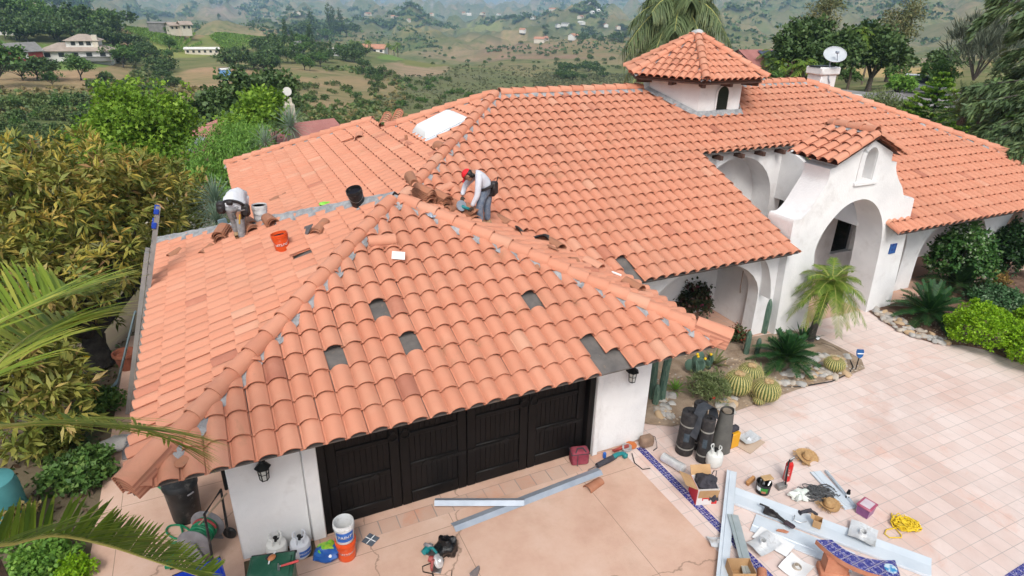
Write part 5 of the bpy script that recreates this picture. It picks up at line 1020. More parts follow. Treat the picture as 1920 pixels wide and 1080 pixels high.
def hat(label,U,V,r,tilt,seed):
    p=at(U,V); t=thing('straw_hat',label,'straw hat',M=upright(p+Vector((0,0,.03)),0,tilt)); b=B(); b.grid(lambda a,c:((.085+(r-.085)*a)*math.cos(2*PI*c)*1.08,(.085+(r-.085)*a)*math.sin(2*PI*c),.03*a*a+.025*math.cos(4*PI*c)*a),6,36); b.build('brim',M_STRAW,t); b=B(); b.lathe([(.092,.0),(.09,.06),(.075,.10),(.04,.115),(0,.105)],22); b.build('crown',M_STRAW,t); b=B(); b.lathe([(.094,.01),(.093,.03)],22); b.build('hat_band',mat('brown_band',(.2,.12,.06),rough=.8),t)
    rg=random.Random(seed); b=B()
    for k in range(60):
        a=rg.uniform(-.9,.9)+(0 if k%2 else PI); b.tube([(r*1.05*math.cos(a),r*math.sin(a),.03),((r+.05)*1.08*math.cos(a+rg.uniform(-.1,.1)),(r+.05)*math.sin(a),.02)],.0035,3)
    b.build('frayed_edge',M_STRAW,t)
hat('wide straw hat with frayed brim lying behind the extinguisher',1511,860,.21,(R(16),R(6)),1); hat('small straw hat with curled brim lying beside the grey cord',1553,950,.17,(R(2),R(2)),2)
channel('pair of pale channels: the wider one with the grey cord lying on it',1528,885,1594,955,.22,.03,0,M_WHITEMETAL,prof='F'); channel('narrow pale channel lying right of the wider one with the grey cord',1548,884,1602,950,.05,.05,.01,M_WHITEMETAL,prof='F')
# cord tangle and bag
t=th('power_cable','tangled dark grey extension cord between the straw hats','cord',1532,926,.02); rg=random.Random(8); b=B()
for k in range(30):
    cx,cy=rg.uniform(-.16,.16),rg.uniform(-.09,.09); rx,ry=rg.uniform(.08,.26),rg.uniform(.05,.12); a=rg.uniform(-.5,.2)-.4
    b.tube([(cx+rx*math.cos(q)*math.cos(a)-ry*math.sin(q)*math.sin(a),cy+rx*math.cos(q)*math.sin(a)+ry*math.sin(q)*math.cos(a),.012+.05*rg.random()+.03*math.sin(q*2+k)) for q in np.linspace(0,2*PI*.93,20)],.0085,5)
b.build('cord_coil',M_CORD,t)
t=th('plastic_sack','clear white plastic sack at the left end of the grey cord','bag',1497,932); b=B(); b.ell((0,0,.05),(.19,.12,.075),22,14,noise=.7,seed=6); b.v=[(x,y,max(.0,z*(1+.3*mnoise.noise(Vector((x,y,z))*20)))) for x,y,z in b.v]; b.build('sack',mat('cloudy_film',(.55,.60,.55),(.68,.68,.64),s=12,rough=.25,bump=.6,bs=20),t)
b=B(); b.lathe([(0,0),(.03,0),(.032,.01),(.032,.13),(.022,.155),(.022,.18),(0,.18)],14); b.tint=0; o=b.build('spray_can',M_IRON,loc=tuple(at(1588,934))); tag(o,'black spray can standing beside the pale channels','spray can'); b=B(); b.lathe([(.0335,.06),(.0335,.10)],14); b.build('label',M_LWHITE,o)
rz,_=rzto(1600,968,1640,964); t=th('plastic_tub','purple plastic tub with a pink rimmed lid','tub',1621,962,0,rz+.5); b=B(); b.add(*hull([(sx*.13*k,sy*.105*k,z) for k,z in((.88,0),(1,.18)) for sx in(-1,1) for sy in(-1,1)])); b.build('tub',mat('purple_plastic',(.20,.07,.20),(.30,.13,.28),s=5,rough=.35),t); b=B(); b.box((0,0,.19),(.29,.24,.03),bev=.01); b.build('lid',mat('pink_lid',(.36,.07,.13),(.42,.12,.18),s=6,rough=.35),t); b=B(); b.box((0,0,.206),(.21,.165,.006),bev=.002); b.build('lid_window',mat('pale_pink',(.52,.42,.47),(.62,.55,.58),s=8,rough=.3),t)
# yellow rope
t=th('rope','coiled bright yellow rope with a loose loop on the right pavers','rope',1698,985,.01); rg=random.Random(3); b=B()
for k in range(20):
    cx,cy=rg.uniform(-.10,.10),rg.uniform(-.03,.03); rx,ry=rg.uniform(.12,.19),rg.uniform(.07,.12); a=-1.0+rg.uniform(-.25,.25); cx+=.02*k*.2-.05
    b.tube([(cx+rx*math.cos(q)*math.cos(a)-ry*math.sin(q)*math.sin(a),cy+rx*math.cos(q)*math.sin(a)+ry*math.sin(q)*math.cos(a),.012+.07*rg.random()+.02*math.sin(q*2+k)) for q in np.linspace(0,2*PI,22)],.0095,6)
lp=[at(1672,962,.02),at(1674,985,.015),at(1690,1003,.015),at(1690,1008,.015),at(1668,1008,.015),at(1659,1001,.015),at(1662,993,.015),at(1680,990,.015)]; b.tube([q-t.location for q in lp],.0095,6); b.build('rope_coil',mat('yellow_rope',(.68,.46,.012),(.72,.52,.03),s=20,rough=.6),t)
# big white flashings
channel('widest pale metal flashing running from the open box to the bottom right',1374,930,1746,1068,.42,.04,.0,M_WHITEMETAL,prof='L'); channel('pale flat metal flashing lying under the blue tiled bench',1412,980,1600,1056,.44,.02,.0,M_WHITEMETAL,prof='F')
channel('pale metal strip standing nearly straight up the photo over the blue tile strip',1372,884,1352,1100,.17,.03,.07,M_WHITEMETAL,prof='F'); channel('narrow greenish metal strip crossing behind the standing pale strip',1374,966,1410,1100,.17,.02,.10,mat('greenish_metal',(.42,.48,.48),(.5,.55,.55),s=4,rough=.4,metal=.5),prof='F')
# tool belt, drill, small box
t=th('tool_belt','black tool belt lying on the widest pale flashing','tool belt',1455,972,.05,rzto(1420,955,1480,985)[0]); b=B(); b.box((-.10,.02,.03),(.24,.13,.06),bev=.025,rz=.2); b.tube([(-.22,.08,.03),(-.1,.06,.05),(.05,.0,.05),(.22,-.03,.03)],[.025,.035,.03,.02],8); b.build('belt',M_LEATHER,t); b=B(); b.box((.22,-.02,.03),(.18,.10,.05),bev=.02,rz=-.2); b.build('pouch',mat('purple_black',(.03,.018,.024),(.05,.03,.04),s=8,rough=.6),t); b=B(); b.box((-.24,.10,.05),(.16,.04,.012),rz=.1,bev=.004); 
b.build('strap',M_LEATHER,t)
t=th('cordless_drill','black cordless drill lying beside the small straw hat','drill',1512,962,.02,rzto(1500,965,1525,960)[0]); b=B(); b.tube([(-.14,0,.04),(-.12,0,.04),(-.08,0,.045),(-.02,0,.045)],[.045,.03,.028,.03],10); b.tube([(-.02,0,.045),(.08,0,.05)],[.035,.032],10); b.tube([(.05,0,.05),(.09,-.05,.05),(.10,-.12,.05)],[.025,.022,.03],8); b.build('body',M_CLOTH,t)
t=th('small_box','small open cardboard box on the widest pale flashing','box',1531,985,.03,.6); b=B()
for c,s in (((0,-.06,.07),(.13,.005,.14)),((0,.06,.07),(.13,.005,.14)),((-.065,0,.07),(.005,.12,.14)),((.065,0,.07),(.005,.12,.14)),((0,0,.005),(.13,.12,.006))): b.box(c,s)
b.box((.0,.09,.15),(.13,.06,.004),M=Matrix.Rotation(.5,4,'X')); b.build('carton',M_CARD,t,False)
b=B(); b.tube([at(1490,966,.06),at(1488,975,.06),at(1500,980,.06),at(1512,978,.06)],.007,5); tag(b.build('wire_hook',M_WIRE),'thin bent wire lying beside the small open cardboard box','wire')
def jack(label,U,V,rz,w,d,pr,pz,z=.03,m=M_FOIL,base=M_FOIL):
    t=th('vent_flashing',label,'flashing',U,V,z,rz); b=B(); b.grid(lambda a,c:((a-.5)*w,(c-.5)*d,.02+.035*(2*c-1)**2+.015*math.sin(a*5)),10,10); b.grid(lambda a,c:((a-.5)*w,(c-.5)*d,.015+.035*(2*c-1)**2+.015*math.sin(a*5)),10,10); b.build('sheet',base,t)
    b=B(); b.lathe([(.06*pr,.02),(.05*pr,.02+pz),(.043*pr,.02+pz),(.05*pr,.02)],18,(0,0,0),Matrix.Rotation(R(18),4,'X')); b.build('collar',m,t)
jack('bright vent flashing lying on the widest pale flashing beside the purple tub',1617,1003,rzto(1590,985,1640,1005)[0],.40,.42,1.1,.09,.05); jack('crumpled bright vent flashing beside the greenish strip',1432,1022,rzto(1400,1000,1455,1045)[0],.30,.50,1.0,.12,.05)
jack('flat white vent flashing at the bottom beside the bench leg',1492,1066,.3,.44,.36,1.2,.05,.0,m=mat('tan_collar',(.4,.34,.28),rough=.5),base=M_LWHITE); jack('crushed bright flashing left of the standing pale strip',1348,1018,1.2,.22,.34,.8,.06,.01)
t=th('white_plate','plain white metal sheet under the crumpled flashing','metal sheet',1450,1015,.03,rzto(1400,990,1470,1030)[0]); b=B(); b.box((0,0,.004),(.56,.33,.006)); b.build('sheet',M_LWHITE,t,False)
b=B(); b.add([(-.1,-.02,0),(.06,-.035,0),(.1,.0,.0),(.03,.03,0),(-.07,.02,0)],[(0,1,2,3,4)]); b.prism([(-.1,-.02),(.06,-.035),(.1,.0),(.03,.03),(-.07,.02)],0,.015); o=b.build('tile_shard',M_TERRA,None,False,loc=tuple(at(1467,996,.03)),rz=rzto(1450,995,1480,1000)[0]); tag(o,'pointed terracotta shard lying on the flat metal flashing','tile shard')
b=B(); b.tube([(-.08,0,.03),(.08,0,.03)],.07,10); o=b.build('tile_end',M_TERRA,loc=tuple(at(1428,1080,.02)),rz=.8); tag(o,'rounded terracotta piece at the bottom edge beside the greenish strip','tile')
# cardboard box lower
t=th('cardboard_box','plain brown cardboard box with black lettering under the greenish strip','box',1385,1085,0,rzto(1362,1085,1410,1085)[0]); Hh=.26; b=B()
for c,s in (((0,-.14,Hh/2),(.34,.006,Hh)),((0,.14,Hh/2),(.34,.006,Hh)),((-.17,0,Hh/2),(.006,.28,Hh)),((.17,0,Hh/2),(.006,.28,Hh)),((0,0,.005),(.34,.28,.008))): b.box(c,s)
bx=b.build('carton',M_CARD,t,False); text(t,0,'FULCOM',.06,Matrix.Translation((0,-.146,Hh*.72))@Matrix.Rotation(R(90),4,'X'),M_INK,bx); b=B(); b.box((0,-.1455,Hh*.3),(.2,.003,.09)); b.build('label',mat('lilac_label',(.58,.55,.62),rough=.7),bx,False)
# blue tiled bench
c0=[at(1530,1012,.45),at(1600,1062,.45),at(1690,1085,.45)]; c1=[at(1560,1012,.45),at(1612,1043,.45),at(1678,1050,.45)]
def bez(P,t): return P[0]*(1-t)**2+(P[1]*2-(P[0]+P[2])*.5)*2*t*(1-t)*1+P[2]*t*t if 0 else P[0]*((1-t)*(1-2*t))+P[1]*(4*t*(1-t))+P[2]*(t*(2*t-1))
t=thing('tiled_bench','curved bench topped with patterned blue tiles on terracotta legs','bench',(c0[0].x,c0[0].y,0)); O=Vector((c0[0].x,c0[0].y,0)); 
e0=[bez(c0,k/12)-O for k in range(13)]; e1=[bez(c1,k/12)-O for k in range(13)]
b=B(); b.add([(p.x,p.y,.452) for p in e0]+[(p.x,p.y,.452) for p in e1],[(k,k+1,14+k,13+k) for k in range(12)]); b.build('seat',M_BLUE,t,False)
b=B(); b.prism([(p.x,p.y) for p in e0]+[(p.x,p.y) for p in e1[::-1]],.37,.448); b.build('seat_edge',M_TERRA,t)
for k in (3,10):
    m_=(e0[k]+e1[k])/2; b=B(); b.prism([(-.16,-.10),(.16,-.10),(.16,.10),(-.16,.10)],.12,.37,M=Matrix.Translation((m_.x,m_.y,0))@Matrix.Rotation(-.6,4,'Z')); b.box((m_.x,m_.y,.06),(.42,.26,.12),rz=-.6,bev=.02); b.build('leg',M_TERRA,t)
m_=(e0[11]+e1[11])/2; b=B(); b.lathe([(0,-.001),(.085,-.001),(.085,.006),(0,.006)],24,(m_.x,m_.y,.4555)); b.build('medallion',mat('medallion',(.05,.25,.5),(.5,.6,.65),s=14,rough=.25,lo=.45,hi=.55),t)
# ------------------------------------------------------------------ left of the garage
def wheelie(label,U,V,m,rz,Hh=1.0,w=.58,d=.62):
    p=at(U,V,Hh); t=thing('wheelie_bin',label,'bin',(p.x,p.y,0),rz); b=B(); b.add(*hull([(sx*w/2*k,sy*d/2*k,z) for k,z in((.78,.05),(.95,Hh-.06)) for sx in(-1,1) for sy in(-1,1)])); b.build('body',m,t); b=B(); b.box((0,0,Hh-.02),(w,d,.05),bev=.022); b.box((0,-.02,Hh+.01),(w*.86,d*.8,.03),bev=.012); b.build('lid',m,t)
    b=B(); b.tube([(-w*.5,d*.56,Hh-.06),(w*.5,d*.56,Hh-.06)],.018,8); b.build('handle',M_BUCKB,t)
    for s in(-1,1): b=B(); b.lathe([(0,-.03),(.10,-.03),(.11,0),(.10,.03),(0,.03)],16,(s*w*.42,d*.42,.11),Matrix.Rotation(R(90),4,'Y')); b.build('wheel',M_BUCKB,t)
    return t,p
tb_,pw=wheelie('dark green wheelie bin with a hammer on its lid',506,1072,M_GREENP,R(-14))
wheelie('bright blue wheelie bin, only its lid showing at the bottom edge',376,1092,M_BLUEP,R(8))
t=thing('claw_hammer','hammer with a red handle lying on the green bin lid','hammer',tuple(at(530,1062,1.03)),rzto(515,1072,555,1060)[0]); b=B(); b.tube([(-.02,0,.015),(.06,0,.015),(.20,0,.016)],[.012,.015,.018],8); b.build('handle',mat('faded_red_grip',(.5,.06,.06),rough=.5),t); b=B(); b.tube([(-.05,-.06,.015),(-.05,.0,.02),(-.05,.06,.008)],[.016,.015,.008],8); b.tube([(-.05,0,.016),(-.01,0,.015)],.01,6); b.build('hammer_head',M_WIRE,t)
t=thing('chalk_reel','orange and black chalk line reel lying on the green bin lid','chalk reel',tuple(at(510,1048,1.03)),.7); b=B(); b.ell((0,0,.025),(.06,.045,.025),14,8); b.build('case',mat('copper_orange',(.45,.17,.07),rough=.4),t); b=B(); b.tube([(.05,.02,.025),(.10,.03,.02)],.010,6); b.tube([(-.05,-.01,.02),(-.09,-.03,.015)],.010,6); b.build('crank',M_LWHITE,t); b=B(); b.box((0,.05,.02),(.1,.03,.025),bev=.006); b.build('hook',M_INK,t)
t=th('trash_can','tall black trash can under the left eave','trash can',352,968); b=B(); b.lathe([(0,0),(.20,0),(.21,.02),(.25,.66),(.265,.67),(.265,.71),(.24,.76),(.1,.80),(0,.80)],26); b.build('can',M_BUCKB,t); ca=camang(at(352,968)); b=B(); b.tube([(.262*math.cos(ca+.45+s),.262*math.sin(ca+.45+s),.60) for s in(-.2,-.19,0,.19,.2)],.014,6); b.build('handle',M_GREYP,t)
# hose reel cart
p=at(385,1035); rz=math.atan2(math.sin(-YAW),math.cos(-YAW))+R(-60); t=thing('hose_reel','grey hose reel cart wound with green hose by the garage corner','hose reel',tuple(p+Vector((0,0,0))),R(62))
Mx=Matrix.Rotation(R(90),4,'Y')
for s in(-1,1): b=B(); b.lathe([(0,-.02),(.05,-.02),(.24,-.012),(.26,0),(.26,.012),(.24,.015),(.05,.0),(0,.0)],28,(s*.20,0,.36),Mx); b.build('reel_disc',M_GREYP,t)
b=B(); b.lathe([(.10,-.19),(.10,.19)],20,(0,0,.36),Mx); rg=random.Random(2)
for k in range(9): b.tube([(-.17+.042*k+.012*math.sin(a),(.15+.015*(k%2))*math.cos(a),.36+(.15+.015*(k%2))*math.sin(a)) for a in np.linspace(0,2*PI,26)],.021,7,cap=False)
b.build('wound_hose',M_HOSE,t); b=B(); b.tube([(.12,.175*math.cos(a),.36+.175*math.sin(a)) for a in np.linspace(.3,3.0,12)],.02,6); b.build('red_hose',mat('faded_red_hose',(.30,.05,.05),rough=.5),t)
for s in(-1,1): b=B(); b.add(*hull([(s*.235,y,z) for y,z in((-.17,.04),(.17,.04),(.05,.42),(-.05,.42))]+[(s*.26,y,z) for y,z in((-.17,.04),(.17,.04),(.05,.42),(-.05,.42))])); b.build('side_bracket',M_GREYP,t)
b=B(); b.tube([(-.25,-.26,.11),(-.25,-.28,.5),(-.25,-.30,1.02),(.25,-.30,1.02),(.25,-.28,.5),(.25,-.26,.11)],.02,8); b.build('handle_frame',M_BUCKB,t)
for s in(-1,1): b=B(); b.lathe([(0,-.03),(.09,-.03),(.105,-.015),(.105,.015),(.09,.03),(0,.03)],20,(s*.30,-.26,.105),Mx); b.build('wheel',M_BUCKB,t)
# push broom leaning over the reel, green hose on the ground, wall box
a=at(322,1042,.05); t=thing('push_broom','push broom with green head and wooden handle beside the hose reel','broom',tuple(a)); b=B(); b.tube([(0,0,0),at(425,925,1.0)-a],.014,8); b.build('handle',mat('grey_wood',(.30,.22,.15),rough=.8),t); b=B(); q=rzto(333,1000,322,1045)[0]; b.box((0,0,.02),(.50,.10,.06),rz=q,bev=.01); b.build('broom_head',M_HOSE,t); b=B(); b.box((0.04,0.0,-.02),(.48,.06,.05),rz=q); b.build('bristles',M_IRON,t)
b=B(); pts=[at(183,845,.03),at(186,866,.02),at(215,885,.02),at(262,893,.02),at(300,915,.02),at(322,935,.02),at(335,975,.02),at(342,1000,.03),at(330,1010,.02),at(312,998,.02),at(318,986,.02),at(340,985,.02),at(356,995,.05)]
sm_=[]
for k in range(len(pts)-1):
    for q in range(5):
        tt=q/5; p0_,p1_,p2_,p3_=pts[max(k-1,0)],pts[k],pts[k+1],pts[min(k+2,len(pts)-1)]; sm_.append(.5*((2*p1_)+(p2_-p0_)*tt+(2*p0_-5*p1_+4*p2_-p3_)*tt*tt+(3*p1_-p0_-3*p2_+p3_)*tt**3))
b.tube(sm_,.016,7); tag(b.build('garden_hose',M_HOSE),'green garden hose snaking over the concrete to the hose reel','hose')
t=thing('hose_tap','dark iron pipes and tap box on the left garage wall','tap',(-1.27,1.0,1.5)); b=B(); b.tube([(-.06,0,-.9),(-.06,0,.5)],.03,8); b.tube([(-.06,0,.2),(-.16,-.05,.2),(-.16,-.05,.05)],.03,8); b.ell((-.15,-.05,.25),(.06,.06,.06),10,6); b.build('pipes',M_IRON,t); b=B(); b.box((-.10,.45,.25),(.16,.34,.5),bev=.02); b.build('box',mat('rust_box',(.09,.045,.03),(.12,.06,.04),s=8,rough=.7),t)
# cement bag, ladders, board
t=th('cement_bag','torn grey cement bag lying at the edge of the left walkway','bag',212,840,.0,.5); b=B(); b.ell((0,0,.07),(.32,.23,.10),18,10,noise=.35,seed=3); b.v=[(x,y,max(0,z)) for x,y,z in b.v]; b.build('sack',mat('grey_paper',(.40,.38,.36),(.50,.48,.46),s=6,rough=.9,bump=.5,bs=12,bd=.03,dirt=(.15,.22,.32),ds=7,dlo=.6,dhi=.66),t)
def ladder(label,bp,tp,w,mrail,name='extension_ladder',rail=.07,n=16,parts=True):
    bp,tp=Vector(bp),Vector(tp); d=tp-bp; L=d.length; d.normalize(); s=Vector((0,1,0)); s=(s-d*s.dot(d)).normalized(); nn=d.cross(s); t=thing(name,label,'ladder',tuple(bp)); M_=Matrix((s,nn,d)).transposed().to_4x4()
    for q in(-1,1): b=B(M_); b.box((q*w/2,-.03,L/2),(.04,rail*1.25,L)); b.box((q*w/2,.065,L*.40),(.045,rail*1.1,L*.80)); b.build('side_rail',mrail,t,False)
    for k in range(n): b=B(M_); z=.25+k*(L-.4)/(n-1); b.tube([(-w/2-.02,0,z),(w/2+.02,0,z)],.017,8); b.build('rung',M_WIRE,t)
    return t,M_,L
M_ALU=mat('dull_aluminium',(.33,.32,.31),(.42,.41,.40),s=4,rough=.45,metal=.6); M_BLUEGREY=mat('blue_grey_paint',(.13,.19,.22),(.17,.23,.26),s=4,rough=.6)
bp=at(247,768,0); dd_=ray(293,390); tp=CAM+dd_*((4.05-CAM.z)/dd_.z)
t,M_,L=ladder('tall aluminium extension ladder leaning on the left garage eave',bp,tp,.36,M_ALU,n=18)
b=B(M_); 
for q in(-1,1): b.box((q*.21,-.01,L-.03),(.045,.09,.10),bev=.01); b.box((q*.21,-.0,L-.30),(.05,.085,.12),bev=.01)
b.build('end_caps',mat('cobalt_plastic',(.01,.05,.35),rough=.5),t); b=B(M_); b.box((.23,-.03,L*.52),(.006,.05,.30)); b.build('blue_label',M_LBLUE,t); b=B(M_); b.box((.23,-.03,L*.30),(.006,.055,.24)); b.build('yellow_label',mat('yellow_label',(.65,.5,.02),rough=.5),t)
b=B(M_)
for z in(.12,.24,.38): b.box((.23,-.03,L*z),(.006,.05,.16))
b.build('white_labels',M_LWHITE,t)
b=B(); a,c=at(212,752,.02),at(250,585,2.2); dq=ray(254,584); q=CAM+dq*((1.9-CAM.z)/dq.z)
b.tube([a,q],[.07,.07],4,flat=.35); b.tube([a*.75+q*.25,at(180,765,.05)],[.05,.05],4,flat=.4); tag(b.build('leaning_board',M_BLUEGREY,None,False),'blue grey painted board leaning left of the aluminium ladder','board')
p=at(238,845,.0); t=thing('metal_plate','dark grey metal plate standing at the left garage wall by the cement bag','metal plate',tuple(p)); b=B(); b.box((0,0,.012),(.16,.55,.02),rz=.1); b.build('plate',M_GREYP,t,False); b=B(); b.tube([(.0,-.15,.05),(.12,-.15,.06)],[.02,.015],8); b.build('nozzle',mat('brass',(.4,.25,.06),rough=.3,metal=.9),t)
t=thing('barrel','faded teal plastic barrel in the shrubs at the left edge','barrel',tuple(at(15,985,0))); b=B(); b.lathe([(0,0),(.30,0),(.33,.05),(.34,.3),(.33,.75),(.30,.9),(.2,.95),(0,.95)],26); b.build('drum',mat('faded_teal',(.05,.20,.21),(.08,.27,.28),s=3,rough=.6),t); b=B(); b.lathe([(.343,.28),(.352,.30),(.343,.32)],26); b.build('rib',mat('faded_teal',(0,0,0)),t)
t=thing('planter','large rust red planter between the ladder and the tree','planter',tuple(at(240,690,0))); b=B(); b.lathe([(0,0),(.15,0),(.22,.35),(.25,.36),(.25,.42),(.21,.42),(.18,.33),(0,.33)],22); b.build('pot',mat('rust_clay',(.20,.06,.035),(.26,.09,.05),s=5,rough=.8),t)
# fence at the back left
t=thing('iron_fence','short dark green iron fence beyond the left roof corner','fence',(-4.0,9.6,0)); a,c=dep(366,446,17.6),dep(445,412,19.5); d=c-a; b=B(); 
for z in(0,-.9): b.tube([(0,0,z),(d.x,d.y,d.z+z)],.022,6)
b.build('rail',mat('fence_green',(.02,.06,.055),rough=.5),t); t.location=a; 
for k in range(16): q=d*(k/15); b=B(); b.tube([(q.x,q.y,q.z+.02),(q.x,q.y,q.z-1.0)],.014,5); b.build('picket',MATS['fence_green'],t)
p=dep(424,428,17.5); t=thing('folding_chair_back','blue grey plastic panel standing by the iron fence','panel',tuple(p)); b=B(); b.box((0,0,-.1),(.22,.04,.75),M=Matrix.Rotation(-.2,4,'Y'),bev=.015); b.build('panel',M_BLUEGREY,t)
# ------------------------------------------------------------------ plant generators
def leaf_cloud(rng,blobs,n,L,W,nclump=0,cs=.3,up=.2,droop=.0,shell=.45,low=-.55,rad=False,fold=.25,lv=.35):
    """leaf quads spread through ellipsoid blobs (x,y,z,rx,ry,rz); returns V,F,tint"""
    bl=np.array(blobs,float); wts=(bl[:,3]*bl[:,4]+bl[:,4]*bl[:,5]+bl[:,3]*bl[:,5]); wts/=wts.sum()
    def sample(m):
        k=rng.choice(len(bl),m,p=wts); d=rng.normal(size=(m,3)); d/=np.linalg.norm(d,axis=1)[:,None]; d[:,2]=np.where(d[:,2]<low,-d[:,2]*.6,d[:,2])
        rr=1-shell*rng.random(m)**1.6; lump=1+.16*np.sin(d[:,0]*5+k*1.7)*np.cos(d[:,1]*4+d[:,2]*5+k)
        return bl[k,:3]+d*bl[k,3:]*(rr*lump)[:,None],d
    if nclump:
        cp,cd=sample(nclump); ct=np.clip(rng.normal(.5,.22,nclump),0,1); k=rng.integers(0,nclump,n); off=rng.normal(size=(n,3)); off/=np.linalg.norm(off,axis=1)[:,None]
        out=off if rad else cd[k]; P=cp[k]+off*(cs*(.25+.75*rng.random(n)))[:,None]*(.35 if rad else 1); base=ct[k]; D=cd[k]
        a=(off*.9+D*.5) if rad else (D*.6+rng.normal(size=(n,3))*.7)
    else:
        P,D=sample(n); base=np.full(n,.5); a=D*.5+rng.normal(size=(n,3))*.75
    a[:,2]+=up-droop; a/=np.linalg.norm(a,axis=1)[:,None]
    s=np.cross(a,rng.normal(size=(n,3))*.6+np.array([0,0,1.])+D*.4); s/=np.linalg.norm(s,axis=1)[:,None]+1e-9; nn=np.cross(s,a)
    l=(L*(1-lv+2*lv*rng.random(n)))[:,None]; w=(W*(1-lv+2*lv*rng.random(n)))[:,None]
    V=np.stack([P,P+a*l*.45+s*w*.5+nn*w*fold,P+a*l-nn*l*.12,P+a*l*.45-s*w*.5+nn*w*fold],1).reshape(-1,3)
    Fq=np.arange(n*4).reshape(n,4); T=np.clip(base*.6+rng.random(n)*.4,0,1); return V,Fq,T
def crown(name,rng,blobs,n,L,W,m,parent,**k):
    V,Fq,T=leaf_cloud(rng,blobs,n,L,W,**k); return npmesh(name,V,Fq,T,m,parent,False)
class Fr:
    def __init__(s): s.V=[];s.F=[];s.T=[]
    def frond(s,pts,Lf,wf,n,rg,droop=.25,vee=.25,fwd=.9,tint=.5,tip=.5,start=.12,both=True,jit=.15,side0=None):
        pts=[Vector(p) for p in pts]; k=len(pts)-1
        for i in range(n):
            q=start+(1-start)*(i/(n-1)); x=min(q*k,k-1e-4); j=int(x); f=x-j; p=pts[j]*(1-f)+pts[j+1]*f; d=(pts[j+1]-pts[j]).normalized()
            up=Vector((0,0,1)); sd=d.cross(up); sd=sd.normalized() if sd.length>.05 else (side0 or Vector((1,0,0))); nv=sd.cross(d)
            ll=Lf*(.35+.65*math.sin(min(1,(q-start)/(1-start)*1.02+.16)*PI*.86)**.7)*(1-.55*max(0,q-.75)/.25*(1-tip)); fa=fwd*(.75+.6*q)
            for sg in((-1,1) if both else (1,)):
                di=(sd*sg+d*fa+nv*(vee+rg.gauss(0,jit))+d*rg.gauss(0,jit)).normalized(); w=wf*rg.uniform(.8,1.15); l=ll*rg.uniform(.85,1.1)
                pr=di.cross(nv+Vector((0,0,.3))).normalized(); o=len(s.V); g=Vector((0,0,-1))*droop*l
                a,b_,c=p,p+di*l*.45+g*.2,p+di*l*.8+g*.62; e=p+di*l+g
                s.V+=[a-pr*w*.35,a+pr*w*.35,b_+pr*w*.5,b_-pr*w*.5,c+pr*w*.36,c-pr*w*.36,e+pr*w*.04,e-pr*w*.04]
                s.F+=[(o,o+1,o+2,o+3),(o+3,o+2,o+4,o+5),(o+5,o+4,o+6,o+7)]; t=min(1,max(0,tint+rg.gauss(0,.15))); s.T+=[t,t,min(1,t+.2)]
        return s
    def blade(s,p,di,l,w,rg,droop=.2,tint=.5,seg=4,cup=.0):
        p=Vector(p);di=Vector(di).normalized(); pr=di.cross(Vector((0,0,1))); pr=pr.normalized() if pr.length>.05 else Vector((1,0,0)); o=len(s.V)
        for i in range(seg+1):
            q=i/seg; c=p+di*l*q+Vector((0,0,-droop*l*q*q)); ww=w*(.75+.5*q-1.22*q*q) if q<1 else w*.03; s.V+=[c-pr*ww*.5,c+pr*ww*.5]
        for i in range(seg): s.F.append((o+2*i,o+2*i+1,o+2*i+3,o+2*i+2)); s.T.append(min(1,max(0,tint+rg.gauss(0,.12))))
        return s
    def build(s,name,m,parent): return npmesh(name,[tuple(v) for v in s.V],s.F,s.T,m,parent,False)
def arcpts(o,az,el,L,droop,n=8):
    o=Vector(o); h=Vector((math.cos(az),math.sin(az),0)); return [o+h*(math.cos(el)*L*q)+Vector((0,0,math.sin(el)*L*q-droop*L*q*q)) for q in np.linspace(0,1,n)]
def nrng(s): return np.random.default_rng(s)
L_PALM=leafmat('palm_leaf',[(.044,.094,.015),(.138,.237,.027),(.375,.400,.062)],.3); L_PALMY=leafmat('young_palm_leaf',[(.073,.136,.012),(.195,.282,.024),(.448,.429,.078)],.3)
L_AVO=leafmat('avocado_leaf',[(.070,.109,.022),(.171,.209,.037),(.326,.295,.062),(.419,.232,.109)],.2); L_MAPLE=leafmat('bright_leaf',[(.083,.163,.019),(.197,.343,.032),(.360,.508,.058)],.35); L_PEPPER=leafmat('pepper_leaf',[(.080,.184,.032),(.160,.320,.048),(.288,.448,.080)],.3)
L_OAK=leafmat('oak_leaf',[(.032,.065,.018),(.07,.125,.034),(.13,.19,.055)],.1); L_OLIVE=leafmat('grey_green_leaf',[(.065,.091,.039),(.130,.156,.078),(.195,.208,.104)],.2); L_BLUEG=leafmat('blue_green_leaf',[(.112,.188,.125),(.213,.300,.213),(.350,.413,.300)],.2)
L_SAGO=leafmat('sago_leaf',[(.010,.038,.013),(.022,.080,.022),(.056,.136,.032)],.12,.4); L_LIME=leafmat('lime_leaf',[(.121,.253,.009),(.242,.440,.013),(.374,.550,.033)],.3); L_DARK=leafmat('dark_leaf',[(.012,.033,.012),(.027,.068,.021),(.053,.105,.033)],.1,.35)
L_JASM=leafmat('jasmine_leaf',[(.019,.065,.016),(.039,.117,.026),(.091,.195,.039),(.715,.754,.624)],.15); L_CEDAR=leafmat('cedar_needle',[(.040,.076,.032),(.090,.144,.054),(.180,.234,.082)],.12); L_STAR=leafmat('star_pine_needle',[(.040,.120,.016),(.120,.260,.024),(.340,.460,.060)],.15)
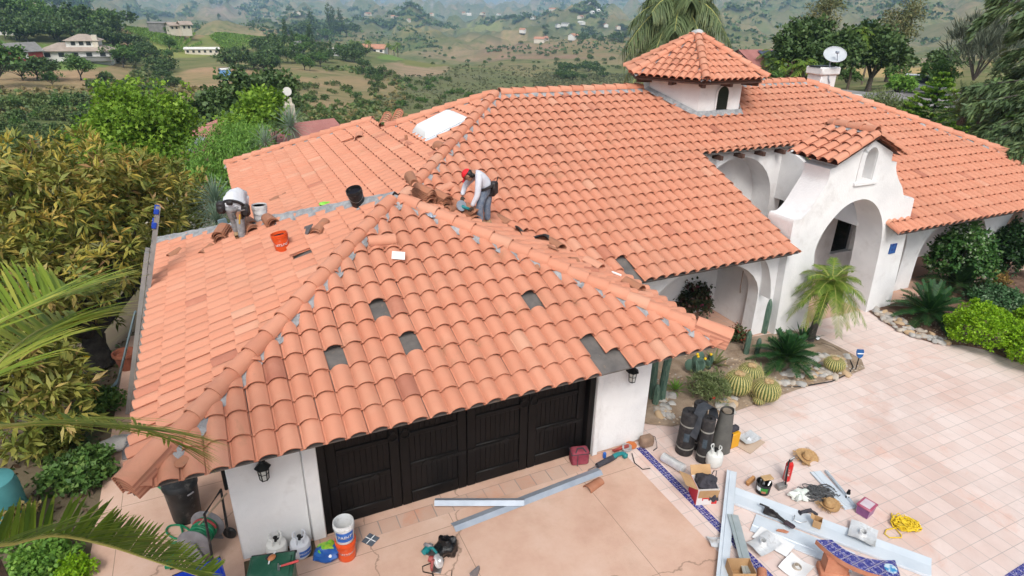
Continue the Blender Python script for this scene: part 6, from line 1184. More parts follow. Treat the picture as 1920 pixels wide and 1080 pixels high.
L_EUC=leafmat('eucalyptus_leaf',[(.080,.112,.048),(.176,.192,.080),(.320,.256,.112)],.2); L_VINE=leafmat('vine_leaf',[(.096,.192,.032),(.160,.288,.048),(.256,.400,.072)],.2); L_BRUSH=leafmat('chaparral_leaf',[(.05,.095,.022),(.10,.15,.038),(.19,.20,.07)],.1); L_SHRUB=leafmat('garden_leaf',[(.041,.101,.020),(.095,.189,.041),(.189,.284,.068)],.25)
L_SAGE=leafmat('sage_leaf',[(.088,.125,.044),(.163,.213,.075),(.375,.413,.213)],.2); L_BOUG=leafmat('bougainvillea_leaf',[(.012,.03,.012),(.03,.05,.02),(.06,.06,.025),(.28,.02,.09)],.15)
M_BARK=mat('bark',(.075,.06,.05),(.13,.105,.085),s=9,rough=.95,bump=1,bs=24,bd=.04); M_BARKD=mat('dark_bark',(.035,.03,.027),(.075,.065,.055),s=7,rough=.95,bump=1,bs=20,bd=.04); M_PTRUNK=mat('palm_trunk',(.10,.075,.055),(.19,.15,.11),s=14,rough=.95,bump=1,bs=30,bd=.04)
def limbs(b,base,blobs,r,rg,fork=.35):
    base=Vector(base); c=sum((Vector(x[:3]) for x in blobs),Vector())/len(blobs); f=base+(c-base)*fork; f.z=base.z+(c.z-base.z)*fork
    b.tube([base-Vector((0,0,.3)),base+(f-base)*.5+Vector((rg.uniform(-.1,.1),rg.uniform(-.1,.1),0))*r*3,f],[r*1.35,r,r*.85],10)
    for x in blobs:
        e=Vector(x[:3]); m_=f+(e-f)*.5+Vector((rg.uniform(-.2,.2),rg.uniform(-.2,.2),rg.uniform(0,.3)))*(e-f).length*.4; b.tube([f,m_,e],[r*.6,r*.4,r*.16],7)
        for q in range(3): d=Vector((rg.gauss(0,1),rg.gauss(0,1),abs(rg.gauss(0,1)))).normalized(); b.tube([m_,e+d*x[3]*.35,e+d*x[3]*.8],[r*.25,r*.14,r*.05],5)
    return b
def ptree(label,blobs_px,m,n,L,W,seed,name='tree',base=None,cat='tree',tr=.16,bark=None,group=None,sq=.85,fork=.35,**k):
    """tree whose crown is given as blobs (u, v, distance, radius in metres)"""
    bl=[]
    for u,v,r,R_ in blobs_px: p=dep(u,v,r); bl.append((p.x,p.y,p.z,R_,R_,R_*sq))
    c=sum((Vector(x[:3]) for x in bl),Vector())/len(bl); bs=Vector(base) if base is not None else Vector((c.x,c.y,H(c.x,c.y)))
    t=thing(name,label,cat,tuple(bs),0,group); bl2=[(x-bs.x,y-bs.y,z-bs.z,a,b_,c_) for x,y,z,a,b_,c_ in bl]
    crown('crown',nrng(seed),bl2,n,L,W,m,t,**k); limbs(B(),(0,0,0),bl2,tr,random.Random(seed),fork).build('trunk',bark or M_BARK,t); return t
# ------------------------------------------------------------------ left side
pc=dep(-210,770,4.9); t=thing('palm_tree','palm with long yellow green fronds reaching in from the left edge','palm tree',(pc.x,pc.y,0)); rg=random.Random(5); O=Vector((pc.x,pc.y,0)); ctr=pc-O
for k,(P,Lf,n,dr,tn,ve,fw_) in enumerate((([(-60,640,5.0),(60,575,5.4),(130,552,5.7),(160,556,5.9)],.66,46,.12,.55,.6,.8),([(-60,730,4.6),(30,650,5.2),(90,612,5.6),(148,598,5.9)],.74,50,.2,.60,.4,.8),([(-40,800,4.6),(90,793,5.0),(200,795,5.3),(270,806,5.5),(318,826,5.6)],.80,70,.25,.55,.15,.6),([(-60,1010,4.6),(100,1003,4.8),(200,1022,4.9),(290,1052,5.0),(388,1085,5.05)],.50,70,.12,.25,.9,.75))):
    pts=[ctr]+[dep(*q)-O for q in P]; sm=[]
    for i in range(len(pts)-1):
        for q in np.linspace(0,1,5)[:-1]:
            a,b_,c,d=pts[max(i-1,0)],pts[i],pts[i+1],pts[min(i+2,len(pts)-1)]; sm.append(.5*((2*b_)+(c-a)*q+(2*a-5*b_+4*c-d)*q*q+(3*b_-a-3*c+d)*q**3))
    sm.append(pts[-1]); f=Fr(); f.frond(sm,Lf,.029,n,rg,dr,ve,fw_,tn,.65,.25,jit=.09); fo=f.build('frond',L_PALMY,t)
    b=B(); b.tube(sm,[.022-.017*i/(len(sm)-1) for i in range(len(sm))],6); b.build('rachis',mat('rachis',(.34,.33,.08),(.42,.4,.12),s=5,rough=.6),fo)
for k in range(9):
    f=Fr(); pts=arcpts(ctr,R(135)+k*R(19),R(rg.uniform(15,60)),2.0,.6); f.frond(pts,.45,.03,30,rg,.2,.3,.75,.5,.6,.2); f.build('frond',L_PALMY,t)
b=B(); b.tube([(0,0,-.2),(0.05,0,ctr.z*.5),ctr],[.24,.19,.17],12); b.build('trunk',M_PTRUNK,t)
ptree('large avocado tree with bronze tinged leaves left of the ladder',[(40,400,17.5,1.9),(150,370,18.5,1.7),(235,420,19,1.35),(90,500,16.5,1.7),(10,540,15.5,1.5),(215,520,18.3,1.0),(300,480,20.5,.9),(150,600,17.2,.9),(40,650,15,1.1),(255,345,20,1.2)],L_AVO,15000,.25,.072,3,'avocado_tree',base=(-3.95,7.9,-.1),tr=.26,bark=M_BARKD,nclump=1250,cs=.24,rad=True,droop=.35,up=.1,fork=.22,shell=.5)
_av=bpy.data.objects['avocado_tree']; crown('new_growth',nrng(77),[(p.x-_av.location.x,p.y-_av.location.y,p.z-_av.location.z,R_,R_,R_*.85) for p,R_ in ((dep(u,v,r),q*1.03) for u,v,r,q in [(40,400,17.5,1.9),(150,370,18.5,1.7),(235,420,19,1.35),(300,480,20.5,.9),(255,345,20,1.2),(90,500,16.5,1.7)])],1700,.24,.06,leafmat('new_avocado_leaf',[(.30,.30,.04),(.48,.38,.07),(.52,.28,.10)],.3),_av,nclump=330,cs=.2,rad=True,droop=.2,up=.3,low=.15,shell=.12)
ptree('smaller bronze leaved avocado tree behind the iron fence',[(315,385,24,1.7),(270,345,25,1.3),(350,410,24,1.0)],L_AVO,4200,.25,.075,4,'avocado_tree',tr=.14,nclump=380,cs=.24,rad=True,droop=.35,up=.1)
ptree('low bronze leaved avocado shrub under the left palm fronds',[(60,760,12.3,1.0),(20,700,12.5,.9),(90,700,13.5,.6)],L_AVO,2400,.24,.075,6,'avocado_shrub',cat='shrub',tr=.08,nclump=200,cs=.22,rad=True,droop=.3,up=.1)
ptree('tall bright green maple like tree above the avocado tree',[(250,225,36,2.0),(310,215,37,1.6),(200,260,36,1.5),(265,285,35,1.9),(330,265,37,1.5),(220,320,35,1.8),(300,320,35,1.6),(225,195,36.5,1.2)],L_MAPLE,17000,.20,.16,7,'leafy_tree',tr=.2,nclump=520,cs=.55,up=.15,shell=.75)
ptree('bright green tree growing in front of the red roofed neighbour',[(475,225,41,1.5),(500,205,42,1.1),(445,235,41,1.0),(515,235,42,.9),(480,190,42.5,.8)],L_MAPLE,3600,.26,.2,8,'leafy_tree',tr=.13,nclump=200,cs=.5,shell=.8)
ptree('feathery pale green pepper tree left of the far roof corner',[(420,300,30,1.7),(440,270,32,1.4),(400,340,29,1.3),(455,320,31,1.3),(475,265,34,1.1),(430,365,28,1.0)],L_PEPPER,12000,.24,.045,9,'pepper_tree',tr=.15,nclump=700,cs=.38,droop=.9,up=0,shell=.7)
for k,(bl,lab) in enumerate((([(395,215,62,2.5),(440,200,64,3.0),(480,185,66,2.6),(415,235,60,1.8)],'dark round oak behind the bright green tree on the left'),([(505,185,68,2.4),(520,170,70,2.0),(465,175,66,1.8)],'dark oak right behind the first oak on the left'))):
    ptree(lab,bl,L_OAK,4200,.42,.34,20+k,'oak_tree',tr=.3,nclump=240,cs=.7,shell=.7)
def yucca(label,p,n,L,w,m,seed,name='yucca',cat='yucca',el=(-.2,1.4),droop=.15,stem=0,parts=('leaves','stem')):
    t=thing(name,label,cat,tuple(p)); rg=random.Random(seed); f=Fr()
    for k in range(n):
        a=k*2.39996; e=el[0]+(el[1]-el[0])*((k+.5)/n)**.8; f.blade((0,0,stem),(math.cos(a)*math.cos(e),math.sin(a)*math.cos(e),math.sin(e)),L*rg.uniform(.8,1.1),w,rg,droop,.5)
    f.build('leaves',m,t); b=B(); b.tube([(0,0,-.1),(0,0,stem+.05)],[w*2+.02,w*2],8); b.build('stem',M_PTRUNK,t); return t
p=dep(405,385,21); yucca('blue green spiky palm by the left far eave',p,190,1.15,.03,L_BLUEG,1,'fan_palm','palm tree',(-.9,1.5),.25,.1); p=dep(408,415,20.0); yucca('lower blue green spiky palm just above the iron fence',p,130,.9,.03,L_BLUEG,2,'fan_palm','palm tree',(-.6,1.5),.25)
p=dep(545,238,26); yucca('pale blue green palm poking up behind the left far eave',p,120,1.2,.03,L_BLUEG,3,'fan_palm','palm tree',(-.5,1.5),.2); p=dep(497,268,24.5); yucca('small blue green palm left of the pale one behind the eave',p,80,.9,.025,L_BLUEG,4,'fan_palm','palm tree',(-.3,1.5),.2)
def shrub(label,p,r,h,m,n,L,W,seed,name='shrub',cat='shrub',group=None,nclump=0,lobes=5,ball=False,**k):
    t=thing(name,label,cat,tuple(p),0,group); rg=random.Random(seed); bl=[(0,0,h*.5,r*.8,r*.8,h*.5)]+[(r*.5*math.cos(a),r*.5*math.sin(a),h*rg.uniform(.3,.6),r*rg.uniform(.4,.55),r*rg.uniform(.4,.55),h*rg.uniform(.3,.45)) for a in np.linspace(0,6.28,lobes+1)[:-1]]
    if ball: bl=[(0,0,h*.5,r,r,h*.52)]
    crown('foliage',nrng(seed),bl,n,L,W,m,t,nclump=nclump,**k); b=B()
    for q in range(5): a=q*1.26; b.tube([(0,0,-.05),(r*.3*math.cos(a),r*.3*math.sin(a),h*.4),(r*.55*math.cos(a),r*.55*math.sin(a),h*.75)],[.03*r+.008,.02*r+.005,.005],5)
    b.build('stem',M_BARK,t); return t
shrub('green leafy geranium like clump left of the concrete walkway',at(150,900),.62,.5,L_SHRUB,2600,.085,.085,31,'garden_plant','plant',nclump=260,cs=.10,shell=.5)
shrub('bright green low plant in the bottom left corner',at(85,1065),.55,.35,L_PEPPER,2200,.07,.06,32,'garden_plant','plant',nclump=240,cs=.09)
shrub('bright small leaved plant by the walkway edge at the bottom',at(140,1085),.30,.28,L_LIME,1200,.05,.04,33,'garden_plant','plant',nclump=120,cs=.07)
shrub('dry yellowing flower clump at the bottom left edge',at(35,1000),.4,.5,leafmat('dry_leaf',[(.16,.12,.04),(.26,.2,.07),(.34,.28,.1)],.2),700,.07,.06,34,'garden_plant','plant',nclump=60,cs=.08)
shrub('dark green shrub between the avocado shrub and the walkway',at(190,775),.45,.5,L_SHRUB,1500,.08,.06,35,'garden_plant','plant',nclump=160,cs=.1); shrub('brown leaved plant behind the leafy clump on the left',at(85,850),.55,.5,L_AVO,700,.2,.07,36,'garden_plant','plant',nclump=60,cs=.2,rad=True)
t=yucca('dark strappy clump with a yellow flower under the avocado tree',at(130,720),60,.7,.02,L_DARK,9,'strappy_plant','plant',(.2,1.4),.5)
b=B(); 
for k in range(6): b.ell((.35+.03*math.cos(k),.25+.03*math.sin(k),.45),(.05,.025,.02),8,5,M=Matrix.Rotation(k*1.05,4,'Z')@Matrix.Translation((.03,0,0)))
b.build('flower',mat('yellow_petal',(.7,.45,.01),rough=.6),t)
yucca('dark green strappy clump beside the cement bag',at(150,835),80,.65,.018,L_SAGO,10,'strappy_plant','plant',(.2,1.4),.5)
t=thing('ground_cover','low plants and leaf litter covering the soil left of the walkway','ground cover',(0,0,0)); rn=nrng(5); nn=5000; xs=rn.uniform(-8.5,-3.45,nn); ys=rn.uniform(-3,10,nn); V=[]; 
for x,y in zip(xs,ys): V.append((x,y,H(x,y)))
V=np.array(V); a=rn.normal(size=(nn,3)); a[:,2]=abs(a[:,2])*.5+.1; a/=np.linalg.norm(a,axis=1)[:,None]; s=np.cross(a,rn.normal(size=(nn,3))); s/=np.linalg.norm(s,axis=1)[:,None]; l=rn.uniform(.05,.16,nn)[:,None]
VV=np.stack([V,V+a*l*.5+s*l*.25,V+a*l,V+a*l*.5-s*l*.25],1).reshape(-1,3); bpy.data.objects.remove(t); o=npmesh('ground_cover',VV,np.arange(nn*4).reshape(nn,4),rn.random(nn),leafmat('litter',[(.05,.03,.02),(.10,.06,.035),(.06,.09,.02),(.05,.11,.02)],.1),None,False); tag(o,'leaf litter and low plants covering the soil left of the walkway','ground cover',kind='stuff')
# ------------------------------------------------------------------ cactus bed
M_CACT=leafmat('cactus_skin',[(.05,.085,.02),(.10,.13,.03),(.50,.42,.16)],0,.6); M_CACTB=leafmat('blue_cactus_skin',[(.05,.10,.075),(.09,.15,.11),(.2,.24,.16)],0,.5); M_WOOL=mat('cactus_wool',(.34,.20,.09),(.52,.38,.2),s=24,rough=.95,bump=1,bs=60)
def barrel_cactus(label,p,r,h,group=None,nr=26,yel=0):
    t=thing('barrel_cactus',label,'cactus',tuple(p),random.random()*6,group); b=B(); n=nr*4; m_=14
    vs=[];fs=[];tt=[]
    for j in range(m_+1):
        q=.06+.94*(j/m_); th_=q*PI*.93
        for i in range(n):
            k=1-.09*(1-abs(math.cos(i*PI/4))**1.5)*math.sin(min(PI,th_+.3)); 
            vs.append((r*k*math.sin(th_)*math.cos(2*PI*i/n),r*k*math.sin(th_)*math.sin(2*PI*i/n),h*.5+h*.5*math.cos(th_)-(.10*h*max(0,1-j/2.5))))
    for j in range(m_):
        for i in range(n): i2=(i+1)%n; fs.append((j*n+i,(j+1)*n+i,(j+1)*n+i2,j*n+i2)); tt.append((.88 if i%4 in(0,3) else .22)+random.uniform(-.12,.12))
    b.v=vs;b.f=fs;b.t=tt; b.build('body',M_CACT,t,ang=180)
    b=B(); b.ell((0,0,h*.93),(r*.36,r*.36,h*.07),16,6,noise=.5); b.build('woolly_crown',M_WOOL,t)
    f=Fr(); rg=random.Random(int(r*1000))
    for i in range(nr):
        for j in range(9):
            th_=.35+j*.24; a=2*PI*i/nr; pp=Vector((r*math.sin(th_)*math.cos(a),r*math.sin(th_)*math.sin(a),h*.5+h*.5*math.cos(th_)))
            for q in range(3): f.blade(pp,(math.cos(a)+rg.gauss(0,.6),math.sin(a)+rg.gauss(0,.6),rg.gauss(.2,.6)),.05*r/.3+.02,.006,rg,0,.7,1)
    f.build('spines',leafmat('cactus_spine',[(.35,.25,.1),(.5,.4,.2),(.6,.5,.3)],.1),t); return t
barrel_cactus('golden barrel cactus farthest back in the group of three by the grey shrub',at(1402,722,.05),.29,.56); barrel_cactus('golden barrel cactus at the left of the group, touching the grey green shrub',at(1380,738,.05),.31,.56); barrel_cactus('golden barrel cactus nearest the driveway in the group of three',at(1433,750,.05),.30,.52); barrel_cactus('golden barrel cactus standing alone near the lawn sign',at(1562,694,.05),.24,.34)
barrel_cactus('small spiny yellow cactus in front of the nearest barrel cactus',at(1422,757,.03),.13,.18,nr=16); barrel_cactus('tiny yellow cactus beside the small spiny one',at(1411,745,.03),.075,.14,nr=12)
def column_cactus(label,p,arms,m=M_CACTB):
    t=thing('column_cactus',label,'cactus',tuple(p))
    for P,r in arms:
        b=B(); n=24; P=[Vector(q) for q in P]; k=len(P); vs=[];tt=[];fs=[]
        for j in range(k*3+1):
            x=j/(k*3)*(k-1); jj=min(int(x),k-2); f=x-jj; c=P[jj]*(1-f)+P[jj+1]*f; rr=r*(1 if j<k*3-4 else max(.12,math.sqrt(max(0,1-((j-(k*3-4))/4.2)**2))))
            for i in range(n): kk=1-.16*(1-abs(math.cos(i*PI/4*1.0)))  ; vs.append((c.x+rr*kk*math.cos(2*PI*i/n),c.y+rr*kk*math.sin(2*PI*i/n),c.z))
        for j in range(k*3):
            for i in range(n): fs.append((j*n+i,j*n+(i+1)%n,(j+1)*n+(i+1)%n,(j+1)*n+i)); tt.append(.35+random.uniform(-.3,.3))
        fs.append(tuple(range(k*3*n,(k*3+1)*n))); tt.append(.3); b.v=vs;b.f=fs;b.t=tt; b.build('column',m,t,ang=180)
def colz(p,z0,z1,dx=0,dy=0,n=4): return [(dx*q,dy*q,z0+(z1-z0)*q) for q in np.linspace(0,1,n)]
p=at(1432,622,.02); column_cactus('tall blue green column cactus in front of the shaded porch pillar',p,[(colz(p,-.05,.95,.0),.085)]); b=B()
p=at(1398,665,.02); column_cactus('pair of slim column cacti left of the sago palm',p,[(colz(p,-.05,.66,.0),.07),([(.25,-.1,-.05),(.25,-.1,.15),(.26,-.1,.3),(.26,-.1,.46)],.06),([(.1,.1,-.05),(.1,.1,.2),(.1,.1,.4)],.055)])
p=at(1240,752,.02); column_cactus('cluster of leaning column cacti at the garage corner',p,[([(0,0,-.05),(.03,.05,.4),(.10,.1,.85),(.16,.12,1.15)],.085),([(-.12,.15,-.05),(-.12,.2,.4),(-.12,.22,.8),(-.1,.25,1.25)],.08),([(-.2,-.05,-.05),(-.2,-.05,.3),(-.2,-.05,.5)],.07)])
t=thing('prickly_pear','blue green prickly pear with yellow flowers under the eave','cactus',tuple(at(1310,705,.02))); rg=random.Random(3); 
for k in range(11):
    b=B(); b.ell((0,0,.13),(.11,.022,.14),12,8); b.T=None; M_=Matrix.Translation((rg.uniform(-.25,.25),rg.uniform(-.15,.15),rg.uniform(.0,.32)))@Matrix.Rotation(rg.uniform(0,3),4,'Z')@Matrix.Rotation(rg.uniform(-.4,.4),4,'X'); b.v=[tuple(M_@Vector(v)) for v in b.v]; b.t=[.4]*len(b.f); b.build('pad',M_CACTB,t)
for k in range(4): b=B(); b.ell((rg.uniform(-.2,.25),rg.uniform(-.2,.05),rg.uniform(.45,.6)),(.035,.035,.035),8,6); b.build('flower',mat('yellow_petal',(0,0,0)),t)
yucca('spreading aloe with brown lower leaves under the right roof corner',at(1338,685,.02),26,.62,.075,leafmat('aloe_leaf',[(.16,.09,.05),(.13,.14,.05),(.11,.17,.05)],.1),11,'aloe','aloe',(-.1,1.2),.3); yucca('narrow leaved green aloe clump by the garage corner',at(1266,733,.02),40,.40,.035,L_PEPPER,12,'aloe','aloe',(.0,1.4),.25)
yucca('spiky aloe behind the pygmy palm trunk',at(1505,640,.02),30,.6,.06,L_SAGO,13,'aloe','aloe',(.2,1.4),.1); yucca('broad green aloe leaves right of the three barrel cacti',at(1425,715,.02),8,.55,.09,L_SHRUB,14,'aloe','aloe',(.5,1.3),.1)
shrub('grey green needle leaved shrub behind the black felt rolls',at(1328,752,.02),.50,.72,L_SAGE,5200,.065,.016,41,'grey_shrub','shrub',nclump=420,cs=.09,rad=True,up=.5,shell=.6)
b=B(); b.ell((0,0,0),(.04,.04,.03),8,6,noise=.5); o=b.build('red_flower',mat('red_petal',(.4,.04,.02),rough=.7),loc=tuple(at(1338,745,.3))); tag(o,'single rust red flower head on the grey green shrub','flower')
shrub('dark bougainvillea with magenta flowers in the porch planter',at(1292,590,.0),.62,1.05,L_BOUG,2600,.10,.075,42,'bougainvillea','shrub',nclump=260,cs=.16)
shrub('red flowering plant behind the pair of slim cacti',at(1380,640,.02),.3,.35,leafmat('red_flower_leaf',[(.03,.06,.02),(.06,.09,.03),(.4,.02,.03)],.1),500,.08,.06,43,'flowering_plant','plant',nclump=60,cs=.1)
def cycad(label,p,n,L,Lf,wf,m,seed,el=(.05,1.35),droop=.3,nl=34,trunk=.25,name='sago_palm'):
    t=thing(name,label,'cycad',tuple(p)); rg=random.Random(seed); f=Fr(); b=B()
    for k in range(n):
        a=k*2.39996; e=el[0]+(el[1]-el[0])*((k+.5)/n); pts=arcpts((0,0,trunk),a,e,L*rg.uniform(.85,1.1),droop*rg.uniform(.8,1.3)*math.cos(e)+.05); f.frond(pts,Lf,wf,nl,rg,.15,.45,.6,.45,.5,.15,jit=.06); b.tube(pts,[.012,.010,.009,.008,.006,.005,.004,.003],4)
    f.build('fronds',m,t); b.build('rachis',L_SHRUB,t); b=B(); b.lathe([(.16,-.05),(.18,trunk*.5),(.13,trunk),(.0,trunk+.05)],12); b.build('trunk',M_PTRUNK,t); return t
cycad('dark green sago palm on the left of the entry path',at(1470,690,.02),48,.78,.17,.016,L_SAGO,51,(.1,1.35),.3,38,.28); cycad('dark green sago palm at the foot of the entry arch, right of the path',at(1738,600,.02),44,1.05,.20,.018,L_SAGO,52,(.0,1.3),.35,40,.2); cycad('broad leafed cycad between the jasmine and the right sago',at(1795,548,.02),22,1.25,.30,.035,L_DARK,53,(.0,1.2),.35,26,.2,'cycad')
# pygmy palm
p=at(1518,640,.02); t=thing('palm_tree','small feathery palm with dark trunk before the entry arch','palm tree',tuple(p)); rg=random.Random(4); top=Vector((.28,.0,1.62)); f=Fr(); b2=B()
for k in range(38):
    a=k*2.39996; e=R(-40)+R(105)*((k+.5)/38); pts=arcpts(top,a,e,.92*rg.uniform(.9,1.1),.60*math.cos(e)+.1); f.frond(pts,.23,.014,42,rg,.35,.1,.6,.45+.3*(k<5),.5,.12,jit=.09); b2.tube(pts,[.013,.012,.010,.009,.007,.006,.004,.003],4)
f.build('fronds',L_PALM,t); b2.build('rachis',mat('rachis',(0,0,0)),t)
b=B(); b.tube([(0,0,-.1),(.05,0,.45),(.14,0,.95),(.24,0,1.45),(.28,0,1.66)],[.10,.085,.085,.13,.08],12); b.build('trunk',M_BARKD,t)
shrub('white flowered jasmine bush climbing the right wing pillar',at(1782,540,.0),.95,2.15,L_JASM,7000,.10,.075,61,'jasmine','shrub',nclump=600,cs=.14,shell=.3); shrub('dark ivy covered round shrub at the right edge of the porch',at(1880,512,.0),.85,1.75,L_DARK,5200,.12,.09,62,'ivy_shrub','shrub',nclump=500,cs=.12,shell=.25)
shrub('pale variegated shrub behind the lime green bushes',at(1862,572,.0),.80,.55,leafmat('pale_leaf',[(.03,.09,.03),(.07,.16,.06),(.3,.4,.25)],.2),3200,.09,.06,63,'shrub','shrub',nclump=350,cs=.12)
shrub('round lime green bush beside the river stones',at(1830,650,.0),.74,1.08,L_LIME,9500,.055,.045,64,'lime_bush','shrub',nclump=1100,cs=.07,shell=.2,ball=True); shrub('nearer lime green bush cut off by the right edge',at(1944,690,.0),.74,1.02,L_LIME,8000,.055,.045,65,'lime_bush','shrub',nclump=1000,cs=.07,shell=.2,ball=True); shrub('lime green bush half hidden behind the nearer one at the right edge',at(1945,618,.0),.55,.6,L_LIME,5500,.055,.045,66,'lime_bush','shrub',nclump=700,cs=.07,shell=.2,ball=True)
shrub('orange tipped low plant at the foot of the dark ivy shrub',at(1868,535,.0),.4,.4,leafmat('amber_leaf',[(.12,.10,.03),(.3,.18,.05),(.2,.22,.05)],.2),600,.08,.05,67,'garden_plant','plant',nclump=60,cs=.1); shrub('yellow green ground plant on the bark at the right edge',at(1905,570,.0),.6,.2,L_PEPPER,900,.08,.06,68,'garden_plant','plant',nclump=120,cs=.1)
t=thing('potted_cactus','small cactus in a dark bowl on the porch floor','potted plant',tuple(at(1362,560,.0))); b=B(); b.lathe([(0,0),(.14,0),(.21,.16),(.19,.16),(.12,.10),(0,.1)],18); b.build('bowl',M_BUCKB,t); b=B(); b.ell((0,0,.28),(.09,.09,.18),12,8); b.ell((.08,.03,.2),(.05,.05,.1),10,6); b.t=[.4]*len(b.f); b.build('cactus',L_DARK,t)
t=thing('small_pot','dark round pot standing farther back on the porch floor','pot',tuple(at(1363,527,.0))); b=B(); b.lathe([(0,0),(.1,0),(.14,.08),(.11,.13),(0,.13)],16); b.build('pot',M_BUCKB,t)
b=B(); b.tube([on(1395,500,(0,1,0),2.9),on(1388,540,(0,1,0),2.9),at(1387,572,.05),at(1394,577,.02),at(1402,574,.02)],.012,6); tag(b.build('hanging_wire',mat('tan_wire',(.3,.2,.15),rough=.6)),'thin tan cable hanging down into the porch','cable')
# stones
M_STONE=mat('river_stone',(.30,.29,.28),(.48,.45,.41),s=3,rough=.8,tint=(.48,.33,.19),bump=.2); rg=random.Random(12); protos=[]
for k in range(5):
    vs,fs=hull([Vector((rg.gauss(0,1),rg.gauss(0,1),rg.gauss(0,1))).normalized()*rg.uniform(.8,1.1) for _ in range(34)]); b=B(); b.add([(v.x*.12,v.y*.085,v.z*.06) for v in vs],fs,rg.choice([.0,.1,.3,.6,.9])); protos.append(b)
pr=[]; lab={'a':('rounded river stones among the cacti in the left bed','rounded grey and tan river stone in the cactus bed'),'b':('rounded river stones beside the lime bush','rounded grey and tan river stone at the edge of the right shrub bed'),'c':('rounded river stones at the garage corner','rounded grey and tan river stone by the garage corner')}
spots=[(rg.uniform(1455,1590),rg.uniform(668,722),'a') for _ in range(110)]+[(rg.uniform(1345,1380),rg.uniform(745,772),'a') for _ in range(22)]+[(rg.uniform(1640,1790),0,'b') for _ in range(150)]+[(rg.uniform(1222,1262),rg.uniform(742,785),'c') for _ in range(34)]
made={}
for u,v,k in spots:
    if k=='b': v=580+(u-1640)*.42+rg.uniform(-4,30)+ (6 if u>1700 else 0)
    q=at(u,v,.03); x=rg.randrange(5)
    if not inpoly(q.x,q.y,BED2 if k=='b' else BED1): continue
    if x not in made: o=protos[x].build('river_stone',M_STONE,ang=60); made[x]=o
    else: o=made[x].copy(); COL.objects.link(o)
    o.location=q+Vector((0,0,.015)); o.rotation_euler=(rg.uniform(-.2,.2),rg.uniform(-.2,.2),rg.uniform(0,6)); s=rg.uniform(.6,1.35); o.scale=(s,s,s); tag(o,lab[k][1],'stone',lab[k][0])
rn=nrng(9); V=[];Fq=[];T=[]
for k in range(1500):
    u,v=(rn.uniform(1220,1620),rn.uniform(660,800)) if k%3 else (rn.uniform(1640,1830),rn.uniform(585,660)); q=at(u,v,.04)
    if not(inpoly(q.x,q.y,BED1) or inpoly(q.x,q.y,BED2)): continue
    s=rn.uniform(.012,.04); o=len(V); a=rn.uniform(0,6); c,sn=math.cos(a)*s,math.sin(a)*s; V+=[(q.x+c,q.y+sn,q.z),(q.x-sn,q.y+c*.8,q.z),(q.x-c,q.y-sn,q.z),(q.x+sn,q.y-c*.8,q.z),(q.x,q.y,q.z+s*.7)]; Fq+=[(o,o+1,o+4,o+4)]; Fq[-1]=(o,o+1,o+4); Fq+=[(o+1,o+2,o+4),(o+2,o+3,o+4),(o+3,o,o+4)]; T+=[rn.random()]*4
o=npmesh('pebbles',V,Fq,T,M_STONE,None,True); tag(o,'small pebbles scattered over the planting beds','pebbles',kind='stuff')
p=at(1603,697,.0); t=thing('lawn_sign','small blue octagonal sign on a black stake by the path','sign',tuple(p)); sz=(on(1608,665,(0,1,0),p.y).z); b=B(); b.tube([(0,0,-.05),(.0,0,sz)],.012,6); b.build('stake',M_IRON,t); b=B(); fm=Matrix.Rotation(-YAW,4,'Z'); b.prism([(.09,.045),(.075,.11),(-.075,.11),(-.09,.045),(-.075,-.045),(-.02,-.10),(.02,-.10),(.075,-.045)],-.008,.008,M=Matrix.Translation((0,-.0,sz))@fm@Matrix.Rotation(R(72),4,'X')); b.build('panel',mat('sign_blue',(.01,.06,.20),(.015,.10,.28),s=9,rough=.4),t,False); b=B(); b.box((0,-.012,sz+.015),(.14,.01,.022),M=fm@Matrix.Rotation(R(-18),4,'X')); b.box((0,-.010,sz-.03),(.10,.01,.016),M=fm@Matrix.Rotation(R(-18),4,'X')); b.build('stripe',M_LWHITE,t)
p=at(1530,640,.0); t=thing('spotlight','small round black garden spotlight behind the palm trunk','spotlight',tuple(p)); b=B(); d_=Vector((-.4,-.8,.5)).normalized(); b.tube([(0,0,0),(0,0,.08)],.012,6); b.tube([Vector((0,0,.1))-d_*.08,Vector((0,0,.1)),Vector((0,0,.1))+d_*.05],[.03,.055,.06],12); b.build('housing',M_IRON,t); b=B(); c=Vector((0,0,.1))+d_*.052; b.tube([c,c+d_*.006],[.05,.05],12); b.build('lens',M_LWHITE,t)
# ------------------------------------------------------------------ behind the house
def hit(u,v,r0=40,r1=8000):
    d=ray(u,v); h=math.hypot(d.x,d.y); pr=r0; r=r0
    while r<r1:
        z=CAM.z+d.z/h*r
        x,y=CAM.x+d.x/h*r,CAM.y+d.y/h*r
        if z<H(x,y): return Vector((x,y,H(x,y))),r
        r*=1.012
    return None,None
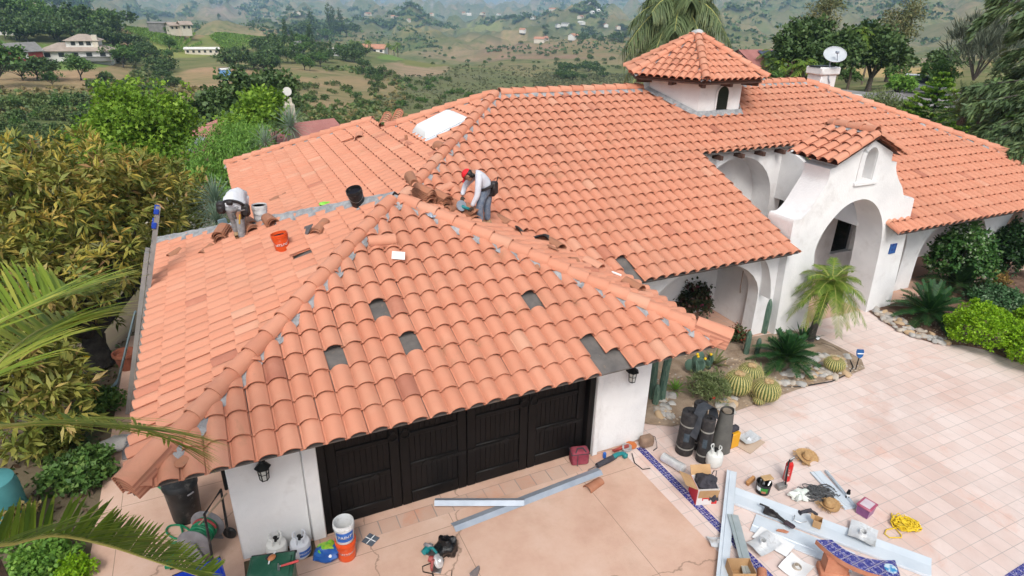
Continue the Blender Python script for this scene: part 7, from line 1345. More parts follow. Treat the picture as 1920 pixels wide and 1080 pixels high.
# queen palm behind the tower
p=dep(1272,20,30); g=H(p.x,p.y); t=thing('palm_tree','tall drooping queen palm right behind the hexagonal tower','palm tree',(p.x,p.y,g)); rg=random.Random(8); top=Vector((0,0,p.z-g+.1)); f=Fr(); b2=B()
for k in range(34):
    a=k*2.39996; e=R(-35)+R(100)*((k+.5)/34); pts=arcpts(top,a,e,2.45*rg.uniform(.85,1.1),.8*math.cos(e)+.1,9); f.frond(pts,.80,.034,80,rg,1.0,.0,.45,.4+(.4 if k<3 else 0),.5,.12,jit=.22); b2.tube(pts,[.04,.035,.03,.03,.025,.02,.015,.01,.008],5)
f.build('fronds',leafmat('grey_palm_leaf',[(.06,.10,.04),(.14,.19,.08),(.26,.28,.11)],.2),t); b2.build('rachis',mat('rachis',(0,0,0)),t); b=B(); b.tube([(-1.0,.2,-.5),(-.9,.15,top.z*.5),(-.6,.1,top.z*.8),(-.1,0,top.z)],[.22,.19,.19,.22],12); b.build('trunk',M_PTRUNK,t)
f=Fr()
for k in range(7): pts=arcpts(top-Vector((.3,0,.2)),R(200)+k*.35,R(-50),2.2,.5); f.frond(pts,.5,.05,22,rg,.8,.0,.5,.95,.5,.15)
f.build('dead_fronds',leafmat('dead_palm',[(.16,.10,.05),(.25,.17,.08),(.33,.27,.10)],.2),t)
def fpalm(label,u,v,r,h,s,group=None,seed=1):
    p=dep(u,v,r); g=p.z-h; t=thing('palm_tree',label,'palm tree',(p.x,p.y,g),0,group); rg=random.Random(seed); f=Fr()
    for k in range(16): a=k*2.39996; e=R(-35)+R(100)*((k+.5)/16); f.frond(arcpts((0,0,h),a,e,s,.6,6),s*.35,s*.05,14,rg,.4,.1,.6,.45,.5,.15)
    f.build('fronds',L_PALM,t); b=B(); b.tube([(0,0,-1),(.05,0,h)],[s*.1,s*.07],8); b.build('trunk',M_PTRUNK,t); return t
fpalm('thin fan palm between the eucalyptus trees',1613,60,70,6,1.4,seed=3); fpalm('short palm just left of the chimney and dish',1510,122,55,2.6,1.5,seed=4); fpalm('yellowish palm left of the oaks by the white house',1448,102,75,3.2,1.7,seed=5); fpalm('second palm right of the yellowish one by the white house',1462,118,70,2.4,1.5,seed=6); fpalm('small palm right behind the dark oaks',1640,55,85,6,1.3,seed=7)
# oaks, eucalyptus
for k,(bl,lab) in enumerate((([(1490,95,72,2.3),(1525,80,73,2.4),(1500,70,74,2.0),(1480,115,70,1.6),(1555,105,71,1.9)],'broad dark oak behind the chimney'),([(1575,100,68,1.7),(1550,120,66,1.4),(1590,85,70,1.3)],'dark oak immediately right of the dish'),([(1630,85,72,2.1),(1660,95,72,2.0),(1645,110,70,1.7),(1615,105,71,1.6),(1672,108,72,1.3)],'spreading dark oak in the middle of the dry grass'))):
    ptree(lab,bl,L_OAK,4600,.42,.33,80+k,'oak_tree',tr=.25,nclump=260,cs=.6,shell=.7)
ptree('tall airy eucalyptus rising left of the dish',[(1545,22,84,1.9),(1530,45,83,1.5),(1555,50,83,1.3),(1520,60,82,1.0),(1560,8,85,1.2)],L_EUC,2600,.36,.12,84,'eucalyptus',tr=.2,nclump=190,cs=.65,droop=.5,shell=.9,bark=M_BARK); ptree('tall airy brownish eucalyptus right of the spreading oak',[(1690,40,88,2.1),(1670,55,87,1.6),(1705,25,89,1.5),(1655,68,86,1.2),(1700,62,88,1.2),(1715,10,90,1.1)],L_EUC,2700,.36,.12,85,'eucalyptus',tr=.2,nclump=200,cs=.65,droop=.5,shell=.9)
# star pine
p=dep(1738,250,40); h=dep(1740,134,40).z-p.z; t=thing('star_pine','symmetrical star pine with bright tiered branches beyond the roof','conifer',(p.x,p.y,p.z)); rg=random.Random(2); V=[];Fq=[];T=[];b=B(); b.tube([(0,0,-2),(0,0,h)],[.16,.02],8); rn=nrng(3)
for q in range(11):
    z=h*(.02+.94*(q/10)**.95); R_=1.95*(1-(q/10)**1.1)+.12; nb=8 if q<8 else 5
    for k in range(nb):
        a=2*PI*k/nb+q*.45; tip=Vector((math.cos(a)*R_,math.sin(a)*R_,z+R_*.10)); b.tube([(0,0,z),tip*.5+Vector((0,0,z*.5-R_*.05)),tip],[.03,.02,.01],4)
        m_=int(46+120*R_)
        for i in range(m_):
            x=rn.uniform(.15,1.05); c=Vector((math.cos(a)*R_*x,math.sin(a)*R_*x,z+R_*.10*x*x-.06*R_*math.sin(x*PI))); d=Vector((math.cos(a)*.8+rn.normal()*.5,math.sin(a)*.8+rn.normal()*.5,.35+rn.random()*.35)).normalized(); s=d.cross(Vector((rn.normal(),rn.normal(),.1))).normalized(); l=rn.uniform(.12,.22); w=.05; o=len(V); V+=[c,c+d*l*.5+s*w,c+d*l,c+d*l*.5-s*w]; Fq.append((o,o+1,o+2,o+3)); T.append(min(1,max(0,.2+.5*x+rn.normal()*.15)))
npmesh('crown',[tuple(v) for v in V],Fq,T,L_STAR,t,False); b.build('trunk',M_BARKD,t)
# deodar cedar at the right edge
pt=dep(2050,260,31); g=H(pt.x,pt.y); t=thing('cedar','large dark cedar with drooping tiered branches at the right edge','conifer',(pt.x,pt.y,g)); O=Vector((pt.x,pt.y,g)); rn=nrng(12); V=[];Fq=[];T=[];b=B(); b.tube([(0,0,-1),(0,0,13)],[.42,.12],10)
BR=[((2035,-40,31),(1921,0,31),(1831,48,30.5)),((2035,-60,31),(1936,-20,32),(1866,-5,32)),((2035,60,31),(1946,85,31),(1884,112,30.5)),((2035,20,31),(1976,40,31.5),(1901,60,31)),((2035,120,31),(1961,130,31),(1871,215,29.5)),((2035,150,30),(1936,150,30),(1816,165,29)),((2035,180,30),(1946,175,29.5),(1816,200,28.5)),((2035,210,30),(1946,215,29),(1841,250,28)),((2035,230,29),(1936,240,28),(1836,275,27.5)),((2035,260,29),(1966,262,27.5),(1876,290,27)),((2035,120,32),(1976,110,33),(1896,150,33)),((2035,170,29),(1976,200,28),(1916,235,27.5)),((2035,90,30),(1976,150,29.5),(1921,180,29)),((2035,200,31),(1916,190,31),(1828,185,30.5)),((2035,0,31),(1986,10,30),(1916,30,29.5)),((2035,240,30),(1906,225,30.5),(1831,240,30))]
BV=[(Vector((0,0,(dep(*A)-O).z)),dep(*M_)-O,dep(*C_)-O) for A,M_,C_ in BR]
for k in range(26):
    q=R(-75)+R(190)*((k*.618)%1); z0=2+11*k/26; L_=4.6-.30*(z0-2); h_=Vector((math.cos(q),math.sin(q),0)); BV.append((Vector((0,0,z0)),h_*L_*.55+Vector((0,0,z0+.2)),h_*L_+Vector((0,0,z0-.7))))
for a,m_,c in BV:
    P=[bez([a,m_,c],q) for q in np.linspace(0,1,9)]; b.tube(P,[.09,.08,.07,.06,.05,.04,.03,.02,.01],5)
    for i in range(620):
        q=rn.uniform(.12,1.02)**.8; cpt=bez([a,m_,c],q); dirb=(c-a).normalized(); sd=dirb.cross(Vector((0,0,1))).normalized(); off=sd*rn.normal()*.55*(1.15-q)+Vector((0,0,-abs(rn.normal())*.22+.06)); d=(dirb*.8+sd*rn.normal()*.7+Vector((0,0,-.45+rn.normal()*.35))).normalized(); s=d.cross(Vector((rn.normal(),rn.normal(),1))).normalized(); l=rn.uniform(.18,.42); w=l*.13; p=cpt+off; o=len(V); V+=[p,p+d*l*.5+s*w,p+d*l+Vector((0,0,-.05)),p+d*l*.5-s*w]; Fq.append((o,o+1,o+2,o+3)); T.append(min(1,max(0,.45+.3*mnoise.noise(p*1.3)+rn.normal()*.16)))
npmesh('crown',[tuple(v) for v in V],Fq,T,L_CEDAR,t,False); b.build('trunk',M_BARKD,t)
def gshrub(label,u,v,r,R_,h,m,n,L,W,seed,**k):
    p=dep(u,v,r); p.z-=h*.5; return shrub(label,p,R_,h,m,n,L,W,seed,**k)
gshrub('grey green columnar cactus thicket beyond the star pine',1842,95,60,2.6,4.0,leafmat('grey_spike',[(.07,.09,.06),(.12,.14,.09),(.18,.19,.13)],.1),2600,.9,.07,91,nclump=180,cs=.5,up=1.4,rad=True)
gshrub('bright green hedge of round shrubs beside the parked car',1690,158,58,1.0,1.0,L_PEPPER,1500,.24,.17,92,nclump=140,cs=.3); gshrub('second bright green clump right of the parked car',1765,152,62,.8,.8,L_PEPPER,1100,.24,.17,93,nclump=100,cs=.3)
gshrub('feathery green shrub left of the star pine over the roof',1650,200,38,.95,1.4,L_SAGE,1500,.22,.05,94,nclump=180,cs=.35); gshrub('feathery grey green shrub at the foot of the star pine',1690,205,41,.7,1.0,L_SAGE,900,.2,.06,95,nclump=110,cs=.3)
gshrub('green bush in the dry grass behind the street',1682,132,88,1.4,1.5,L_SHRUB,700,.26,.2,96,nclump=70,cs=.3); gshrub('small dark bush at the left end of the dry grass',1590,140,80,1.5,1.6,L_SHRUB,700,.26,.2,97,nclump=70,cs=.3); gshrub('dark bush on the crest of the dry grass',1707,116,110,1.5,1.6,L_OAK,600,.3,.25,98,nclump=60,cs=.3); gshrub('pair of dark bushes right along the dry grass crest',1775,112,100,2.6,2.4,L_OAK,1100,.36,.3,99,nclump=90,cs=.4); gshrub('olive bush below the grey thicket',1760,135,62,1.5,1.7,L_SHRUB,900,.26,.18,100,nclump=80,cs=.3); gshrub('maroon leaved shrub by the short palm',1505,146,58,1.4,1.5,leafmat('maroon_leaf',[(.03,.008,.012),(.06,.015,.02),(.09,.03,.03)],.1),700,.25,.18,101,nclump=60,cs=.3); gshrub('dark green hedge right of the white house',1470,150,66,1.8,1.6,L_SHRUB,900,.27,.2,102,nclump=80,cs=.3)
p=dep(1810,205,33); cycad('palm like cycad at the right of the star pine',p-Vector((0,0,.6)),30,1.5,.35,.03,L_SAGE,103,(.0,1.4),.3,22,.3,'cycad'); p=dep(1850,200,34); cycad('second palm like cycad under the cedar branches',p-Vector((0,0,.8)),30,1.6,.35,.03,L_SAGE,104,(.0,1.4),.3,22,.3,'cycad')
for k,(u,v,r,R_,h) in enumerate(((1850,255,44,1.5,2),(1905,235,44,1.8,2.2),(1930,275,38,1.4,2),(1815,235,46,1.2,1.6),(1880,190,52,1.9,2.4),(1915,140,66,2.4,2.6))):
    gshrub(['dark green shrub low under the cedar','dark shrub behind the cedar branches','dark shrub at the right edge above the roof hip','dark shrub right behind the star pine','mixed green shrub mid way up behind the cedar','olive shrub high up behind the cedar'][k],u,v,r,R_,h,[L_OAK,L_SHRUB,L_OAK,L_OAK,L_SHRUB,L_SAGE][k],1900,.3,.2,110+k,nclump=170,cs=.4)
# ------------------------------------------------------------------ buildings
M_WWALL=mat('far_white_wall',(.62,.60,.56),(.70,.68,.64),s=.3,rough=.9); M_CWALL=mat('cream_wall',(.55,.49,.40),(.60,.54,.45),s=.3,rough=.9); M_RROOF=mat('old_red_roof',(.30,.115,.10),(.40,.17,.15),s=.8,rough=.85,bump=.5,bs=6,bd=.1); M_OROOF=mat('orange_roof',(.42,.19,.12),(.48,.24,.16),s=.8,rough=.85); M_GROOF=mat('grey_shingle',(.17,.165,.16),(.24,.23,.22),s=.8,rough=.9); M_TROOF=mat('tan_shingle',(.30,.24,.20),(.38,.31,.26),s=.8,rough=.9); M_BARN=mat('barn_red',(.26,.035,.035),(.32,.05,.045),s=.5,rough=.8); M_WIN=mat('far_window',(.03,.035,.04),rough=.2); M_SOLAR=mat('solar_glass',(.03,.04,.07),(.05,.06,.10),s=.5,rough=.2)
def bhouse(label,p,rz,w,d,h,rh,wall,roofm,kind='hip',wins=3,over=.5,name='house',extra=None):
    t=thing(name,label,'house',tuple(p),rz); b=B(); b.box((0,0,h/2-1),(w,d,h+2)); 
    if kind=='gable':
        for s in(-1,1): b.add([(s*w/2,-d/2,h),(s*w/2,d/2,h),(s*w/2,0,h+rh)],[(0,1,2)])
    b.build('wall',wall,t,False); W,D=w/2+over,d/2+over; k=0 if kind=='gable' else min(W,D)
    zz=h-over*rh/(d/2)*.6
    b=B(); v=[(-W,-D,zz),(W,-D,zz),(W,D,zz),(-W,D,zz),(-W+k,0,h+rh),(W-k,0,h+rh)]; v2=[(x,y,z-.18) for x,y,z in v]; b.add(v,[(0,1,5,4),(2,3,4,5)]+([(1,2,5),(3,0,4)] if k else [])); b.add(v2,[(4,5,1,0),(5,4,3,2)]); b.add([v[0],v[1],v2[1],v2[0]],[(0,1,2,3)]); b.build('roof',roofm,t,False)
    for i in range(wins):
        x=-w/2+w*(i+.5)/wins; b=B(); b.box((x,-d/2-.03,h*.55),(w/wins*.42,.08,h*.38)); b.build('window',M_WIN,t,False)
    return t
yw=-YAW
def face(p): return math.atan2(CAM.y-p.y,CAM.x-p.x)+PI/2
def put(u,v,r): q=dep(u,v,r); return Vector((q.x,q.y,max(q.z,H(q.x,q.y)-1)))
q,r=hit(45,115); q=q or dep(45,115,230); q=dep(43,115,225); t=bhouse('small red barn with white trim on the left lawn',q,face(q)+.5,8,6,2.8,2.0,M_BARN,M_GROOF,'gable',0,.4,'barn'); b=B(); 
for c,s in (((4.05,0,2.6),(.08,1.6,1.6)),((4.05,0,.1),(.08,6,.25)),((4.05,-2.9,1.5),(.08,.25,3)),((4.05,2.9,1.5),(.08,.25,3)),((-1,-3.05,1.6),(2.2,.08,1.4))): b.box(c,s)
b.build('trim',M_WWALL,t,False); b=B(); b.box((4.12,0,2.6),(.06,1.1,1.1)); b.build('window',M_BARN,t,False)
q=dep(150,112,232); t=bhouse('long two storey house with a tan roof behind the left lawn',q,face(q)-.2,17,8,3.0,1.7,M_WWALL,M_TROOF,'hip',5,.9); b=B(); b.box((2.0,.3,4.0),(8,6,3.0)); b.build('upper_wall',M_WWALL,t,False); b=B(); W,D=4.7,3.7; b.add([(2-W,.3-D,5.3),(2+W,.3-D,5.3),(2+W,.3+D,5.3),(2-W,.3+D,5.3),(2-W+D,.3,7.0),(2+W-D,.3,7.0)],[(0,1,5,4),(2,3,4,5),(1,2,5),(3,0,4)]); b.build('roof',M_TROOF,t,False); b=B(); b.box((5.4,-2.6,3.9),(1.3,1.0,6)); b.build('chimney',M_CWALL,t,False)
for x in(-.2,1.8,3.6): b=B(); b.box((x,-2.74,4.6),(1.1,.08,1.0)); b.build('window',M_WIN,t,False)
b=B(); b.box((4.5,-5.2,1.15),(11,2.2,.10)); b.box((4.5,-6.2,.5),(11,.08,.9)); b.build('veranda',M_GROOF,t,False)
q=dep(35,28,335); bhouse('tan roofed house on the top left crest',q,face(q),20,9,2.6,2.2,M_CWALL,M_TROOF,'hip',4,1); q=dep(10,56,300); bhouse('tiny white shed roof in the trees at the left edge',q,face(q),6,4,2,.8,M_WWALL,M_GROOF,'gable',0,.2,'shed')
q=dep(328,58,345); t=bhouse('cream house with twin gables above the vineyard',q,face(q)+.4,5.5,4.5,2.6,1.1,M_CWALL,M_TROOF,'gable',3,.7); q=dep(348,58,343); bhouse('second cream gable of the vineyard house, to its right',q,face(q)+.3,4,4.5,3.0,1.2,M_CWALL,M_TROOF,'gable',2,.8); q=dep(300,54,350); bhouse('grey flat roofed shed left of the vineyard house',q,face(q),9,5,2.6,.5,M_GROOF,M_GROOF,'gable',0,.3,'shed')
q=dep(381,102,285); t=bhouse('long low shed with a pale roof beside the vineyard',q,face(q)-.1,12,4,2.2,.5,M_CWALL,M_WWALL,'gable',6,.4,'shed')
q=dep(423,143,190); t=bhouse('bright blue shed with a white lean to on the brown slope',q,face(q)+.3,2.4,2.2,1.9,.2,mat('sky_blue_paint',(.16,.34,.62),rough=.7),M_WWALL,'gable',0,.1,'shed'); b=B(); b.box((2.4,0,.3),(2.2,1.6,1.3)); b.build('lean_to',M_WWALL,t,False)
q=dep(700,100,440); bhouse('white house with an orange roof and palms on the middle ridge',q,face(q)-.3,17,8,3.4,2.2,M_WWALL,M_OROOF,'gable',4,.6); q=dep(625,108,330); bhouse('white tent like roof among trees left of the ridge house',q,face(q)+.6,5,7,2.4,2.0,M_WWALL,M_WWALL,'gable',0,.3,'shed')
# neighbour below on the left
q=dep(438,250,47); t=bhouse('neighbouring house with dusty red roof and chimney, half hidden by trees',q-Vector((0,0,3.0)),face(q)-.5,8,6,2.4,1.5,M_CWALL,M_RROOF,'hip',3,.6); q2=dep(380,285,42); bhouse('lower red roofed wing of the neighbouring house with solar panels',q2-Vector((0,0,2.6)),face(q2)-.9,7,5,2.4,1.0,M_CWALL,M_RROOF,'gable',2,.5)
pa,pb_,pc_,pd=dep(340,285,39.5),dep(370,262,41),dep(388,266,41.5),dep(362,292,39.5)
for k in range(2):
    b=B(); A=[pa+(pd-pa)*(k*.52),pa+(pd-pa)*(k*.52+.46),pb_+(pc_-pb_)*(k*.52+.46),pb_+(pc_-pb_)*(k*.52)]; A=[x+Vector((0,0,.25)) for x in A]; b.add(A+[x-Vector((0,0,.12)) for x in A],[(0,1,2,3),(7,6,5,4),(0,4,5,1),(1,5,6,2),(2,6,7,3),(3,7,4,0)]); tag(b.build('solar_panel',mat('pale_panel',(.42,.48,.5),(.55,.6,.6),s=2,rough=.3),None,False),'pale solar water panel on the lower red roof','solar panel','pair of pale panels on the lower red roof')
q=dep(543,212,44); t=thing('chimney_stack','cream chimney with a white dish on the neighbouring house','chimney',(q.x,q.y,q.z-3)); b=B(); b.box((0,0,1.8),(.65,.65,3.6),bev=.05); b.box((0,0,3.7),(.4,.4,.5)); b.build('stack',M_CWALL,t); b=B(); d_=(CAM-q).normalized(); b.lathe([(0,0),(.25,.06),(.27,.09)],16,(0,-.1,4.35),d_.to_track_quat('Z','Y').to_matrix().to_4x4()); b.tube([(0,0,3.9),(0,0,4.3)],.03,6); b.build('dish',M_WWALL,t)
q=dep(590,255,44); bhouse('cream end wall of the neighbour with a barred arched window',q-Vector((0,0,2.0)),face(q)+.5,2.6,2.6,2.3,.7,M_CWALL,M_RROOF,'gable',1,.25)
# right
q=dep(1432,140,78); t=bhouse('white neighbour with red roof and solar panel right of the tower',q-Vector((0,0,1.3)),face(q)+.7,7,5.5,2.6,1.3,M_WWALL,M_RROOF,'gable',2,.4); b=B(); b.add([(-1.8,-1.9,3.2),(1.4,-1.9,3.2),(1.4,-.5,3.85),(-1.8,-.5,3.85)],[(0,1,2,3)]); b.build('solar_panel',M_SOLAR,t,False); b=B(); b.box((3.53,-.6,1.6),(.06,.5,1.3)); b.box((3.53,1.1,1.6),(.06,.5,1.3)); b.build('window',M_WIN,t,False)
q=dep(1602,178,46); t=bhouse('low grey shingled roof beyond the chimney',q-Vector((0,0,2.2)),face(q)-.3,5.5,4,2,.45,M_WWALL,M_GROOF,'gable',1,.4); b=B(); b.box((.4,-1.0,2.28),(.7,.5,.12)); b.build('skylight',M_WWALL,t,False)
q=dep(1626,200,40); t=thing('clay_chimney','short brown clay chimney pipe beyond the right roof hip','chimney',(q.x,q.y,q.z-1.2)); b=B(); b.lathe([(.22,0),(.2,1.4),(.3,1.42),(.3,1.6),(.0,1.62)],14); b.build('pipe',mat('brown_clay',(0,0,0)),t)
# street and car
st=[dep(u,v,r) for u,v,r in((1600,200,48),(1700,212,46),(1800,190,52),(1960,190,56),(1960,166,72),(1800,164,68),(1700,160,66),(1600,158,66))]; b=B(); vs=[(x.x,x.y,H(x.x,x.y)+.12) for x in st]; ns=[]
def strip(name,A,C_,n,m,label,cat,dz=.12):
    b=B(); b.grid(lambda s,q:(lambda p:(p.x,p.y,H(p.x,p.y)+dz))(Vector((0,0,0))+(bez(A,s)*(1-q)+bez(C_,s)*q)),n,6); return tag(b.build(name,m),label,cat,kind='structure')
strip('street',[dep(1590,190,48),dep(1720,186,50),dep(1960,190,54)],[dep(1590,158,67),dep(1720,160,66),dep(1960,166,70)],30,mat('asphalt',(.22,.20,.195),(.28,.26,.25),s=.6,rough=.95),'pale grey street curving past the dry grass','street')
q=dep(1722,152,64); t=thing('parked_car','white car parked beyond the bright green hedge','car',(q.x,q.y,H(q.x,q.y)+.1),face(q)); b=B(); b.box((0,0,.55),(4.2,1.7,.6),bev=.2); b.build('body',mat('white_car_paint',(.7,.7,.7),rough=.25),t); b=B(); b.add(*hull([(x,y,z) for x,y,z in((-1.4,-.75,.85),(1.2,-.75,.85),(-1.0,-.62,1.4),(.6,-.62,1.4),(-1.4,.75,.85),(1.2,.75,.85),(-1.0,.62,1.4),(.6,.62,1.4))])); b.build('cabin',M_WIN,t,False); b=B(); b.box((-.2,0,1.41),(1.6,1.2,.05),bev=.02); b.build('roof',mat('white_car_paint',(0,0,0)),t)
for sx in(-1.3,1.3):
    for sy in(-.85,.85): b=B(); b.lathe([(0,-.1),(.3,-.1),(.3,.1),(0,.1)],14,(sx,sy,.3),Matrix.Rotation(R(90),4,'X')); b.build('wheel',M_IRON,t)
# ------------------------------------------------------------------ hillside trees and brush: individuals copied from a few prototypes
def proto(name,label,m,seed,n,L,W,blobs,tr=.15,nclump=0,cs=.4,cat='tree',**k):
    t=thing(name,label,cat,(0,0,0)); crown('crown',nrng(seed),blobs,n,L,W,m,t,nclump=nclump,cs=cs,**k); limbs(B(),(0,0,0),blobs,tr,random.Random(seed),.3).build('trunk',M_BARKD,t); return t
rg=random.Random(77)
def rb(h,w,n,seed):
    r_=random.Random(seed); return [(r_.uniform(-.5,.5)*w,r_.uniform(-.5,.5)*w,h*r_.uniform(.45,.8),w*r_.uniform(.22,.36),w*r_.uniform(.22,.36),h*r_.uniform(.18,.28)) for _ in range(n)]
P_OAK=[proto('oak_tree','x',L_OAK,200+k,900,.55,.5,rb(5,6,8,k),nclump=110,cs=.75,shell=.7) for k in range(3)]
P_TREE=[proto('leafy_tree','x',L_SHRUB,210+k,900,.55,.45,rb(6,5,8,10+k),nclump=110,cs=.7,shell=.7) for k in range(3)]
P_TALL=[proto('tall_tree','x',L_OAK,220+k,700,.5,.4,[(0,0,z,1.5-.16*z+.2,1.5-.16*z+.2,1.2) for z in (2,3.5,5,6.5,8)],nclump=100,cs=.6) for k in range(2)]
P_SHR=[proto('shrub','x',[L_BRUSH,L_SHRUB,L_OAK,L_BRUSH][k],230+k,420,.3,.26,[(0,0,.8,1.2,1.2,.8),(.6,.3,.7,.8,.8,.6),(-.5,.5,.6,.8,.8,.6),(.1,-.7,.6,.8,.8,.6)],tr=.06,nclump=60,cs=.35,cat='shrub') for k in range(4)]
used=set()
def place(P,u,v,sc,label,group=None,cat=None):
    q,r=hit(u,v)
    if q is None: return
    pr=rg.choice(P); 
    if pr.name not in used: used.add(pr.name); o=pr; o.location=q; o.rotation_euler=(0,0,rg.uniform(0,6)); o.scale=(sc,)*3; o['label']=label
    else: o=dup(pr,q,rg.uniform(0,6),sc,label)
    o.location.z-=.1
    if group: o['group']=group
    elif 'group' in o: del o['group']
    return o
def scatter(P,n,poly,px,label,group,var=.35):
    us=[p[0] for p in poly];vs=[p[1] for p in poly];c=0;tr_=0
    while c<n and tr_<n*20:
        tr_+=1; u,v=rg.uniform(min(us),max(us)),rg.uniform(min(vs),max(vs))
        if not inpoly(u,v,poly): continue
        q,r=hit(u,v)
        if q is None: continue
        size={'oak_tree':6.5,'leafy_tree':5.5,'tall_tree':3.5,'shrub':2.6}[P[0].name.split('.')[0]]; sc=px*(1+rg.uniform(-var,var))*r/F/size; place(P,u,v,sc,label,group); c+=1
scatter(P_OAK,34,[(0,30),(200,30),(215,75),(200,88),(60,84),(0,82)],30,'dark green tree of the wooded hill above the left houses','trees of the wooded hill top left')
scatter(P_TREE,14,[(0,40),(190,40),(205,80),(60,84),(0,82)],26,'mid green tree of the wooded hill above the left houses','lighter trees of the wooded hill top left')
for u,v,s,l in ((188,42,2.2,'large dark oak on the crest left of the tall cedars'),(222,52,1.6,'dark oak on the crest beside the vineyard edge'),(70,150,.95,'big dark oak standing on the brown field below the barn'),(45,152,.9,'smaller dark oak left of the big one on the brown field'),(92,152,.9,'dark oak right of the big one on the brown field')): place(P_OAK,u,v,s,l)
for u,v,s,l in ((248,50,2.3,'tall dark cedar on the crest, left of a pair'),(282,55,2.2,'tall dark cedar on the crest, right of a pair')): place(P_TALL,u,v,s,l)
for u,v,s,l in ((153,152,1.0,'round green bush at the end of the brown field'),(100,164,.5,'lone small green bush in the brown field'),(0,170,1.5,'green tree at the left edge below the brown field'),(318,98,1.0,'green tree right of the big house'),(320,115,.7,'green bush under the green tree by the vineyard'),(292,112,.7,'green bush left of the low pale shed'),(232,128,1.1,'pale green tree in front of the dark grove'),(370,60,1.2,'bright green tree in front of the vineyard house'),(325,70,.8,'green bush left of the vineyard house drive')): place(P_TREE,u,v,s,l)
scatter(P_OAK,12,[(205,85),(275,90),(280,125),(215,122)],26,'dark tree in the grove right of the big house','grove right of the big house')
scatter(P_OAK,9,[(270,125),(320,135),(330,165),(290,150)],22,'dark oak in the gully under the vineyard','oaks in the gully under the vineyard')
scatter(P_OAK,14,[(430,100),(520,95),(525,130),(440,145)],30,'dark tree of the grove right of the blue shed','grove right of the blue shed')
scatter(P_TALL,12,[(520,65),(640,60),(650,110),(530,120)],13,'tall dark tree on the ridge beyond the vineyard','tall trees on the ridge beyond the vineyard')
scatter(P_OAK,26,[(480,90),(560,62),(650,62),(655,125),(590,130),(490,135)],24,'dark tree among the ridge houses in the middle left','trees of the middle left ridge')
scatter(P_TREE,16,[(500,85),(650,70),(655,128),(500,140)],20,'mid green tree among the ridge houses in the middle left','lighter trees of the middle left ridge')
scatter(P_OAK,12,[(655,95),(690,105),(730,150),(700,160),(660,120)],20,'dark tree below the ridge house with the orange roof','trees below the ridge house')
for k,(u,v) in enumerate(((660,78),(672,80),(690,78),(728,84),(738,88),(745,82))): fpalm('feathery palm around the ridge house with the orange roof',u,v,430,7,3.0,'palms around the ridge house',seed=20+k)
scatter(P_SHR,60,[(0,200),(170,190),(200,260),(150,290),(0,290)],24,'olive green shrub on the slope above the avocado tree','shrubs on the slope above the avocado tree')
scatter(P_SHR,46,[(160,150),(300,140),(340,190),(330,230),(190,190)],17,'round shrub on the slope behind the bright green tree','shrubs on the slope behind the bright tree')
scatter(P_SHR,60,[(560,160),(700,150),(720,230),(620,235),(540,215)],15,'round shrub on the slope left of the skylight','shrubs on the brown slope left of the skylight')
scatter(P_SHR,40,[(690,140),(860,150),(900,180),(720,220)],13,'round shrub on the green slope behind the main ridge','shrubs on the green slope behind the ridge')
scatter(P_SHR,30,[(430,150),(560,150),(560,190),(470,190)],13,'dark shrub dotted on the brown slope under the grove','shrubs on the brown slope under the grove')
scatter(P_OAK,16,[(1030,130),(1105,128),(1150,150),(1050,152)],17,'dark tree of the grove left of the tower','grove left of the tower')
scatter(P_SHR,50,[(740,92),(960,95),(1150,100),(1150,128),(760,124)],7,'dark shrub on the brown slopes beyond the plateau','shrubs on the brown slopes beyond the plateau')
scatter(P_SHR,16,[(860,90),(1150,70),(1160,130),(1000,135)],8,'dark shrub on the far brown hill left of the tower','shrubs on the far brown hill')
scatter(P_OAK,30,[(1000,60),(1180,55),(1180,88),(1010,80)],9,'dark tree by the far houses left of the palm','trees by the far houses')
# vineyard rows
m_v=L_VINE; rr_=nrng(4)
def vines(label,A,C_,n,group):
    for k in range(n):
        q=k/(n-1); a=A[0]+(A[1]-A[0])*q; c=C_[0]+(C_[1]-C_[0])*q; m=int((c-a).length/1.1); V=[];Fq=[];T=[]
        for i in range(m):
            p=a+(c-a)*(i/m); zz=H(p.x,p.y)
            for j in range(9):
                d=rr_.normal(size=3); d/=np.linalg.norm(d); s_=np.cross(d,[.3,.2,1.]); s_/=np.linalg.norm(s_); c_=np.array([p.x+rr_.normal()*.32,p.y+rr_.normal()*.32,zz+.5+rr_.random()*.9]); o=len(V); l=.62; V+=[c_-d*l*.5,c_+s_*l*.3,c_+d*l*.5,c_-s_*l*.3]; Fq.append((o,o+1,o+2,o+3)); T.append(rr_.random())
        if V: tag(npmesh('vine_row',V,Fq,T,m_v,None,False),label,'vines',group)
def g_(u,v): q,r=hit(u,v); return q if q is not None else dep(u,v,350)
vines('row of green grape vines on the left vineyard slope',(g_(236,60),g_(345,100)),(g_(300,58),g_(380,84)),24,'rows of the left vineyard slope'); vines('row of green grape vines on the right vineyard slope',(g_(395,72),g_(430,98)),(g_(500,72),g_(535,88)),20,'rows of the right vineyard slope')
# far houses
for k,(u,v) in enumerate(((560,33),(668,36),(690,30),(640,40),(980,60),(1000,35),(1012,80),(1022,78),(1046,52),(1060,48),(1075,72),(1090,45),(1088,41),(1135,58),(1120,30),(1110,28),(905,40),(880,46),(935,34),(870,30),(810,36),(770,40),(740,34),(560,100),(1000,38),(1035,28),(1158,62))):
    q,r=hit(u,v)
    if q is None: continue
    w_=9*rg.uniform(.8,1.5)*(r/900)**.5; wm,rm=rg.choice([(M_WWALL,M_OROOF),(M_WWALL,M_GROOF),(M_CWALL,M_OROOF),(M_WWALL,M_WWALL)])
    t=bhouse('small pale house far off in the valley',q,rg.uniform(0,3),w_,w_*.6,3.2,2,wm,rm,'gable',1,.4); t['group']='small pale houses far off in the valley'
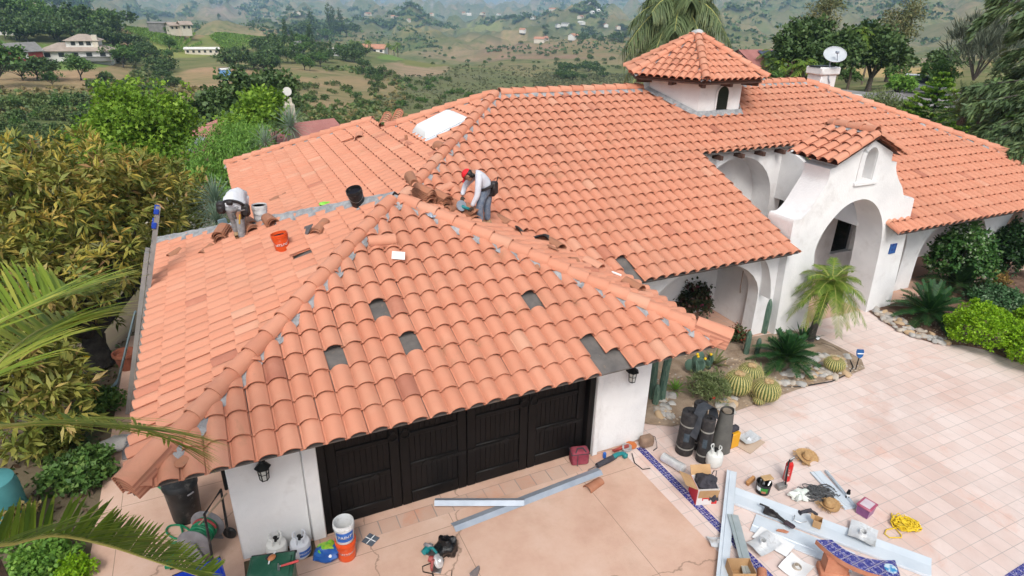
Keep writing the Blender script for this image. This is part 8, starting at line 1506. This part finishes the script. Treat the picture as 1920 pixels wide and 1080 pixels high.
# brush and woods nobody could count
def stuff(name,label,cat,n,zones,m,smin,smax,per,seed,r0,r1,flat=.6,gate=None):
    rn=nrng(seed); V=[];Fq=[];T=[]
    c=0
    while c<n:
        z=zones[rn.integers(0,len(zones))]; u,v=rn.uniform(z[0],z[2]),rn.uniform(z[1],z[3]); q,r=hit(u,v,r0)
        c+=1
        if q is None or r>r1 or r<r0: continue
        if any(((u-a[0])/a[2])**2+((v-a[1])/a[3])**2<.8 and a[4]<r<a[5] for a in ZONES if a[6] in (DRY,LAWN,VINE,SOIL)): continue
        if gate is not None and mnoise.noise(Vector((q.x,q.y,0))*gate)<rn.uniform(-.04,.10): continue
        s=rn.uniform(smin,smax)*(r/F); t=rn.random()
        for j in range(per):
            d=rn.normal(size=3); d/=np.linalg.norm(d); sd=np.cross(d,rn.normal(size=3)); sd/=np.linalg.norm(sd); c_=np.array(q)+np.array([rn.normal()*s*.32,rn.normal()*s*.32,abs(rn.normal())*s*.30*flat+s*.12]); l=s*.42; o=len(V); V+=[c_-d*l,c_+sd*l*.7,c_+d*l,c_-sd*l*.7]; Fq.append((o,o+1,o+2,o+3)); T.append(min(1,max(0,t*.6+.4*rn.random())))
    tag(npmesh(name,V,Fq,T,m,None,False),label,cat,kind='stuff')
stuff('hillside_brush','low olive brush covering the slopes below the house','brush',3400,[(0,150,420,300),(420,130,760,240),(0,80,300,200)],L_BRUSH,4,10,8,31,60,900,.8,.03)
stuff('scrub_slope','fine grey green scrub on the slope behind the main ridge','scrub',3200,[(700,125,1060,210),(1000,140,1180,175)],leafmat('scrub_leaf',[(.07,.09,.04),(.12,.13,.06),(.17,.17,.08)],.1),2,5,6,36,80,420,.7)
stuff('dry_scrub','dry yellow scrub scattered on the near slopes','scrub',1100,[(150,150,420,230),(0,150,300,220),(560,150,760,240)],leafmat('dry_scrub',[(.12,.10,.035),(.20,.16,.06),(.26,.22,.08)],.1),4,9,6,32,70,500,.6)
stuff('distant_woods','dark woods and orchards spread over the far valley floor','woods',4200,[(620,25,1180,100),(300,45,640,80),(560,22,900,60),(900,30,1180,75)],L_OAK,3,7,6,33,450,4000,.9,.004)
stuff('mountain_scrub','dark scrub patches on the mountain behind the right trees','scrub',4500,[(1360,0,1920,115),(1000,0,1200,40),(0,0,560,40)],L_OAK,3,9,5,34,380,6000,.6,.005)
# air
hz=B(); hz.box((0,4000,300),(26000,20000,1000)); m,nt,out=_nt('haze'); pv=nt.nodes.new('ShaderNodeVolumePrincipled'); pv.inputs['Color'].default_value=(.46,.70,1,1); pv.inputs['Density'].default_value=.00019; pv.inputs['Anisotropy'].default_value=0; nt.links.new(pv.outputs[0],out.inputs[1])
o=hz.build('haze',m,None,False); tag(o,'pale blue haze over the far valley and mountains','haze',kind='stuff')
